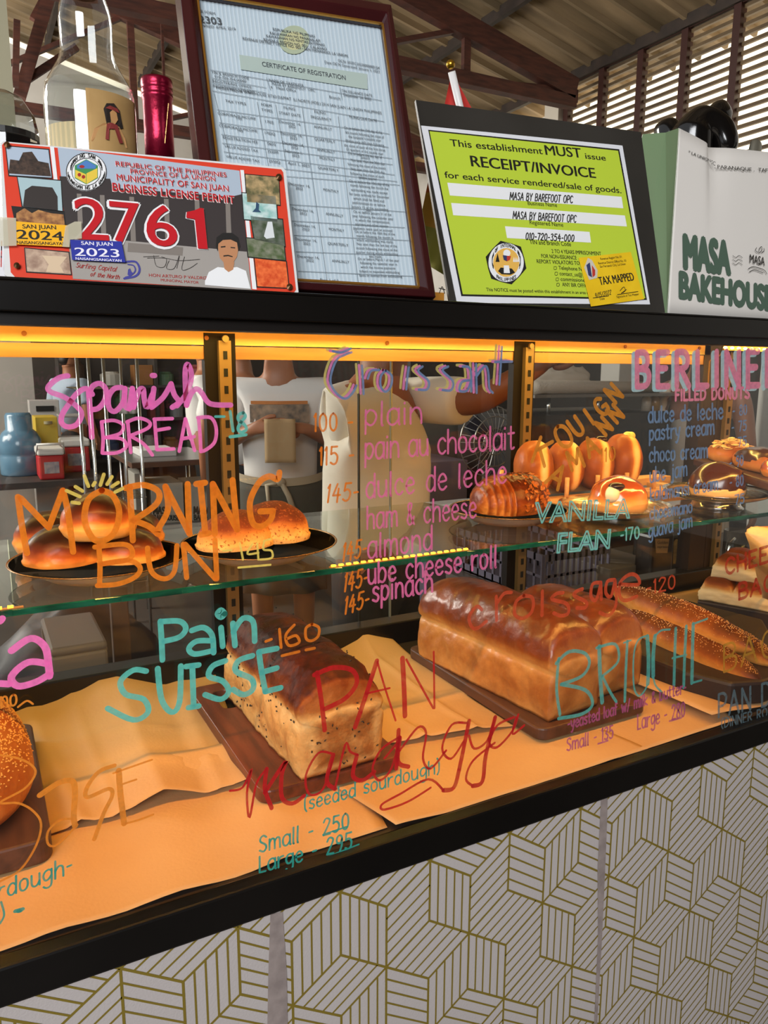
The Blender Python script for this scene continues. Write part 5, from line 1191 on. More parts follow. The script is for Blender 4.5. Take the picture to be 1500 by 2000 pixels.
art('seal_lines', LP, flatm('near black', '15120f'), lic, [TR(LP, [[(168.5 + 39 * math.cos(t), 337 + 36.5 * math.sin(t)) for t in np.linspace(0, 2 * PI, 30)]], 1.2, 0.0011), TR(LP, [[(168.5 + 28 * math.cos(t), 337 + 26.5 * math.sin(t)) for t in np.linspace(0, 2 * PI, 26)]], 1.0, 0.0011),
    ringtext(LP, 'BAYAN NG SAN JUAN', 168.5, 337, 30.5, 28.5, 175, 5, 7, 1.3, 0.0012), ringtext(LP, 'LALAWIGAN NG LA UNION', 168.5, 337, 36.5, 34.5, 190, 350, 6.5, 1.2, 0.0012, True)])
art('seal_shield', LP, flatm('shield green', '3c8a4c'), lic, [PP(LP, [(168.5 + 26 * math.cos(t), 337 + 24.5 * math.sin(t)) for t in np.linspace(PI / 6, 2 * PI + PI / 6, 7)[:-1]], 0.0011)], 'green hexagon of the seal')
art('seal_shield', LP, flatm('shield yellow', 'e0c040'), lic, [PP(LP, [(169, 340), (190, 330), (190, 348), (169, 361)], 0.0012), PP(LP, [(147, 333), (168, 342), (168, 360), (147, 348)], 0.0012)], 'yellow quarters of the seal')
art('seal_shield', LP, flatm('shield blue', '4a7ab8'), lic, [PP(LP, [(150, 325), (168.5, 314), (188, 325), (186, 331), (151, 331)], 0.0012)], 'blue top of the seal')
art('seal_shield', LP, flatm('dark red', 'a02420'), lic, [EE(LP, 155, 343, 3.5, 3.5, 0.0013), EE(LP, 163, 347, 3.5, 3.5, 0.0013), EE(LP, 160, 327, 5, 3, 0.0013)], 'red fruit of the seal')
wh = flatm('white halo', 'f0d8d4'); rd = mat('raised red paint', 'bf1c26', 0.35)
for mm, bo, l in ((wh, 0.035, 0.0010), (rd, 0.004, 0.0022)):
    art('lettering', LP, mm, lic, [TT(LP, 'REPUBLIC OF THE PHILIPPINES', 226, 326, 442, 348, 9, bo * .7, l), TT(LP, 'PROVINCE OF LA UNION', 255, 341, 420, 356, 9, bo * .7, l), TT(LP, 'MUNICIPALITY OF SAN JUAN', 228, 354, 446, 376, 12, bo * .7, l), TT(LP, 'BUSINESS LICENSE PERMIT', 220, 375, 458, 400, 16, bo, l)], 'red lettering' if mm is rd else 'pale halo of the lettering')
for mm, bo, l, e in ((flatm('white', 'e6e6e6'), 0.042, 0.0012, 1), (rd, 0.012, 0.0026, 0)):
    art('number', LP, mm, lic, [TT(LP, '2', 152 - e, 470 + e * .6, 212 + e, 473 + e * .6, 82 + e, bo, l), TT(LP, '7', 220 - e, 474 + e * .6, 276 + e, 478 + e * .6, 80 + e, bo, l), TT(LP, '6', 290 - e, 481 + e * .6, 347 + e, 484 + e * .6, 80 + e, bo, l), PP(LP, [(363 - e, 428), (364 - e, 417 - e), (378, 414 - e), (390, 409 - e), (397 + e * .7, 410 - e), (405 + e, 489 + e * .6), (386 - e, 488 + e * .6), (380 - e, 431 + e)], l)], 'big red number 2761' if mm is rd else 'white outline of the number')
def stick(nm, c, pts, tc, lines, lab):
    o = slabpx(nm, LP, pts, 0.0002, flatm(lab, c, 0.4), lic, 0.0032); o['label'] = lab + ' year sticker'
    b = MB()
    for s, x0, y0, x1, y1, hh in lines: ptext(b, LP, s, x0, y0, x1, y1, hh, 0.02, 0.0034)
    b.build('lettering', flatm(lab + ' letters', tc), o)
stick('year_sticker', 'f0b020', [(31, 436), (133, 444), (135, 486), (33, 481)], '18140e', [('SAN JUAN', 45, 450, 110, 452, 8), ('2024', 34, 470, 124, 474, 18), ('NAISANGSANGAYAN', 34, 480, 129, 483, 6)], 'yellow')
stick('year_sticker', '2a3496', [(137, 472), (237, 475), (245, 516), (141, 511)], 'e8e4ee', [('SAN JUAN', 159, 482, 220, 484, 7), ('2023', 147, 503, 233, 506, 16), ('NAISANGSANGAYAN', 148, 511, 237, 515, 5)], 'blue')
art('tape', LP, mat('clear tape', 'c9c2a8', 0.3, alpha=0.75), lic, [PP(LP, [(-4, 428), (32, 430), (33, 484), (-2, 485)], 0.0035)])
art('tape', LP, mat('clear tape', 'c9c2a8'), lic, [PP(LP, [(128, 446), (146, 437), (159, 437), (160, 470), (137, 472), (136, 487), (122, 486)], 0.0036)])
art('signature', LP, flatm('ink', '2a2420'), lic, [TR(LP, '575,1010 640,1010 700,1020 780,1015;600,1000 610,1040 640,1045 650,1015 630,1005;660,1020 650,1050 680,1050 700,1000 690,1050;720,1005 710,1055 740,1050 770,1030;560,1005 620,1002', .9, 0.0009, 0, 0, .5)])
art('lettering', LP, flatm('dark red', 'a02420'), lic, [TT(LP, 'HON ARTURO P VALDRIZ', 291, 541, 405, 547, 6, 0.01, 0.0009), TT(LP, 'MUNICIPAL MAYOR', 314, 550, 388, 555, 5, 0.01, 0.0009), ST(LP, 'Surfing Capital', 148, 523, 226, 531, 9, 1.1, 0.0009, slant=.35), ST(LP, 'of the North', 176, 540, 232, 546, 8, 1.1, 0.0009, slant=.35)], 'dark red small lettering')
art('wave_emblem', LP, flatm('wave purple', '3c3c8c'), lic, [TR(LP, '490,1025 530,1025 545,1055 530,1080 485,1090', 4, 0.0010, 0, 0, .5), TR(LP, '500,1035 522,1040 528,1060 510,1078 490,1085', 2.6, 0.0010, 0, 0, .5), PP(LP, h([(498, 1075), (500, 1055), (508, 1050), (512, 1062), (520, 1070), (508, 1080)]), 0.0011)], 'purple wave emblem')
art('portrait', LP, flatm('white', 'e6e6e6'), lic, [PP(LP, h([(800, 1100), (815, 1065), (850, 1045), (890, 1050), (925, 1045), (960, 1060), (978, 1130), (800, 1115)]), 0.0010)], 'white shirt of the portrait')
art('portrait', LP, mat('portrait skin', 'b88058', 0.6), lic, [PP(LP, h([(848, 955), (858, 935), (890, 930), (922, 940), (932, 965), (925, 1005), (905, 1035), (880, 1035), (858, 1010)]), 0.0011), PP(LP, h([(872, 1025), (915, 1025), (910, 1055), (892, 1065), (876, 1052)]), 0.00105)], 'tan face of the portrait')
art('portrait', LP, flatm('near black', '15120f'), lic, [PP(LP, h([(842, 965), (845, 930), (870, 912), (905, 912), (930, 930), (938, 965), (930, 985), (925, 950), (900, 938), (870, 940), (852, 955), (850, 985)]), 0.0012), PP(LP, h([(862, 965), (880, 963), (880, 968), (862, 970)]), 0.0012), PP(LP, h([(900, 967), (918, 969), (918, 973), (900, 971)]), 0.0012), PP(LP, h([(872, 1000), (890, 998), (908, 1003), (908, 1007), (890, 1003), (872, 1005)]), 0.0012)], 'black hair and features of the portrait')
sb = MB()
for x, y in ((33, 522), (564, 563), (14, 287), (543, 349)): sb.add([LP.at(x + 6 * math.cos(t), y + 6 * math.sin(t), 0.0034) for t in np.linspace(0, 2 * PI, 13)[:-1]] + [LP.at(x, y, 0.005)], [(i, (i + 1) % 12, 12) for i in range(12)])
sb.build('bolt_heads', mat('dark brass', '5a3a1c', 0.35, metal=0.6), lic)

# --- framed certificate
CP = Plane((0.240, 0.034, ZT + 0.018), -0.091, 0.367)
fc = thing('framed_certificate', 'large certificate of registration in a dark mahogany frame', 'picture frame', CP.at(620, 575))
fo = [(343, -46), (757, 24), (843, 590), (412, 566)]; fi = [(383, -2), (743, 55), (813, 566), (450, 545)]
b = MB(); nF = CP.n
A0 = [CP.at(x, y, 0.012) for x, y in fo]; A1 = [CP.at(x, y, 0.006) for x, y in fi]; A2 = [p - nF * 0.030 for p in A0]; A3 = [CP.at(x, y, -0.004) for x, y in fi]
Am = [(np.array(a) * .45 + np.array(c) * .55) + nF * 0.005 for a, c in zip(A0, A1)]
b.add(A0 + Am + A1 + A3 + A2, [f for i in range(4) for j in [(i + 1) % 4] for f in ((i, j, 4 + j, 4 + i), (4 + i, 4 + j, 8 + j, 8 + i), (8 + i, 8 + j, 12 + j, 12 + i), (16 + i, 16 + j, j, i))] + [(16, 17, 18, 19)])
b.build('frame', mat('dark mahogany lacquer', '3c1214', 0.22, col2='2a0c0e', nscale=5, coat=0.4), fc, fixn=True, bevel=0.0015)
b = MB(); fl_ = [(386, 3), (740, 59), (810, 562), (453, 541)]
for i in range(4):
    p, q = CP.at(*fi[i], 0.0064), CP.at(*fi[(i + 1) % 4], 0.0064); b.beam(p, q, 0.0022, 0.0022, up=tuple(nF))
b.build('gold_lip', mat('gold lip', 'c08a3c', 0.3, metal=0.8), fc)
slabpx('paper', CP, fi, 0.001, mat('security paper', 'c3d0da', 0.6), fc, -0.001)
b = MB()
for k in range(46):
    t = k / 46; b.add([CP.at(*(np.array(fi[0]) * (1 - t) + np.array(fi[1]) * t), -0.0006), CP.at(*(np.array(fi[0]) * (1 - t - .009) + np.array(fi[1]) * (t + .009)), -0.0006), CP.at(*(np.array(fi[3]) * (1 - t - .009) + np.array(fi[2]) * (t + .009)), -0.0006), CP.at(*(np.array(fi[3]) * (1 - t) + np.array(fi[2]) * t), -0.0006)], [(0, 1, 2, 3)])
b.build('security_stripes', flatm('pale stripe', 'd4dee6'), fc)
ctx = []
def c(s, x0, y0, x1, y1, hh, bo=0.0): ctx.append(TT(CP, s, x0, y0, x1, y1, hh, bo, 0.0008))
c('BIR FORM', 386, 24, 420, 30, 5); c('2303', 390, 44, 433, 49, 13, .02); c('REVISED: APRIL 2019', 388, 52, 460, 60, 5)
c('REPUBLIKA NG PILIPINAS', 533, 60, 615, 74, 5, .01); c('KAGAWARAN NG PANANALAPI', 527, 67, 625, 83, 5, .01); c('KAWANIHAN NG RENTAS INTERNAS', 520, 73, 634, 91, 5, .01); c('REVENUE REGION NO. 001 - CALASIAO', 515, 80, 638, 99, 5, .01); c('REVENUE DISTRICT OFFICE NO. 003 - SAN FERNANDO, LA UNION', 474, 78, 679, 112, 5, .01)
c('OCN: 003RC20230000000104', 660, 121, 741, 136, 5); c('Date OCN Generated: January 5, 2023', 634, 124, 741, 143, 5)
c('CERTIFICATE OF REGISTRATION', 512, 130, 675, 157, 9, .005)
for s, x, y, w in (('TIN & BRANCH CODE', 413, 144, 73), ('010-720-354-00000', 419, 152, 62), ('REGISTERING OFFICE', 415, 161, 76), ('REGISTERED ADDRESS', 416, 170, 82), ('NAME OF TAXPAYER', 525, 159, 68), ('MASA BY BAREFOOT  OPC', 531, 166, 84), ('x   Head Office', 528, 172, 50), ('Branch', 643, 192, 21), ('TIN ISSUANCE DATE', 667, 180, 60), ('December 14, 2022', 671, 188, 54)): c(s, x, y, x + w, y + w * .165, 5)
c('MOISES PADUA WAREHOUSE SITIO DAPPAT  ILI NORTE (POB.) 2514 SAN JUAN LA UNION PHILIPPINES', 422, 174, 745, 224, 5.5)
for s, x, y, w in (('TAX TYPES', 440, 200, 40), ('FORM', 510, 207, 20), ('TYPES', 510, 217, 22), ('FILING', 554, 213, 22), ('START DATE', 545, 223, 42), ('FILING', 614, 221, 22), ('FREQUENCY', 607, 231, 40), ('FILING DUE DATE', 682, 231, 54),
    ('CORPORATE INCOME', 425, 224, 74), ('TAX', 460, 233, 13), ('CORPORATE INCOME', 428, 248, 74), ('TAX', 462, 257, 13), ('REGISTRATION FEE', 435, 271, 68), ('VALUE ADDED TAX', 438, 288, 66), ('VALUE ADDED TAX', 441, 308, 66),
    ('1702', 518, 240, 16), ('1702Q', 517, 262, 20), ('0605', 522, 283, 16), ('2550M', 522, 298, 21), ('2550Q', 525, 317, 22),
    ('December 14,', 545, 240, 42), ('2022', 563, 249, 14), ('December 14,', 548, 263, 42), ('2022', 566, 272, 14), ('December 14,', 551, 281, 42), ('2022', 568, 290, 14), ('February 1,', 556, 297, 35), ('2023', 570, 306, 14), ('April 1, 2023', 562, 321, 42),
    ('ANNUALLY', 613, 250, 35), ('QUARTERLY', 614, 274, 40), ('ANNUALLY', 619, 295, 35), ('MONTHLY', 624, 311, 30), ('QUARTERLY', 621, 330, 40), ('MONTHLY', 631, 373, 30), ('ANNUALLY', 636, 420, 34), ('MONTHLY', 642, 450, 30), ('QUARTERLY', 640, 478, 40), ('ANNUALLY', 648, 512, 34),
    ('December 14,', 563, 361, 42), ('2022', 577, 370, 14), ('December 14,', 570, 410, 42), ('2022', 585, 419, 14), ('December 14,', 574, 441, 42), ('2022', 590, 450, 14), ('December 14,', 576, 469, 42), ('2022', 592, 478, 14), ('December 14,', 581, 503, 42), ('2022', 598, 511, 14), ('Page 1 of 2', 625, 549, 36)): c(s, x, y, x + w, y + w * (.15 - max(0, y - 400) * .0006), 5)
for s, x, y, w in (('On or before the 15th day of the', 672, 252, 74), ('4th month following the close of', 674, 261, 76), ('the taxpayer\'s taxable year', 680, 269, 64), ('Within sixty (60) days following', 674, 277, 76), ('the close of each of the first three', 672, 286, 80), ('(3) quarters of the taxable year', 676, 294, 72), ('On or before the last day of', 680, 302, 66), ('January', 704, 310, 18), ('Not later than the 20th day', 685, 315, 66), ('following the close of the month', 679, 323, 74), ('Not later than the 25th day', 685, 332, 66), ('following the close of each', 684, 341, 66), ('taxable quarter', 700, 349, 36), ('On or before the 10th day of the', 682, 356, 78), ('month following the month the', 684, 364, 74), ('withholding was made except', 685, 373, 72), ('for taxes withheld for December', 682, 381, 78), ('which shall be filed and', 690, 390, 60), ('paid/remitted on or before', 688, 398, 64), ('January 15 of the succeeding', 686, 406, 72), ('year.', 714, 413, 12), ('On or before January 31 of the', 690, 416, 74), ('year following the calendar year', 688, 424, 80), ('in which the compensation', 694, 432, 66), ('payment and other income', 694, 440, 64), ('payments were paid or accrued', 690, 448, 76), ('On or before the 10th day of the', 693, 455, 78), ('month following the month in', 696, 463, 72), ('which withholding was made.', 696, 471, 72), ('Not later than the last day of the', 697, 479, 78), ('month following the close of the', 696, 487, 80), ('quarter during which withholding', 695, 495, 82), ('was made.', 720, 503, 26), ('On or before March 1 of the year', 699, 508, 80), ('following the calendar year in', 703, 516, 72), ('which the income payments', 704, 524, 68), ('subject to expanded withholding', 702, 532, 78), ('taxes or exempt from withholding', 701, 540, 84)): c(s, x, y, x + w, y + w * (.13 - max(0, y - 300) * .0004), 5)
for y0, x0, n in ((470, 484, 3),): pass
art('lettering', CP, flatm('form ink', '4c5258'), fc, ctx, 'dark grey form lettering')
gl = []
for p in ('411,137 745,197', '414,153 520,172', '416,163 520,182', '520,152 528,176;664,172 668,195', '415,178 750,238', '418,183 450,310;502,200 524,325;538,205 560,330;590,212 640,560;660,228 700,560', '424,215 760,262', '428,240 758,288', '432,263 765,310', '434,280 766,322', '437,297 770,342', '441,318 775,355', '560,345 780,362', '566,400 790,414', '570,432 790,445', '574,460 798,470', '578,492 803,500', '582,530 806,540'):
    gl.append(TR(CP, p, .8, 0.0006))
art('table_lines', CP, flatm('form line', '7a848c'), fc, gl)
art('title_box', CP, flatm('title box', 'b7c4bc'), fc, [PP(CP, [(467, 107), (717, 145), (718, 175), (470, 136)], 0.0003)])
art('faint_seal', CP, flatm('faint seal', 'b8c0a4'), fc, [EE(CP, 574, 78, 30, 28, 0.0002)]); art('faint_seal', CP, flatm('faint gold', 'd2cc9c'), fc, [EE(CP, 574, 80, 20, 18, 0.0003)])
g_pic = glass('picture glass', (0.97, 0.98, 0.98), 1.35, 0.02, 0.6)
slabpx('glazing', CP, fi, 0.0008, g_pic, fc, 0.0035)

# --- green notice in a black sleeve
NP_ = Plane((0.493, 0.030, ZT + 0.002), -0.085, 0.313)
nt = thing('receipt_notice', 'lime green receipt notice in a black plastic sleeve with yellow sticker', 'notice', NP_.at(1080, 596))
slabpx('sleeve', NP_, [(812, 195), (1252, 258), (1299, 612), (880, 596)], 0.004, mat('black vinyl sleeve', '2c2a27', 0.28, col2='3a3733', nscale=4, bump=0.06, bscale=12), nt)
slabpx('sheet', NP_, [(822, 246), (1215, 285), (1269, 595), (892, 592)], 0.0005, mat('white bond', 'dcdce0', 0.5), nt, 0.0008)
k2 = scl(.5, 750, 0)
art('border_line', NP_, flatm('near black', '15120f'), nt, [PP(NP_, k2([(171, 509), (917, 585), (1025, 1173), (300, 1158)]), 0.0011)])
art('green_field', NP_, flatm('lime', 'b7cc36'), nt, [PP(NP_, k2([(176, 515), (912, 591), (1018, 1167), (306, 1151)]), 0.0013)])
art('blank_box', NP_, flatm('white', 'e6e6e6'), nt, [PP(NP_, k2(p), 0.0015) for p in ([(245, 716), (925, 771), (932, 816), (255, 766)], [(260, 795), (938, 844), (946, 887), (268, 843)], [(470, 886), (800, 908), (806, 950), (478, 932)])])
nl = []
def q(s, x0, y0, x1, y1, hh, bo=0.01): nl.append(TT(NP_, s, 750 + x0 / 2, y0 / 2, 750 + x1 / 2, y1 / 2, hh / 2, bo, 0.0016))
q('This establishment', 258, 573, 618, 605, 27, .015); q('MUST', 630, 607, 770, 619, 38, .022); q('issue', 785, 622, 864, 630, 22, .02); q('RECEIPT/INVOICE', 340, 652, 825, 698, 42, .028); q('for each service rendered/sale of goods.', 236, 697, 925, 757, 25, .015)
q('Business Name', 560, 803, 674, 811, 16, .005); q('Registered Name', 567, 878, 698, 888, 16, .005); q('TIN and Branch Code', 567, 955, 728, 964, 17, .01)
q('2 TO 4 YEARS IMPRISONMENT', 653, 990, 846, 1000, 15); q('FOR NON-ISSUANCE', 613, 1009, 750, 1016, 15); q('REPORT VIOLATORS TO:', 595, 1030, 765, 1037, 15); q('Telephone No', 680, 1055, 780, 1061, 15); q('contact_us@', 684, 1077, 772, 1083, 15); q('commissioner', 688, 1099, 790, 1104, 15); q('ANY BIR OFFICE', 694, 1120, 800, 1126, 15); q('This NOTICE must be posted within this establishment in an area conspic', 398, 1139, 830, 1152, 13)
for x, y in ((661, 1044), (665, 1066), (669, 1088), (672, 1109)): nl.append(TR(NP_, [[(750 + x / 2, y / 2), (754.5 + x / 2, y / 2), (754.5 + x / 2, y / 2 + 5), (750 + x / 2, y / 2 + 5), (750 + x / 2, y / 2)]], .8, 0.0016))
nl += [ST(NP_, 'MASA BY BAREFOOT OPC', 994, 391, 1116, 398, 14, 1.7, 0.0018, slant=.1), ST(NP_, 'MASA BY BAREFOOT OPC', 1000, 428, 1123, 436, 14, 1.7, 0.0018, slant=.1), ST(NP_, '010-720-354-000', 1025, 469, 1119, 473, 13, 1.8, 0.0018, slant=.1)]
art('lettering', NP_, flatm('black ink', '17150f'), nt, nl, 'black lettering')
art('seal', NP_, flatm('near black', '15120f'), nt, [PP(NP_, [(987 + (41 if k % 2 == 0 else 36.5) * math.cos(k * PI / 6 + .26), 514 + (44 if k % 2 == 0 else 39) * math.sin(k * PI / 6 + .26)) for k in range(12)], 0.0016)], 'black scalloped edge of the seal')
art('seal', NP_, flatm('white', 'e6e6e6'), nt, [EE(NP_, 987, 514, 34.5, 38, 0.0018)], 'white ring of the seal'); art('seal', NP_, flatm('seal gold', 'e2b050'), nt, [EE(NP_, 987, 514, 25.5, 28, 0.0020)], 'gold centre of the seal')
art('seal', NP_, flatm('black ink', '17150f'), nt, [ringtext(NP_, 'BUREAU OF INTERNAL REVENUE', 987, 514, 27.5, 30.5, 205, -25, 6, 1.1, 0.0021), ringtext(NP_, 'PHILIPPINES', 987, 514, 33, 36.5, 235, 305, 6, 1.1, 0.0021, True), PP(NP_, [(976, 524), (998, 526), (1004, 534), (995, 538), (978, 537), (971, 531)], 0.0022), PP(NP_, [(966, 513), (970, 496), (974, 513)], 0.0022)], 'black figures and ring letters of the seal')
art('seal', NP_, flatm('white', 'e6e6e6'), nt, [EE(NP_, 988, 496, 7, 7, 0.0022), PP(NP_, [(982, 520), (992, 520), (994, 535), (982, 535)], 0.0023)] + [PP(NP_, [(1000 + 4 * k, 513), (1002 + 4 * k, 503), (1004 + 4 * k, 513)], 0.0022) for k in range(3)], 'white marks of the seal')
art('seal', NP_, flatm('navy', '2c3460'), nt, [PP(NP_, [(980, 500), (988, 501), (988, 512), (982, 509)], 0.0023)], 'navy half of the seal shield'); art('seal', NP_, flatm('shield red', 'b83428'), nt, [PP(NP_, [(988, 501), (996, 502), (994, 509), (988, 512)], 0.0023)], 'red half of the seal shield')
ts = slabpx('tax_sticker', NP_, k2([(755, 1011), (958, 988), (1010, 1172), (803, 1201)]), 0.0003, mat('yellow label', 'ecc322', 0.4, col2='dfb418', nscale=30), nt, 0.0030); ts['label'] = 'yellow TAX MAPPED sticker'
tl = []
def w_(s, x0, y0, x1, y1, hh, bo=0.0): tl.append(TT(NP_, s, 750 + x0 / 2, y0 / 2, 750 + x1 / 2, y1 / 2, hh / 2, bo, 0.0034))
w_('Revenue Region No. 01', 840, 1020, 922, 1011, 9); w_('Revenue District Office No. 03', 832, 1037, 940, 1026, 9); w_('San Fernando City, La Union', 838, 1050, 938, 1039, 9); w_('TAX MAPPED', 838, 1118, 972, 1099, 33, .02); w_('Date', 838, 1176, 856, 1174, 9); w_('Signature of Tax Mapper', 903, 1168, 990, 1156, 9)
tl += [ST(NP_, '9/15/2022', 1159, 584, 1190, 577, 9, .9, 0.0034), TR(NP_, '915,1140 930,1125 935,1140 920,1150 940,1135;905,1155 985,1143;810,1168 870,1160', 1, 0.0034, 750, 0, .5)]
art('lettering', NP_, flatm('black ink', '17150f'), ts, tl)
art('shield', NP_, flatm('pale grey', 'c8c0b0'), ts, [PP(NP_, k2([(775, 1050), (790, 1012), (805, 1020), (828, 1060), (826, 1090), (795, 1098)]), 0.0034)]); art('shield', NP_, flatm('navy', '2c3460'), ts, [PP(NP_, k2([(784, 1040), (797, 1030), (806, 1088), (792, 1080)]), 0.0036)]); art('shield', NP_, flatm('shield red', 'b83428'), ts, [PP(NP_, k2([(805, 1040), (818, 1060), (818, 1080), (808, 1088)]), 0.0036)])

# --- paper bag
bt0 = at_y(1303, 614, 0.012); bag_ = thing('paper_bag', 'white paper carrier bag with green side and MASA BAKEHOUSE print', 'bag', bt0)
yb = 0.012; H_ = None
f0 = at_y(1303, 614, yb); f0[2] = ZT
BQ = Plane(f0, 0.0, math.atan2(0.036, 0.27))
def top(px, py, y): return BQ.at(px, py)
t0 = top(1326, 250, yb + 0.036); t1 = top(1358, 266, yb + 0.036); t2 = top(1392, 285, yb + 0.036); t3 = top(1500, 297, yb + 0.036); t4 = top(1640, 316, yb + 0.036)
e0 = f0; e1 = np.array([f0[0] + 0.045, yb, ZT]); e2 = np.array([f0[0] + 0.085, yb, ZT]); e3 = np.array([t3[0] - 0.012, yb, ZT]); e4 = np.array([t4[0] - 0.014, yb, ZT])
mwb = mat('white kraft', 'dcd6ce', 0.6, bump=0.05, bscale=25)
T_ = [t0, t1, t2, t3, t4]; E_ = [e0, e1, e2, e3, e4]; NVb = 12
def bf(u, v):
    i = min(3, int(u * 4)); s = u * 4 - i; a = E_[i] * (1 - s) + E_[i + 1] * s; b_ = T_[i] * (1 - s) + T_[i + 1] * s
    vv = v; crease = -0.008 * math.exp(-((u - 0.5) / 0.05) ** 2) * v ** 4
    return a * (1 - vv) + b_ * vv + np.array([0, -crease, 0])
m = MB(); m.grid(bf, 32, NVb); m.build('front_panel', mwb, bag_, smooth=True, solid=0.0006)
tb = at_y(1255, 262, yb + 0.150); bb = np.array([f0[0] - 0.004, yb + 0.14, ZT])
m = MB(); m.add([f0, t0, (t0 + tb) / 2 + np.array([0.012, 0, 0]), tb, bb, (f0 + bb) / 2 + np.array([0.006, 0, 0])], [(0, 1, 2, 5), (5, 2, 3, 4)]); m.build('side_panel', mat('sage green kraft', '54704a', 0.6), bag_, solid=0.0006)
tb2 = t4 + np.array([0, 0.12, 0]); bb2 = e4 + np.array([0, 0.14, 0])
m = MB(); m.add([bb, tb, tb2, bb2], [(0, 1, 2, 3)]); m.add([e4, t4, tb2, bb2], [(0, 1, 2, 3)]); m.add([f0, bb, bb2, e4], [(0, 1, 2, 3)]); m.build('back_panel', mwb, bag_, solid=0.0006)
BP = BQ
mg = flatm('bag green ink', '4a6050')
art('lettering', BP, mg, bag_, [TT(BP, 'MASA', 1336, 523, 1424, 535, 64, .06, 0.0010), TT(BP, 'BAKEHOUSE', 1327, 581, 1506, 606, 50, .06, 0.0010)], 'heavy green MASA BAKEHOUSE lettering')
art('lettering', BP, flatm('black ink', '17150f'), bag_, [TT(BP, '* LA UNION', 1343, 300, 1386, 318, 6, .005, 0.0016), TT(BP, 'SC', 1384, 322, 1392, 326, 8, .0, .0040), TT(BP, '. PARANAQUE .', 1392, 330, 1470, 336, 7, .01, 0.0030), TT(BP, 'TAFT', 1478, 336, 1502, 338, 7, .01, 0.003), TT(BP, 'MASA', 1461, 514, 1490, 520, 17, .01, 0.0030)], 'small black shop lettering')
art('emblem', BP, flatm('black ink', '17150f'), bag_, [TR(BP, '1458,526 1468,522 1488,528 1494,536;1460,532 1470,528 1487,534;1478,494 1480,486 1484,483 1484,490 1479,495;1476,494 1472,490 1474,485;1484,494 1489,491 1488,486', 1.0, 0.0030), TR(BP, '1428,500 1434,504 1440,500 1447,504;1428,507 1434,511 1440,507 1447,511;1428,514 1434,518 1440,514 1447,518', .7, 0.0026)], 'small black wheat emblem')

# --- bottles, flag, carving and small things
g_bot = glass('bottle glass', (0.93, 0.95, 0.94), 1.5, 0.0, 1.6)
ax = at_d(178, 230, 0.80); zz = lambda py: 1.45 + (at_d(178, py, 0.80)[2] - 1.45)
bt = thing('glass_bottle', 'clear waisted glass bottle with kraft label and cork on the case top', 'bottle', (ax[0], ax[1], ZT))
def pr(py, half): return (half / 1485 * 0.80, zz(py) - ZT)
prof = [(0.0001, 0.0), (0.042, 0.0), (0.0455, 0.006)] + [pr(300, 85), pr(215, 85), pr(190, 83), pr(170, 76), pr(150, 64), pr(130, 53), pr(112, 48), pr(90, 48), pr(60, 49), pr(35, 46), pr(15, 39), pr(0, 34), pr(-30, 28), pr(-60, 27), pr(-75, 30), pr(-90, 30)]
MB().lathe(prof, (ax[0], ax[1], ZT), 48).build('glass_body', g_bot, bt, smooth=True)
MB().lathe([(0.0001, zz(-95) - ZT), (0.0125, zz(-95) - ZT), (0.0125, zz(12) - ZT), (0.0001, zz(12) - ZT)], (ax[0], ax[1], ZT), 20).build('cork', mat('orange cork', 'c07a4a', 0.7), bt)
def wrap(a0, a1, za, zb, r, name, m, parent, n=16):
    b = MB(); b.grid(lambda u, v: (ax[0] + r * math.cos(a0 + (a1 - a0) * u), ax[1] + r * math.sin(a0 + (a1 - a0) * u), za + (zb - za) * v), n, 1); return b.build(name, m, parent, smooth=True, solid=0.0003)
vd = math.atan2(CAM[1] - ax[1], CAM[0] - ax[0]); lr = 0.0462; zl0, zl1 = ZT + 0.05, zz(203)
lb = wrap(vd - 0.08, vd + 1.25, zl0, zl1, lr, 'label', mat('kraft label', 'b8945e', 0.7, col2='a88450', nscale=30), bt)
def onl(a, z, r=0.0468): return (ax[0] + r * math.cos(vd + a), ax[1] + r * math.sin(vd + a), z)
# a plain generic dancing-girl drawing stands in for the printed figure
def lpoly(pts, name, m, r=0.0468):
    b = MB(); P = [onl((x - 178) / 85 * 1.02 if abs(x - 178) < 80 else 1.2, zz(y), r) for x, y in pts]; b.add(P, [tuple(range(len(P)))]); return b.build(name, m, lb)
lpoly([(202, 248), (200, 236), (206, 225), (220, 222), (231, 232), (234, 250), (237, 262), (225, 268), (204, 262)], 'printed_hair', flatm('hair ink', '2a211c'))
lpoly([(211, 240), (217, 234), (224, 238), (226, 250), (219, 260), (212, 253)], 'printed_face', flatm('ochre skin', 'c8945e'), 0.0470)
lpoly([(176, 292), (182, 274), (198, 262), (212, 258), (228, 262), (240, 280), (244, 296), (176, 296)], 'printed_shoulders', flatm('ochre skin', 'c8945e'), 0.0469)
lpoly([(203, 234), (212, 228), (226, 230), (230, 237), (216, 235)], 'printed_wreath', flatm('wreath red', '8a3430'), 0.0472)
lpoly([(204, 262), (212, 258), (224, 260), (234, 290), (226, 292), (218, 268), (208, 270), (206, 290), (200, 290)], 'printed_garland', flatm('wreath red', '8a3430'), 0.0473)
wrap(vd - 1.5, vd - 0.35, zl0, zz(262), lr * .99, 'back_label', mat('back label', 'cdb98c', 0.7), bt)
MB().lathe([(0.0001, 0.004), (0.0415, 0.004), (0.0440, 0.012), (0.0445, zz(180) - ZT), (0.0001, zz(180) - ZT)], (ax[0], ax[1], ZT), 40).build('clear_spirit', glass('spirit', (0.95, 0.96, 0.95), 1.2, 0, 0.4), bt, smooth=True)
a2 = at_d(309, 230, 0.83); z2 = lambda py: at_d(309, py, 0.83)[2] - ZT; r2 = lambda hpx: hpx / 1485 * 0.83
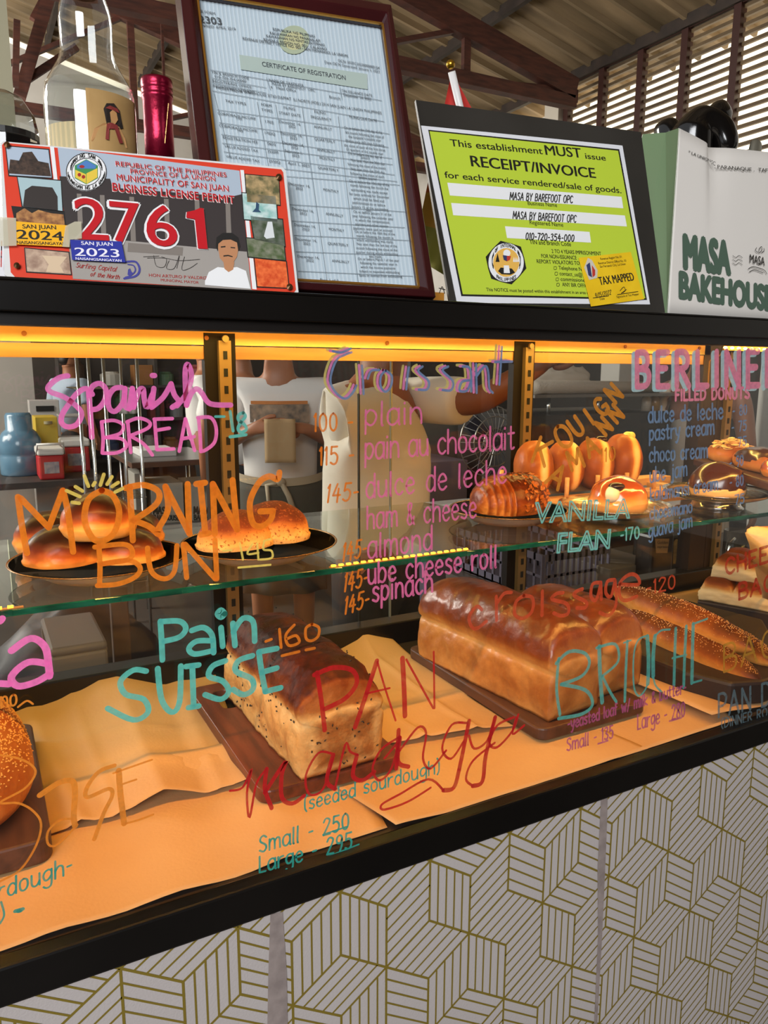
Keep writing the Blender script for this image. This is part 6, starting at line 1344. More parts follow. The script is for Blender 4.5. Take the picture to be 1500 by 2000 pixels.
wb = thing('wine_bottle', 'bottle with shiny crimson foil cap behind the licence plate', 'bottle', (a2[0], a2[1], ZT))
MB().lathe([(0.0001, 0), (0.030, 0), (0.033, 0.004), (0.033, z2(420)), (0.028, z2(380)), (r2(28), z2(345)), (r2(27), z2(330))], (a2[0], a2[1], ZT), 32).build('glass_body', mat('dark green bottle', '12201a', 0.08, coat=.5), wb, smooth=True)
MB().lathe([(r2(28.5), z2(330)), (r2(28), z2(260)), (r2(28), z2(200)), (r2(30), z2(196)), (r2(30), z2(190)), (r2(28.5), z2(188)), (r2(30), z2(184)), (r2(30), z2(180)), (r2(28.5), z2(178)), (r2(30), z2(174)), (r2(30), z2(164)), (r2(28.5), z2(160)), (0.0001, z2(158.5))], (a2[0], a2[1], ZT), 40).build('foil_cap', mat('crimson foil', '8c1230', 0.28, metal=0.75, bump=0.15, bscale=120), wb, smooth=True)
WP = Plane((a2[0], a2[1] - r2(28.5), ZT + z2(300)), math.atan2(CAM[1] - a2[1], CAM[0] - a2[0]) + PI / 2, 0.0)
def foiltext(b):
    P0 = WP.uv(327, 285)
    stext(b, WP, 'Gothenchen', 322, 282, 329, 205, 7, 1.2, 0.0)
art('script', WP, mat('gold script', 'd8a868', 0.3, metal=0.6), wb, [foiltext])
gj = at_d(5, 240, 0.86)
jar = thing('glass_jar', 'faceted clear glass jar lid at the left edge behind the plate', 'jar', (gj[0], gj[1], ZT))
zj = lambda py: at_d(5, py, 0.86)[2] - ZT
MB().lathe([(0.0001, 0), (0.034, 0), (0.036, 0.01), (0.036, zj(262)), (0.030, zj(262)), (0.0001, zj(262))], (gj[0], gj[1], ZT), 16).build('jar_body', g_bot, jar)
MB().lathe([(0.037, zj(262)), (0.037, zj(250)), (0.034, zj(222)), (0.024, zj(195)), (0.010, zj(182)), (0.0001, zj(180))], (gj[0], gj[1], ZT), 11).build('jar_lid', glass('cut glass', (0.85, 0.87, 0.86), 1.6, 0.0, 2.2), jar)
MB().lathe([(0.0375, zj(272)), (0.0375, zj(261)), (0.034, zj(261)), (0.034, zj(272))], (gj[0], gj[1], ZT), 32).build('band', mat('dark band', '1c1a18', 0.3), jar)
cd = at_z(-6, 540, ZT)
m = MB(); m.prism([at_y(-40, 430, 0.06), at_y(20, 430, 0.06), at_y(20, 541, 0.045), at_y(-40, 541, 0.045)], (0, 0.001, 0))
card = tag(m.build('leaflet', mat('white bond', 'dcdce0', 0.5)), 'white leaflet with red print at the left edge behind the licence plate', 'leaflet')
m = MB(); CPl = Plane(at_y(0, 540, 0.0445), 0, 0); stext(m, CPl, 'Empl', 2, 522, 3, 480, 9, 2.0, 0.003); m.build('lettering', flatm('red ink', 'c03024'), card)
# flag
fp0 = at_y(908, 250, 0.20); fp1 = at_y(880, 128, 0.185); base_ = np.array([fp0[0] + 0.022, 0.215, ZT])
fg = thing('table_flag', 'small rainbow table flag on a white pole behind the notice', 'flag', base_)
MB().tube([base_, fp0, at_y(882, 140, 0.186)], [0.0045, 0.005, 0.0052], 10).build('pole', mat('white plastic', 'd8d4d0', 0.4), fg, smooth=True)
MB().ell(at_y(880, 126, 0.185), (0.006, 0.006, 0.006), 14, 10).build('finial', mat('gold finial', 'c0902c', 0.25, metal=0.9), fg, smooth=True)
MB().lathe([(0.03, 0), (0.03, 0.006), (0.006, 0.012), (0.0001, 0.012)], tuple(base_), 24).build('foot', mat('white plastic', 'd8d4d0', 0.4), fg, smooth=True)
cols = ['c23028', 'cc4426', 'd86a2e', 'd8a03c', 'a8a040', '4a6a8a']
apex = at_y(883, 142, 0.19)
lo = [(808, 470), (822, 500), (838, 530), (850, 545), (860, 555), (872, 560)]
up = [(868, 205), (884, 200), (893, 204), (903, 206), (914, 206), (924, 207)]
for k in range(5):
    m = MB()
    def fl(u, v, k=k):
        s = v; v = (k + u) / 5.0
        a = np.array([883 + 3 * (s - .5), 143]); b_ = np.array([838, 345]) * (1 - s) + np.array([985, 330]) * s; c_ = np.array([806, 500]) * (1 - s) + np.array([905, 560]) * s
        p = (a * (1 - v * 2) + b_ * v * 2) if v < .5 else (b_ * (2 - 2 * v) + c_ * (2 * v - 1))
        return at_y(p[0], p[1], 0.205 + 0.012 * math.sin(s * 9) * v + 0.02 * v)
    m.grid(fl, 8, 14); o = m.build('cloth_stripe', mat('flag ' + cols[k], cols[k], 0.7), fg, smooth=True); o['label'] = ['red', 'vermilion', 'orange', 'yellow', 'olive'][k] + ' stripe of the flag'
tg0 = at_y(862, 566, 0.03)
m = MB(); m.box(tg0[0] - 0.02, tg0[0] + 0.02, 0.055, 0.056, ZT, ZT + 0.016); tg = tag(m.build('small_card', mat('orange card', 'd08a30', 0.5)), 'small orange card between the frame and the notice', 'card')
m = MB(); TP = Plane((0, 0.0549, ZT)); trace(m, TP, '858,572 863,560 868,573;857,563 869,566', 1.6, lvl=0.0004); m.build('mark', flatm('near black', '15120f'), tg)
# ------------------------------------------------------------------ skin-grown figures
def skin(name, pts, edges, m, parent=None, sub=2, loc=None, R=None, root=0, smoothv=True):
    """pts: [(x,y,z,r) or (x,y,z,rx,ry)] local; grown with a Skin modifier, applied to one continuous mesh"""
    names = list(pts); idx = {n: i for i, n in enumerate(names)}
    me = bpy.data.meshes.new('sk'); co = []
    for n in names:
        p = np.array(pts[n][:3], float)
        if R is not None: p = R @ p
        if loc is not None: p = p + np.array(loc)
        co.append(p)
    me.from_pydata([tuple(c) for c in co], [(idx[a], idx[b]) for a, b in edges], [])
    o = bpy.data.objects.new('sk', me); COL.objects.link(o)
    o.modifiers.new('skin', 'SKIN'); sv = me.skin_vertices[0].data
    for n in names:
        r = pts[n][3:]; sv[idx[n]].radius = (r[0], r[1] if len(r) > 1 else r[0]); sv[idx[n]].use_root = False
    sv[root].use_root = True
    if sub:
        s_ = o.modifiers.new('sub', 'SUBSURF'); s_.levels = sub; s_.render_levels = sub
    bpy.context.view_layer.update()
    ev = o.evaluated_get(bpy.context.evaluated_depsgraph_get()); m2 = bpy.data.meshes.new_from_object(ev)
    b = MB(); b.add([tuple(v.co) for v in m2.vertices], [tuple(p.vertices) for p in m2.polygons])
    bpy.data.objects.remove(o); bpy.data.meshes.remove(me); bpy.data.meshes.remove(m2)
    return b.build(name, m, parent, smooth=True, fixn=True)
m_skin = mat('tan skin', '9c6444', 0.5); m_skin2 = mat('light tan skin', 'a8745a', 0.5)
m_tee = mat('white cotton', 'dcd6d0', 0.8, bump=0.15, bscale=14); m_hair = mat('black hair', '17110e', 0.5)
m_apron = mat('olive apron', '4c473b', 0.8, bump=0.2, bscale=16); m_black = mat('black cloth', '191614', 0.8, bump=0.2, bscale=14)
def hand_pts(pts, ed, w, d, side, tag_, palm=0.085, curl=0.7, spread=(0, 0, 1)):
    """palm and five bent fingers from wrist w pointing along d; side is across the palm, normal n"""
    w, d, side = np.array(w), np.array(d) / np.linalg.norm(d), np.array(side) / np.linalg.norm(side); n = np.cross(d, side)
    pts[tag_ + 'p'] = (*(w + d * 0.045), 0.028, 0.016); ed.append((tag_ + 'w', tag_ + 'p'))
    for i, (off, L) in enumerate(((-0.027, 0.062), (-0.009, 0.072), (0.009, 0.070), (0.026, 0.055))):
        a = w + d * palm + side * off; b_ = a + (d * math.cos(curl) + n * math.sin(curl)) * L * 0.5; c_ = b_ + (d * math.cos(2 * curl) + n * math.sin(2 * curl)) * L * 0.5
        pts[tag_ + 'k%d' % i] = (*a, 0.0100); pts[tag_ + 'm%d' % i] = (*b_, 0.0088); pts[tag_ + 't%d' % i] = (*c_, 0.0075)
        ed += [(tag_ + 'p', tag_ + 'k%d' % i), (tag_ + 'k%d' % i, tag_ + 'm%d' % i), (tag_ + 'm%d' % i, tag_ + 't%d' % i)]
    a = w + d * 0.035 - side * 0.032; b_ = a + d * 0.030 - side * 0.012 + n * 0.012; c_ = b_ + d * 0.026 + n * 0.012
    pts[tag_ + 'ta'] = (*a, 0.0115); pts[tag_ + 'tb'] = (*b_, 0.0100); pts[tag_ + 'tc'] = (*c_, 0.0085)
    ed += [(tag_ + 'p', tag_ + 'ta'), (tag_ + 'ta', tag_ + 'tb'), (tag_ + 'tb', tag_ + 'tc')]
def person(label, loc, yaw, arms, sk=m_skin, h=1.0, shirt=m_tee, lower=m_black, apron=False, short_legs=False, hair=True, lace=False, sleeve=0.16, loose=0.0, hem=0.86, heavy=1.0):
    R = rotz(yaw); W = 1.0 * heavy
    t = thing('person', label, 'person', (loc[0], loc[1], 0))
    P = {'pel': (0, 0, .93, .13 * W, .095 * W), 'wst': (0, 0, 1.06, .125 * W, .09 * W), 'chs': (0, -.005, 1.22, .145 * W, .10 * W), 'shc': (0, 0, 1.36, .105, .075), 'nck': (0, -.005, 1.44, .052), 'jaw': (0, -.02, 1.51, .058, .066), 'hd': (0, -.012, 1.58, .073, .085), 'crn': (0, -.005, 1.65, .055, .065)}
    E = [('pel', 'wst'), ('wst', 'chs'), ('chs', 'shc'), ('shc', 'nck'), ('nck', 'jaw'), ('jaw', 'hd'), ('hd', 'crn')]
    P['nose'] = (0, -.10, 1.545, .010); E.append(('jaw', 'nose'))
    for s in (-1, 1):
        k = 'LR'[s > 0]; A = arms[0 if s < 0 else 1]
        P['ear' + k] = (s * .078, 0, 1.565, .013, .018); E.append(('hd', 'ear' + k))
        P['sh' + k] = (s * .175, 0, 1.37, .056); P['el' + k] = (*A[0], .040); P[k + 'w'] = (*A[1], .027)
        mid = (np.array(P['el' + k][:3]) * .65 + np.array(A[1]) * .35); P['fa' + k] = (*mid, .039)
        E += [('shc', 'sh' + k), ('sh' + k, 'el' + k), ('el' + k, 'fa' + k), ('fa' + k, k + 'w')]
        d = np.array(A[1]) - np.array(A[0]); side = A[2] if len(A) > 2 else (0, 1, 0) if abs(d[2]) > .15 else (0, 0, 1)
        hand_pts(P, E, A[1], d if len(A) < 4 else A[3], side, k, curl=0.35 if len(A) < 3 else 0.75)
        P['hp' + k] = (s * .085, 0, .88, .088 * W); P['kn' + k] = (s * .095, -.02, .48, .056); P['cf' + k] = (s * .095, .012, .34, .052); P['an' + k] = (s * .095, .02, .09, .034); P['hl' + k] = (s * .097, .03, .035, .034); P['to' + k] = (s * .11, -.14, .03, .03)
        E += [('pel', 'hp' + k), ('hp' + k, 'kn' + k), ('kn' + k, 'cf' + k), ('cf' + k, 'an' + k), ('an' + k, 'hl' + k), ('hl' + k, 'to' + k)]
    L = (loc[0], loc[1], loc[2] if len(loc) > 2 else 0)
    sc = lambda Q: {k: (v[0] * h, v[1] * h, v[2] * h, *[r * h for r in v[3:]]) for k, v in Q.items()}
    skin('body', sc(P), E, sk, t, 2, L, R)
    if not lace:
        Q = {'a': (0, 0, hem, (.165 + loose) * W, (.125 + loose * .7) * W), 'b': (0, 0, 1.05, (.158 + loose * .7) * W, (.12 + loose * .5) * W), 'c': (0, -.005, 1.22, .172 * W, .125 * W), 'd': (0, 0, 1.355, .125, .092), 'e': (0, 0, 1.415, .066, .062)}
        E2 = [('a', 'b'), ('b', 'c'), ('c', 'd'), ('d', 'e')]
        for s in (-1, 1):
            k = 'LR'[s > 0]; A = np.array(arms[0 if s < 0 else 1][0]); a = np.array([s * .175, 0, 1.37]); dv = A - a; l = np.linalg.norm(dv)
            Q['s' + k] = (*a, .072); Q['t' + k] = (*(a + dv * min(.9, sleeve / l)), .074); Q['u' + k] = (*(a + dv * min(.95, (sleeve + .05) / l)), .076)
            E2 += [('d', 's' + k), ('s' + k, 't' + k), ('t' + k, 'u' + k)]
        skin('t_shirt', sc(Q), E2, shirt, t, 2, L, R)
    else:
        Q = {'a': (0, 0, .84, .165, .12), 'b': (0, 0, 1.02, .148, .108), 'c': (0, -.005, 1.17, .160, .114), 'd': (0, -.005, 1.28, .150, .110)}
        skin('camisole', sc(Q), [('a', 'b'), ('b', 'c'), ('c', 'd')], shirt, t, 2, L, R)
        b = MB()
        for s in (-1, 1):
            pth = [(s * .125, .108, 1.20), (s * .135, .098, 1.30), (s * .118, .075, 1.385), (s * .10, 0, 1.432), (s * .10, -.08, 1.36), (s * .10, -.12, 1.24)]
            pp = [R @ (np.array(p) * h) + np.array(L) for p in smooth_path(pth, 6)]; b.tube(pp, [0.017 + 0.004 * math.sin(i * 2.2) for i in range(len(pp))], 8)
        b.build('lace_strap', mat('cream lace', 'd8cab4', 0.8, bump=0.5, bscale=120), t, smooth=True)
    if lower is not None:
        Q = {'a': (0, 0, .96, .142 * W, .108 * W), 'p': (0, 0, .90, .14 * W, .108 * W)}; E2 = [('a', 'p')]
        for s in (-1, 1):
            k = 'LR'[s > 0]; Q['h' + k] = (s * .088, 0, .84, .098 * W); Q['k' + k] = (s * .097, -.02, .56 if short_legs else .48, .082); E2 += [('p', 'h' + k), ('h' + k, 'k' + k)]
            if not short_legs: Q['n' + k] = (s * .097, .018, .10, .062); E2.append(('k' + k, 'n' + k))
        skin('shorts' if short_legs else 'trousers', sc(Q), E2, lower, t, 2, L, R)
    if hair:
        Q = {'a': (0, .005, 1.675, .060, .066), 'b': (0, .045, 1.62, .072, .055), 'c': (0, .055, 1.54, .06, .035)}
        skin('hair', sc(Q), [('a', 'b'), ('b', 'c')], m_hair, t, 2, L, R)
    b = MB()
    for s in (-1, 1):
        e = R @ (np.array([s * .03, -.088, 1.585]) * h) + np.array(L); b.ell(e, (.008, .008, .005), 8, 6)
    mo = R @ (np.array([0, -.083, 1.505]) * h) + np.array(L); b.ell(mo, (.02, .006, .004), 8, 6); b.build('eyes_and_mouth', mat('dark features', '2a1814', 0.5), t, smooth=True)
    return t, R, np.array(L)
DOWN = lambda s: ((s * .235, .01, 1.09), (s * .25, -.06, .86))

# staff member with apron, folding a paper bag
pB = at_d(548, 900, 3.4); yawB = math.atan2(pB[0] - CAM[0], -(CAM[1] - pB[1])) * -1
armsB = (((-.265, -.03, 1.13), (-.105, -.215, 1.215), (0, 0, -1), (.9, -.42, .1)), ((.265, -.03, 1.13), (.105, -.215, 1.215), (0, 0, 1), (-.9, -.42, .1)))
tB, RB, LB = person('person in white printed t-shirt and olive apron holding a small paper bag', (pB[0], pB[1]), yawB, armsB, h=1.0, short_legs=True, lower=mat('dark olive shorts', '35322a', 0.8), heavy=1.12, sleeve=.19)
ap = MB()
def apf(u, v):
    a = (u - .5) * 2.3; r = .19 + .02 * v; z = .98 - v * .50
    p = np.array([r * math.sin(a) * 1.02, -.145 * math.cos(a) - .012 - .012 * math.sin(u * 20) * v, z]); return RB @ p + LB
ap.grid(apf, 30, 12); ap.build('apron', m_apron, tB, smooth=True, solid=.004)
ap = MB(); ap.grid(lambda u, v: RB @ np.array([.20 * math.sin((u - .5) * 2.7), -.160 * math.cos((u - .5) * 2.7) - .012, .985 + .035 * v - .02 * math.sin(u * PI)]) + LB, 24, 1)
kn = lambda *p: RB @ np.array(p) + LB
ap.tube([kn(.0, -.185, .985), kn(-.06, -.19, .975), kn(-.05, -.20, .85), kn(-.065, -.20, .70)], .010, 6); ap.tube([kn(.0, -.185, .985), kn(.03, -.20, .93), kn(.06, -.20, .84)], .012, 6); ap.ell(kn(0, -.185, .985), (.022, .015, .02), 10, 8)
ap.build('apron_tie', mat('natural cotton tape', 'a8977c', 0.8), tB, smooth=True)
pm = MB(); pm.grid(lambda u, v: RB @ np.array([(u - .5) * .25, -.150 + .05 * abs(u - .5), 1.235 + .075 * v]) + LB, 14, 4); pm.build('shirt_print', mat('faded photo print', '54504a', 0.8, col2='a08870', nscale=26), tB, smooth=True)
pm = MB(); pm.grid(lambda u, v: RB @ np.array([(u - .5) * .24, -.149 + .05 * abs(u - .5), 1.312 + .014 * v]) + LB, 14, 1); pm.build('shirt_print', mat('orange print', 'b8743c', 0.8), tB, smooth=True)
bg = MB()
def bgf(u, v): return RB @ np.array([(u - .5) * .125, -.305 - .004 * math.sin(u * 9) - .02 * (1 - v), 1.085 + .175 * v]) + LB
bg.grid(bgf, 8, 10); bg.grid(lambda u, v: np.array(bgf(u, v)) + RB @ np.array([0, .03 * (1 - v) + .004, 0]), 8, 10)
tag(bg.build('snack_bag', mat('plain kraft bag', 'a88a62', 0.8, bump=.3, bscale=30), None, smooth=True, solid=.001), 'small kraft paper bag held by the person in the apron', 'bag')
# staff member close behind the case, reaching along it
pA = at_d(735, 900, 2.15)
shA = at_d(790, 755, 2.1); elA = at_d(935, 785, 2.05); wrA = at_d(1062, 708, 2.02)
yawA = 0.62
RA = rotz(yawA); loc = np.array([pA[0], pA[1], 0]); inv = RA.T
bk = inv @ np.array([.42, .90, 0])
armsA = (((-.175 * .55 + bk[0] * .24, bk[1] * .24, 1.17), (-.05 + bk[0] * .30, bk[1] * .30, .98)), (tuple(inv @ (elA - loc)), tuple(inv @ (wrA - loc))))
tA, _, _ = person('person in loose cream t-shirt close behind the case with one arm stretched along it', (pA[0], pA[1]), yawA, armsA, sk=mat('warm tan skin', '9a5a34', 0.5), shirt=mat('cream cotton', 'f0e6d2', 0.85, bump=0.2, bscale=9), lower=m_black, loose=.015, hem=.88, sleeve=.21, heavy=1.02)
# woman seen from behind in a lace trimmed top
pC = at_d(1358, 900, 3.6); yawC = math.atan2(pC[0] - CAM[0], pC[1] - CAM[1]) * -1 + PI - .35
person('person seen from behind in a white top with lace straps', (pC[0], pC[1]), yawC, (DOWN(-1), DOWN(1)), sk=m_skin2, h=1.0, shirt=mat('white lace cotton', 'd6cfc4', 0.8, bump=.4, bscale=90), lace=True, lower=mat('white skirt cloth', 'cfc8bc', .8), heavy=1.0)
pD = at_d(402, 850, 5.9); person('person in white t-shirt working at the far counter on the left', (pD[0], pD[1]), 1.2, (((-.2, -.1, 1.1), (-.15, -.3, 1.0)), ((.25, -.05, 1.1), (.2, -.28, 1.0))), h=1.0)
pE = at_d(476, 850, 4.6); person('person in white t-shirt standing behind the one in the apron', (pE[0], pE[1]), 2.8, (DOWN(-1), DOWN(1)), h=.99, lower=mat('charcoal trousers', '2a2b30', .8))
pF = at_d(138, 800, 7.2); person('person in pale blue shirt far back by the shelves', (pF[0], pF[1]), 2.2, (DOWN(-1), DOWN(1)), h=.97, shirt=mat('pale blue cotton', 'a8b4c4', .8))

# ------------------------------------------------------------------ kitchen things seen through the case
def bx(px0, py0, px1, py1, y, th):
    a = at_y(px0, py0, y); b = at_y(px1, py1, y); return a[0], b[0], y, y + th, b[2], a[2]
def kbox(name, label, cat, rect, y, th, m, bevel=.004, group=None, parent=None, z0=None):
    x0, x1, y0, y1, za, zb = bx(*rect, y, th)
    if z0 is not None: za = z0
    o = MB().box(x0, x1, y0, y1, za, zb).build(name, m, parent, bevel=bevel)
    return tag(o, label, cat, group) if parent is None else o
kz = at_y(70, 934, 4.75)[2]
bn = thing('kitchen_bench', 'dark low bench carrying the water jug and coolers', 'bench', (0.3, 2.9, 0))
x0 = at_y(-60, 930, 4.6)[0]; x1 = at_y(200, 930, 4.6)[0]
m_dk = mat('dark worn wood', '2c2622', 0.6, col2='3a322c', nscale=6)
MB().box(x0, x1, 4.55, 5.7, kz - 0.04, kz).build('bench_top', m_dk, bn)
for xx in (x0, x1 - .06):
    for yy in (4.57, 5.62): MB().box(xx, xx + .06, yy, yy + .06, 0, kz - .04).build('leg', m_dk, bn)
c = at_y(42, 900, 5.0); r = .135
wj = thing('water_jug', 'translucent blue five gallon water jug on the bench', 'water jug', (c[0], 5.0, kz))
MB().lathe([(.0001, 0), (r * .95, 0), (r, .012), (r, .13), (r * .96, .14), (r, .15), (r, .24), (r * .8, .29), (r * .62, .31), (r * .62, .40), (r * .55, .42), (.0001, .42)], (c[0], 5.0, kz), 28).build('jug_body', mat('blue polycarbonate', '5c7c90', 0.2, col2='4a6a80'), wj, smooth=True)
o = kbox('yellow_crate', 'yellow plastic crate standing behind the red cooler', 'crate', (68, 815, 118, 905), 5.15, .3, mat('yellow plastic', 'b89a24', .45), z0=kz)
e = at_y(94, 828, 5.149); MB().lathe([(.028, 0), (.028, .02), (.0001, .02)], (e[0], 5.149, e[2]), 14).build('badge', mat('grey badge', '8a8060', .5), o)
def cooler(label, rect, y, th, hnd=True):
    x0, x1, y0, y1, za, zb = bx(*rect, y, th); za = kz; hh = zb - za
    t = thing('cooler', label, 'cooler', ((x0 + x1) / 2, y, kz), 'red coolers on the bench')
    MB().box(x0, x1, y0, y1, za, za + hh * .68).build('cooler_body', mat('red plastic', 'a81f22', .4), t, bevel=.012)
    MB().box(x0 - .006, x1 + .006, y0 - .006, y1 + .006, za + hh * .68, za + hh * .88).build('cooler_lid', mat('white plastic lid', 'cfcac2', .4), t, bevel=.012)
    MB().box(x0 + .03, x1 - .03, y0 - .002, y0, za + hh * .18, za + hh * .5).build('sticker', mat('pale sticker', 'a49c98', .5, col2='6a7080', nscale=30), t)
    if hnd: MB().tube([(x0 - .006, y0 + .03, za + hh * .7), (x0 - .004, y0 - .02, za + hh), (x1 + .004, y0 - .02, za + hh), (x1 + .006, y0 + .03, za + hh * .7)], .009, 8).build('handle', mat('white plastic lid', 'cfcac2', .4), t, smooth=True)
cooler('small red cooler with white lid in front of the yellow crate', (73, 868, 127, 934), 4.62, .28)
cooler('larger red cooler half hidden behind the chrome rack', (120, 850, 178, 930), 4.95, .35, False)
x0_, x1_, _, _, _, zt2 = bx(120, 850, 190, 930, 2.80, .28)
kbox('grey_box', 'grey plastic box on top of the larger red cooler', 'box', (118, 812, 164, 866), 5.0, .28, mat('grey plastic', '8a8480', .5), z0=kz + (zt2 - kz) * .885)
o = kbox('wall_cabinet', 'grey box with a black slot standing behind the yellow crate', 'box', (56, 782, 122, 880), 5.75, .18, mat('pale grey steel', 'a8a29c', .5), z0=0.0)
s = at_y(70, 793, 5.748); s2 = at_y(106, 803, 5.748); MB().box(s[0], s2[0], 5.742, 5.75, s2[2], s[2]).build('slot', mat('slot shadow gap', '0a0806', .9), o)
# chrome wire rack
m_chr = mat('chrome tube', 'c8c8c4', .18, metal=1.0)
rk = thing('wire_rack', 'tall chrome rack with thin upright poles', 'rack', (at_y(220, 850, 3.4)[0], 3.4, 0))
for px, y in ((156, 3.3), (178, 3.3), (207, 3.3), (272, 3.3), (240, 3.7)):
    a = at_y(px, 800, y); MB().tube([(a[0], y, 0), (a[0], y, 1.62)], .0085, 8).build('post', m_chr, rk, smooth=True)
xa = at_y(150, 800, 3.3)[0]; xb = at_y(278, 800, 3.3)[0]
for zz_ in (.35, .80, 1.36): 
    b = MB()
    for k in range(9): b.tube([(xa, 3.3 + .05 * k, zz_), (xb, 3.3 + .05 * k, zz_)], .003, 5)
    b.build('wire_shelf', m_chr, rk)
cl = MB(); c0 = at_y(228, 712, 3.28); c1 = at_y(266, 750, 3.28)
cl.grid(lambda u, v: (c0[0] + (c1[0] - c0[0]) * (u + .12 * (1 - v) * (u - .5) * -2), 3.285 + .012 * math.sin(u * 14), c0[2] + (1.365 - c0[2]) * 1 - 0.13 * v + .0), 16, 6)
tag(cl.build('hanging_cloth', mat('white towel', 'c4beb8', .85), None, smooth=True, solid=.003), 'white cloth hanging from the chrome rack', 'cloth')
# counter with wooden top and shop boxes on its lower shelf
ct = thing('work_counter', 'work counter with dark wooden edge behind the left bay', 'counter', (at_y(340, 900, 4.2)[0], 4.2, 0))
a = at_y(257, 905, 3.9); b_ = at_y(424, 893, 3.9); zc = a[2]
MB().box(a[0], b_[0] + .02, 3.9, 4.7, zc - .0, zc + .004).build('counter_top', mat('brushed steel', '8a8886', .3, metal=.7), ct)
MB().box(a[0], b_[0] + .02, 3.895, 4.7, zc - .030, zc).build('wooden_edge', mat('dark stained edge', '4e3424', .5), ct)
for px, y in ((279, 3.93), (422, 3.93), (279, 4.64), (422, 4.64)):
    p = at_y(px, 950, 3.93); MB().tube([(p[0], y, 0), (p[0], y, zc - .03)], .016, 10).build('leg', m_chr, ct, smooth=True)
zs2 = at_y(330, 1022, 4.0)[2]
MB().box(a[0], b_[0] + .02, 3.95, 4.65, zs2 - .02, zs2).build('lower_shelf', mat('brushed steel', '8a8886', .3, metal=.7), ct)
m_bx = mat('off white carton', 'a8a294', .7)
for lab, rect in (('shop carton with dark print on the counter shelf, left one', (294, 946, 361, 1022)), ('shop carton with dark print on the counter shelf, beside the dark stile', (373, 946, 428, 1022))):
    o = kbox('shop_carton', lab, 'carton', rect, 4.0, .35, m_bx, group='shop cartons under the counter', z0=zs2)
    pl = Plane((0, 3.9985, 1.0)); b = MB(); x_ = rect[0] + 6
    stext(b, pl, 'MASA', x_, 1003, x_ + 30, 1004, 13, 3.2, .0004); stext(b, pl, 'BAKEHOUSE', x_, 1015, x_ + 50, 1016, 9, 2.4, .0004); b.build('lettering', mat('carton ink', '2c302a', .7), o)
o = kbox('carton_stack', 'pale carton standing at the left end of the counter shelf', 'carton', (262, 925, 288, 1022), 4.0, .3, mat('grey white carton', '8e8a80', .7), z0=zs2)
o = kbox('paper_pile', 'loose white papers lying on the counter', 'papers', (276, 880, 345, 890), 4.15, .3, mat('paper white', 'c8c4c0', .6), z0=zc + .004)
# back shelves with jars
bs = thing('wall_shelves', 'dark wall shelves far behind the chrome rack', 'shelves', (1.6, 7.3, 0))
xl = at_y(120, 800, 7.25)[0]; xr = at_y(470, 800, 7.25)[0]
for z_ in (.55, .95, 1.28): MB().box(xl, xr, 7.20, 7.55, z_, z_ + .025).build('shelf_board', m_dk, bs)
for x_ in (xl, (xl + xr) / 2, xr - .03): MB().box(x_, x_ + .03, 7.22, 7.55, 0, 1.72).build('upright', m_dk, bs)
random.seed(4); k = 0
cc = [('white', 'b8b2a8'), ('amber', '8a5a2c'), ('green', '4a6848'), ('red', '7a2c24'), ('steel', '7c7c7c'), ('cream', 'b0a488'), ('blue', '3c4c74'), ('brown', '4c3424')]
for z_, zn in ((.975, 'middle'), (1.305, 'upper'), (.575, 'lower')):
    x_ = xl + .06
    while x_ < xr - .1:
        cn, cv = cc[k % 8]; r_ = random.uniform(.06, .11); hh = random.uniform(.12, .28)
        m = MB()
        if k % 3: m.lathe([(.0001, 0), (r_, 0), (r_, hh * .8), (r_ * .7, hh * .9), (r_ * .7, hh), (.0001, hh)], (x_ + r_, 7.35, z_), 14)
        else: m.box(x_, x_ + 2 * r_, 7.28, 7.48, z_, z_ + hh)
        tag(m.build('storage_jar' if k % 3 else 'storage_box', mat('store ' + cn, cv, .5), None, bevel=0 if k % 3 else .004), '%s %s on the %s wall shelf far behind the rack' % (cn, 'jar' if k % 3 else 'box', zn), 'jar' if k % 3 else 'box', 'stores on the wall shelves')
        x_ += 2 * r_ + random.uniform(.03, .16); k += 1
# below shelf level, left: dark bin bag, plastic stool
bb_ = at_d(150, 1260, 2.6)
bbx, bby = bb_[0], bb_[1]; V, Fc = ico(4)
tag(MB().add([(bbx + u[0] * .30 * (1 + .14 * nz3(u, 3, 2)), bby + u[1] * .22 * (1 + .12 * nz3(u, 4, 6)), max(0, .32 + u[2] * .36 * (1 + .1 * nz3(u, 5, 1)))) for u in V], Fc).build('bin_bag', mat('black bin bag', '2c2524', .5, bump=.4, bscale=14), None, smooth=True), 'crumpled dark bin bag on the kitchen floor at the left', 'bag')
so_ = thing('plastic_stool', 'grey plastic stool in front of the dark bin bag', 'stool', (at_d(160, 1300, 2.1)[0], 1.1, 0))
sx0 = at_y(98, 1290, 1.15); sx1 = at_y(212, 1282, 1.15); zq = sx1[2] + .02
MB().box(sx0[0], sx1[0], 1.15, 1.42, zq, zq + .02).box(sx0[0], sx1[0], 1.15, 1.17, zq - .06, zq).build('seat', mat('grey stool plastic', '6a6058', .5), so_, bevel=.008)
for xx in (sx0[0], sx1[0] - .03):
    for yy in (1.16, 1.38): MB().box(xx, xx + .03, yy, yy + .03, 0, zq).build('leg', mat('grey stool plastic', '6a6058', .5), so_)
kbox('cardboard_sheet', 'upright brown cardboard sheet on the kitchen floor', 'cardboard', (214, 1150, 262, 1360), 1.45, .03, mat('brown cardboard', '544236', .8), z0=0)
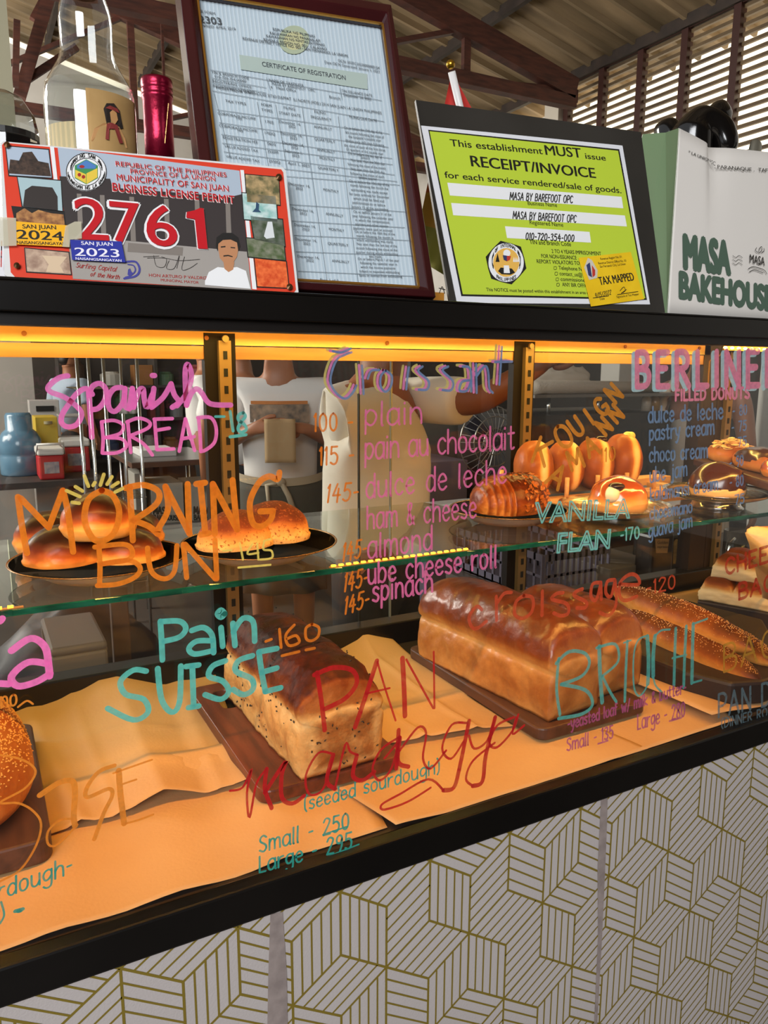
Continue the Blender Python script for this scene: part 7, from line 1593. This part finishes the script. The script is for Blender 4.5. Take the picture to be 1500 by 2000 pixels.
# work table behind the right bays
wtz = at_y(1150, 1168, 0.95)[2]
wt = thing('work_table', 'steel work table behind the right half of the case', 'table', (2.1, 1.3, 0))
tx0 = at_y(1022, 1100, 1.0)[0]; m_st = mat('dull steel', '6c6660', .4, metal=.5)
MB().box(tx0, 3.3, 0.80, 1.42, wtz - .035, wtz).build('table_top', m_st, wt)
for xx in (tx0 + .02, 3.2):
    for yy in (.84, 1.36): MB().box(xx, xx + .04, yy, yy + .04, 0, wtz - .035).build('leg', m_st, wt)
def crate(label, px0, px1, ptop, y, th, m):
    a = at_y(px0, ptop, y); b = at_y(px1, ptop, y); x0, x1, z1 = a[0], b[0], a[2]; t = thing('plastic_crate', label, 'crate', ((x0 + x1) / 2, y, wtz)); H = z1 - wtz
    for (u0, u1, v0, v1, nm) in ((x0, x1, y, y + .006, 'front_wall'), (x0, x1, y + th - .006, y + th, 'back_wall'), (x0, x0 + .006, y, y + th, 'side_wall'), (x1 - .006, x1, y, y + th, 'side_wall')):
        q = MB(); lx = u1 - u0 > v1 - v0; n = 11
        q.box(u0, u1, v0, v1, wtz, wtz + H * .2); q.box(u0, u1, v0, v1, wtz + H * .85, z1); q.box(u0, u1, v0, v1, wtz + H * .5, wtz + H * .56)
        for k in range(n + 1):
            f = k / n
            if lx: q.box(u0 + (u1 - u0) * f - .005, u0 + (u1 - u0) * f + .005, v0, v1, wtz, z1)
            else: q.box(u0, u1, v0 + (v1 - v0) * f - .005, v0 + (v1 - v0) * f + .005, wtz, z1)
        q.build(nm, m, t)
    MB().box(x0, x1, y, y + th, wtz + .001, wtz + .008).build('bottom', m, t)
m_cr = mat('lilac grey plastic', '5c5668', .5)
crate('lilac grey slotted plastic crate on the work table', 1062, 1190, 1085, 0.98, .46, m_cr)
kbox('flat_box', 'flat grey cardboard box on the work table beside the crate', 'box', (1192, 1112, 1285, 1150), .92, .26, mat('grey board', '6a6058', .7), z0=wtz)
pb = kbox('coffee_bag', 'dark coffee bag with printed label on the work table', 'bag', (1276, 1046, 1312, 1140), .86, .07, mat('dark foil pouch', '241c18', .35), z0=wtz, bevel=.01)
pl = Plane((0, .8575, 1.0)); b = MB(); ppoly(b, pl, [(1279, 1052), (1307, 1052), (1303, 1080), (1281, 1080)], .0008); b.build('label_patch', mat('tan label', '94785a', .6), pb)
b = MB(); ptext(b, pl, 'Golden', 1283, 1062, 1304, 1062, 6, .01, .0016); ptext(b, pl, 'espresso', 1283, 1070, 1304, 1070, 5, .01, .0016); pellipse(b, pl, 1286, 1090, 6, 6, .001); b.build('lettering', mat('dark brown ink', '2c1e16', .6), pb)
mc = kbox('grinder', 'black machine with pale window on the work table', 'machine', (1312, 1046, 1352, 1150), .90, .16, mat('black plastic', '15120f', .35), z0=wtz, bevel=.008)
b = MB(); pl = Plane((0, .8985, 1.0)); ppoly(b, pl, [(1315, 1058), (1320, 1053), (1339, 1053), (1341, 1060), (1338, 1102), (1314, 1101)], .0008); b.build('window', mat('yellowed window', '8a7a52', .2, col2='5c4e34', nscale=40), mc)
mu = at_y(1440, 1075, .80)
mg_ = thing('glass_mug', 'clear glass mug behind the dinner rolls', 'mug', (mu[0], .95, wtz)); zmu = at_y(1440, 1036, .95)[2] - wtz; xm = at_y(1440, 1070, .95)[0]
MB().lathe([(.0001, 0), (.043, 0), (.047, .01), (.048, zmu), (.0445, zmu), (.043, .012), (.0001, .012)], (xm, .95, wtz), 28).build('mug_body', glass('mug glass', (.72, .72, .70), 1.5, 0, 2.0), mg_, smooth=True)
MB().tube([(xm - .046, .93, wtz + zmu * .85), (xm - .085, .92, wtz + zmu * .75), (xm - .085, .92, wtz + zmu * .35), (xm - .046, .93, wtz + zmu * .2)], .007, 8).build('handle', glass('mug glass'), mg_, smooth=True)
# behind the right bay: black griddle back, rolled mesh, cloths, jars, wire fan, bins
kbox('oven_back', 'broad black oven standing behind the upright donuts', 'oven', (1032, 812, 1300, 985), 1.66, .5, mat('sooty black steel', '1d1816', .5, col2='2a2422', nscale=4), z0=0)
rm0 = at_y(1046, 752, 1.72); rm1 = at_y(1286, 748, 1.72); zo = at_y(1150, 812, 1.66)[2]
pf = thing('shelf_bracket', 'steel shelf over the black oven carrying rolled mesh and cloths', 'shelf', ((rm0[0] + rm1[0]) / 2, 1.8, zo))
zsf = rm0[2] - .038
MB().box(rm0[0] - .05, rm1[0] + .15, 1.66, 2.05, zsf - .012, zsf).build('shelf_board', m_st, pf)
for px in (1072, 1168):
    q = at_y(px, 780, 1.70); MB().tube([(q[0], 1.70, zo), (q[0], 1.70, zsf - .012)], .008, 8).build('post', m_chr, pf, smooth=True)
tag(MB().tube([(rm0[0], 1.72, zsf + .030), (rm1[0], 1.72, zsf + .024)], [.030, .024], 20).build('mesh_roll', mat('rolled white mesh', '9c9080', .6, bump=.8, bscale=160), None, smooth=True), 'roll of white mesh lying on the steel shelf', 'roll')
V, Fc = ico(4); q = at_y(1100, 725, 1.88)
tag(MB().add([(q[0] + u[0] * .16 * (1 + .2 * nz3(u, 3, 9)), 1.90 + u[1] * .10, max(zsf, zsf + .05 + u[2] * .075 * (1 + .35 * nz3(u, 4, 3)))) for u in V], Fc).build('cloth_heap', mat('crumpled cloth', 'b0a494', .85), None, smooth=True), 'heap of pale cloths on the steel shelf behind the mesh roll', 'cloth')
kbox('white_tub', 'white tub on the steel shelf right of the cloths', 'tub', (1212, 690, 1243, 722), 1.86, .12, mat('dull white tub', '9a948a', .5), z0=zsf)
for lab, px, cv in (('small clear jar on the black oven, left of the pair', 1262, 'a49c90'), ('small amber jar on the black oven, beside the clear one', 1279, '8a6a3c')):
    q = at_y(px, 790, 1.75); tag(MB().lathe([(.0001, 0), (.022, 0), (.022, .06), (.016, .068), (.016, .08), (.0001, .08)], (q[0], 1.75, zo), 16).build('small_jar', mat('jar ' + cv, cv, .25), None, smooth=True), lab, 'jar', 'jars on the oven')
fn = thing('wire_fan', 'round wire fan guard beside the person in the cream t-shirt', 'fan', (at_d(955, 870, 2.6)[0], 1.75, 0))
fc_ = at_y(962, 862, 1.62); RR = .135
MB().tube([(fc_[0], 1.66, 0), (fc_[0], 1.66, fc_[2])], .014, 10).build('stem', m_dk, fn, smooth=True)
b = MB()
for k in range(28):
    t = 2 * PI * k / 28; b.tube([(fc_[0] + .02 * math.cos(t), 1.60, fc_[2] + .02 * math.sin(t)), (fc_[0] + RR * .7 * math.cos(t), 1.605, fc_[2] + RR * .7 * math.sin(t)), (fc_[0] + RR * math.cos(t), 1.64, fc_[2] + RR * math.sin(t))], .0016, 5)
for rr_ in (.05, .095, RR): b.tube([(fc_[0] + rr_ * math.cos(2 * PI * j / 32), 1.605 if rr_ < RR else 1.64, fc_[2] + rr_ * math.sin(2 * PI * j / 32)) for j in range(33)], .0025, 5, caps=False)
b.build('guard', mat('grey wire', '8a8884', .35, metal=.6), fn)
MB().lathe([(.14, 0), (.14, .02), (.03, .04), (.0001, .04)], (fc_[0], 1.66, 0), 24).build('foot', m_dk, fn, smooth=True)
hb = MB(); hb.ell((fc_[0], 1.63, fc_[2]), (.03, .03, .03), 12, 8)
for k in range(3):
    t = 2 * PI * k / 3 + .3; hb.obox((fc_[0] + .065 * math.cos(t), 1.645, fc_[2] + .065 * math.sin(t)), (.05 * math.cos(t), 0, .05 * math.sin(t)), (-.03 * math.sin(t), .008, .03 * math.cos(t)), (0, .0015, 0))
hb.build('blades', mat('dark blue blades', '2c3040', .4), fn)
kbox('storage_bin', 'grey lilac storage bin beyond the person in the cream t-shirt', 'bin', (836, 903, 912, 985), 1.95, .35, mat('lilac grey bin', '7c7688', .5), z0=0)
kbox('side_cabinet', 'low pale cabinet behind the wire fan', 'cabinet', (820, 800, 905, 1180), 2.35, .4, mat('worn cream cabinet', '6c655a', .6), z0=0)

# ------------------------------------------------------------------ black carving and scoop behind the bag
cz = lambda px, py, d=1.42: at_d(px, py, d)
q = cz(1360, 260)
b0 = np.array([q[0], q[1], ZT])
pts = {'base': (*(b0 + np.array([0, 0, .03])), .06, .05), 'hip': (*(cz(1352, 330)), .050), 'back': (*(cz(1350, 262)), .042), 'arch': (*(cz(1366, 240)), .038), 'shd': (*(cz(1396, 246)), .036), 'arm': (*(cz(1414, 266)), .026), 'knee': (*(cz(1418, 310)), .028), 'head': (*(cz(1406, 212)), .021), 'hd2': (*(cz(1404, 196)), .010), 'bun': (*(cz(1421, 208)), .006),
       'lob0': (*(cz(1318, 300, 1.45)), .030), 'lob1': (*(cz(1302, 252, 1.45)), .028), 'lob2': (*(cz(1298, 234, 1.45)), .020)}
skn = skin('carved_figure', pts, [('base', 'hip'), ('hip', 'back'), ('back', 'arch'), ('arch', 'shd'), ('shd', 'arm'), ('arm', 'knee'), ('shd', 'head'), ('head', 'hd2'), ('head', 'bun'), ('hip', 'lob0'), ('lob0', 'lob1'), ('lob1', 'lob2')], mat('polished black lacquer', '0d0b0a', .12, coat=.5), None, 3)
tag(skn, 'glossy black carved figure peeking over the paper bag', 'carving')
q0, q1 = cz(1468, 340, 1.40), cz(1478, 272, 1.40)
sc_o = skin('metal_scoop', {'a': (q0[0], q0[1], ZT, .018), 'b': (*q0, .016), 'c': (*((q0 + q1) / 2), .016, .010), 'd': (*q1, .014, .008)}, [('a', 'b'), ('b', 'c'), ('c', 'd')], mat('dull tin', '8a8678', .3, metal=.6), None, 2)
tag(sc_o, 'rounded grey metal handle rising behind the paper bag at the right', 'utensil')
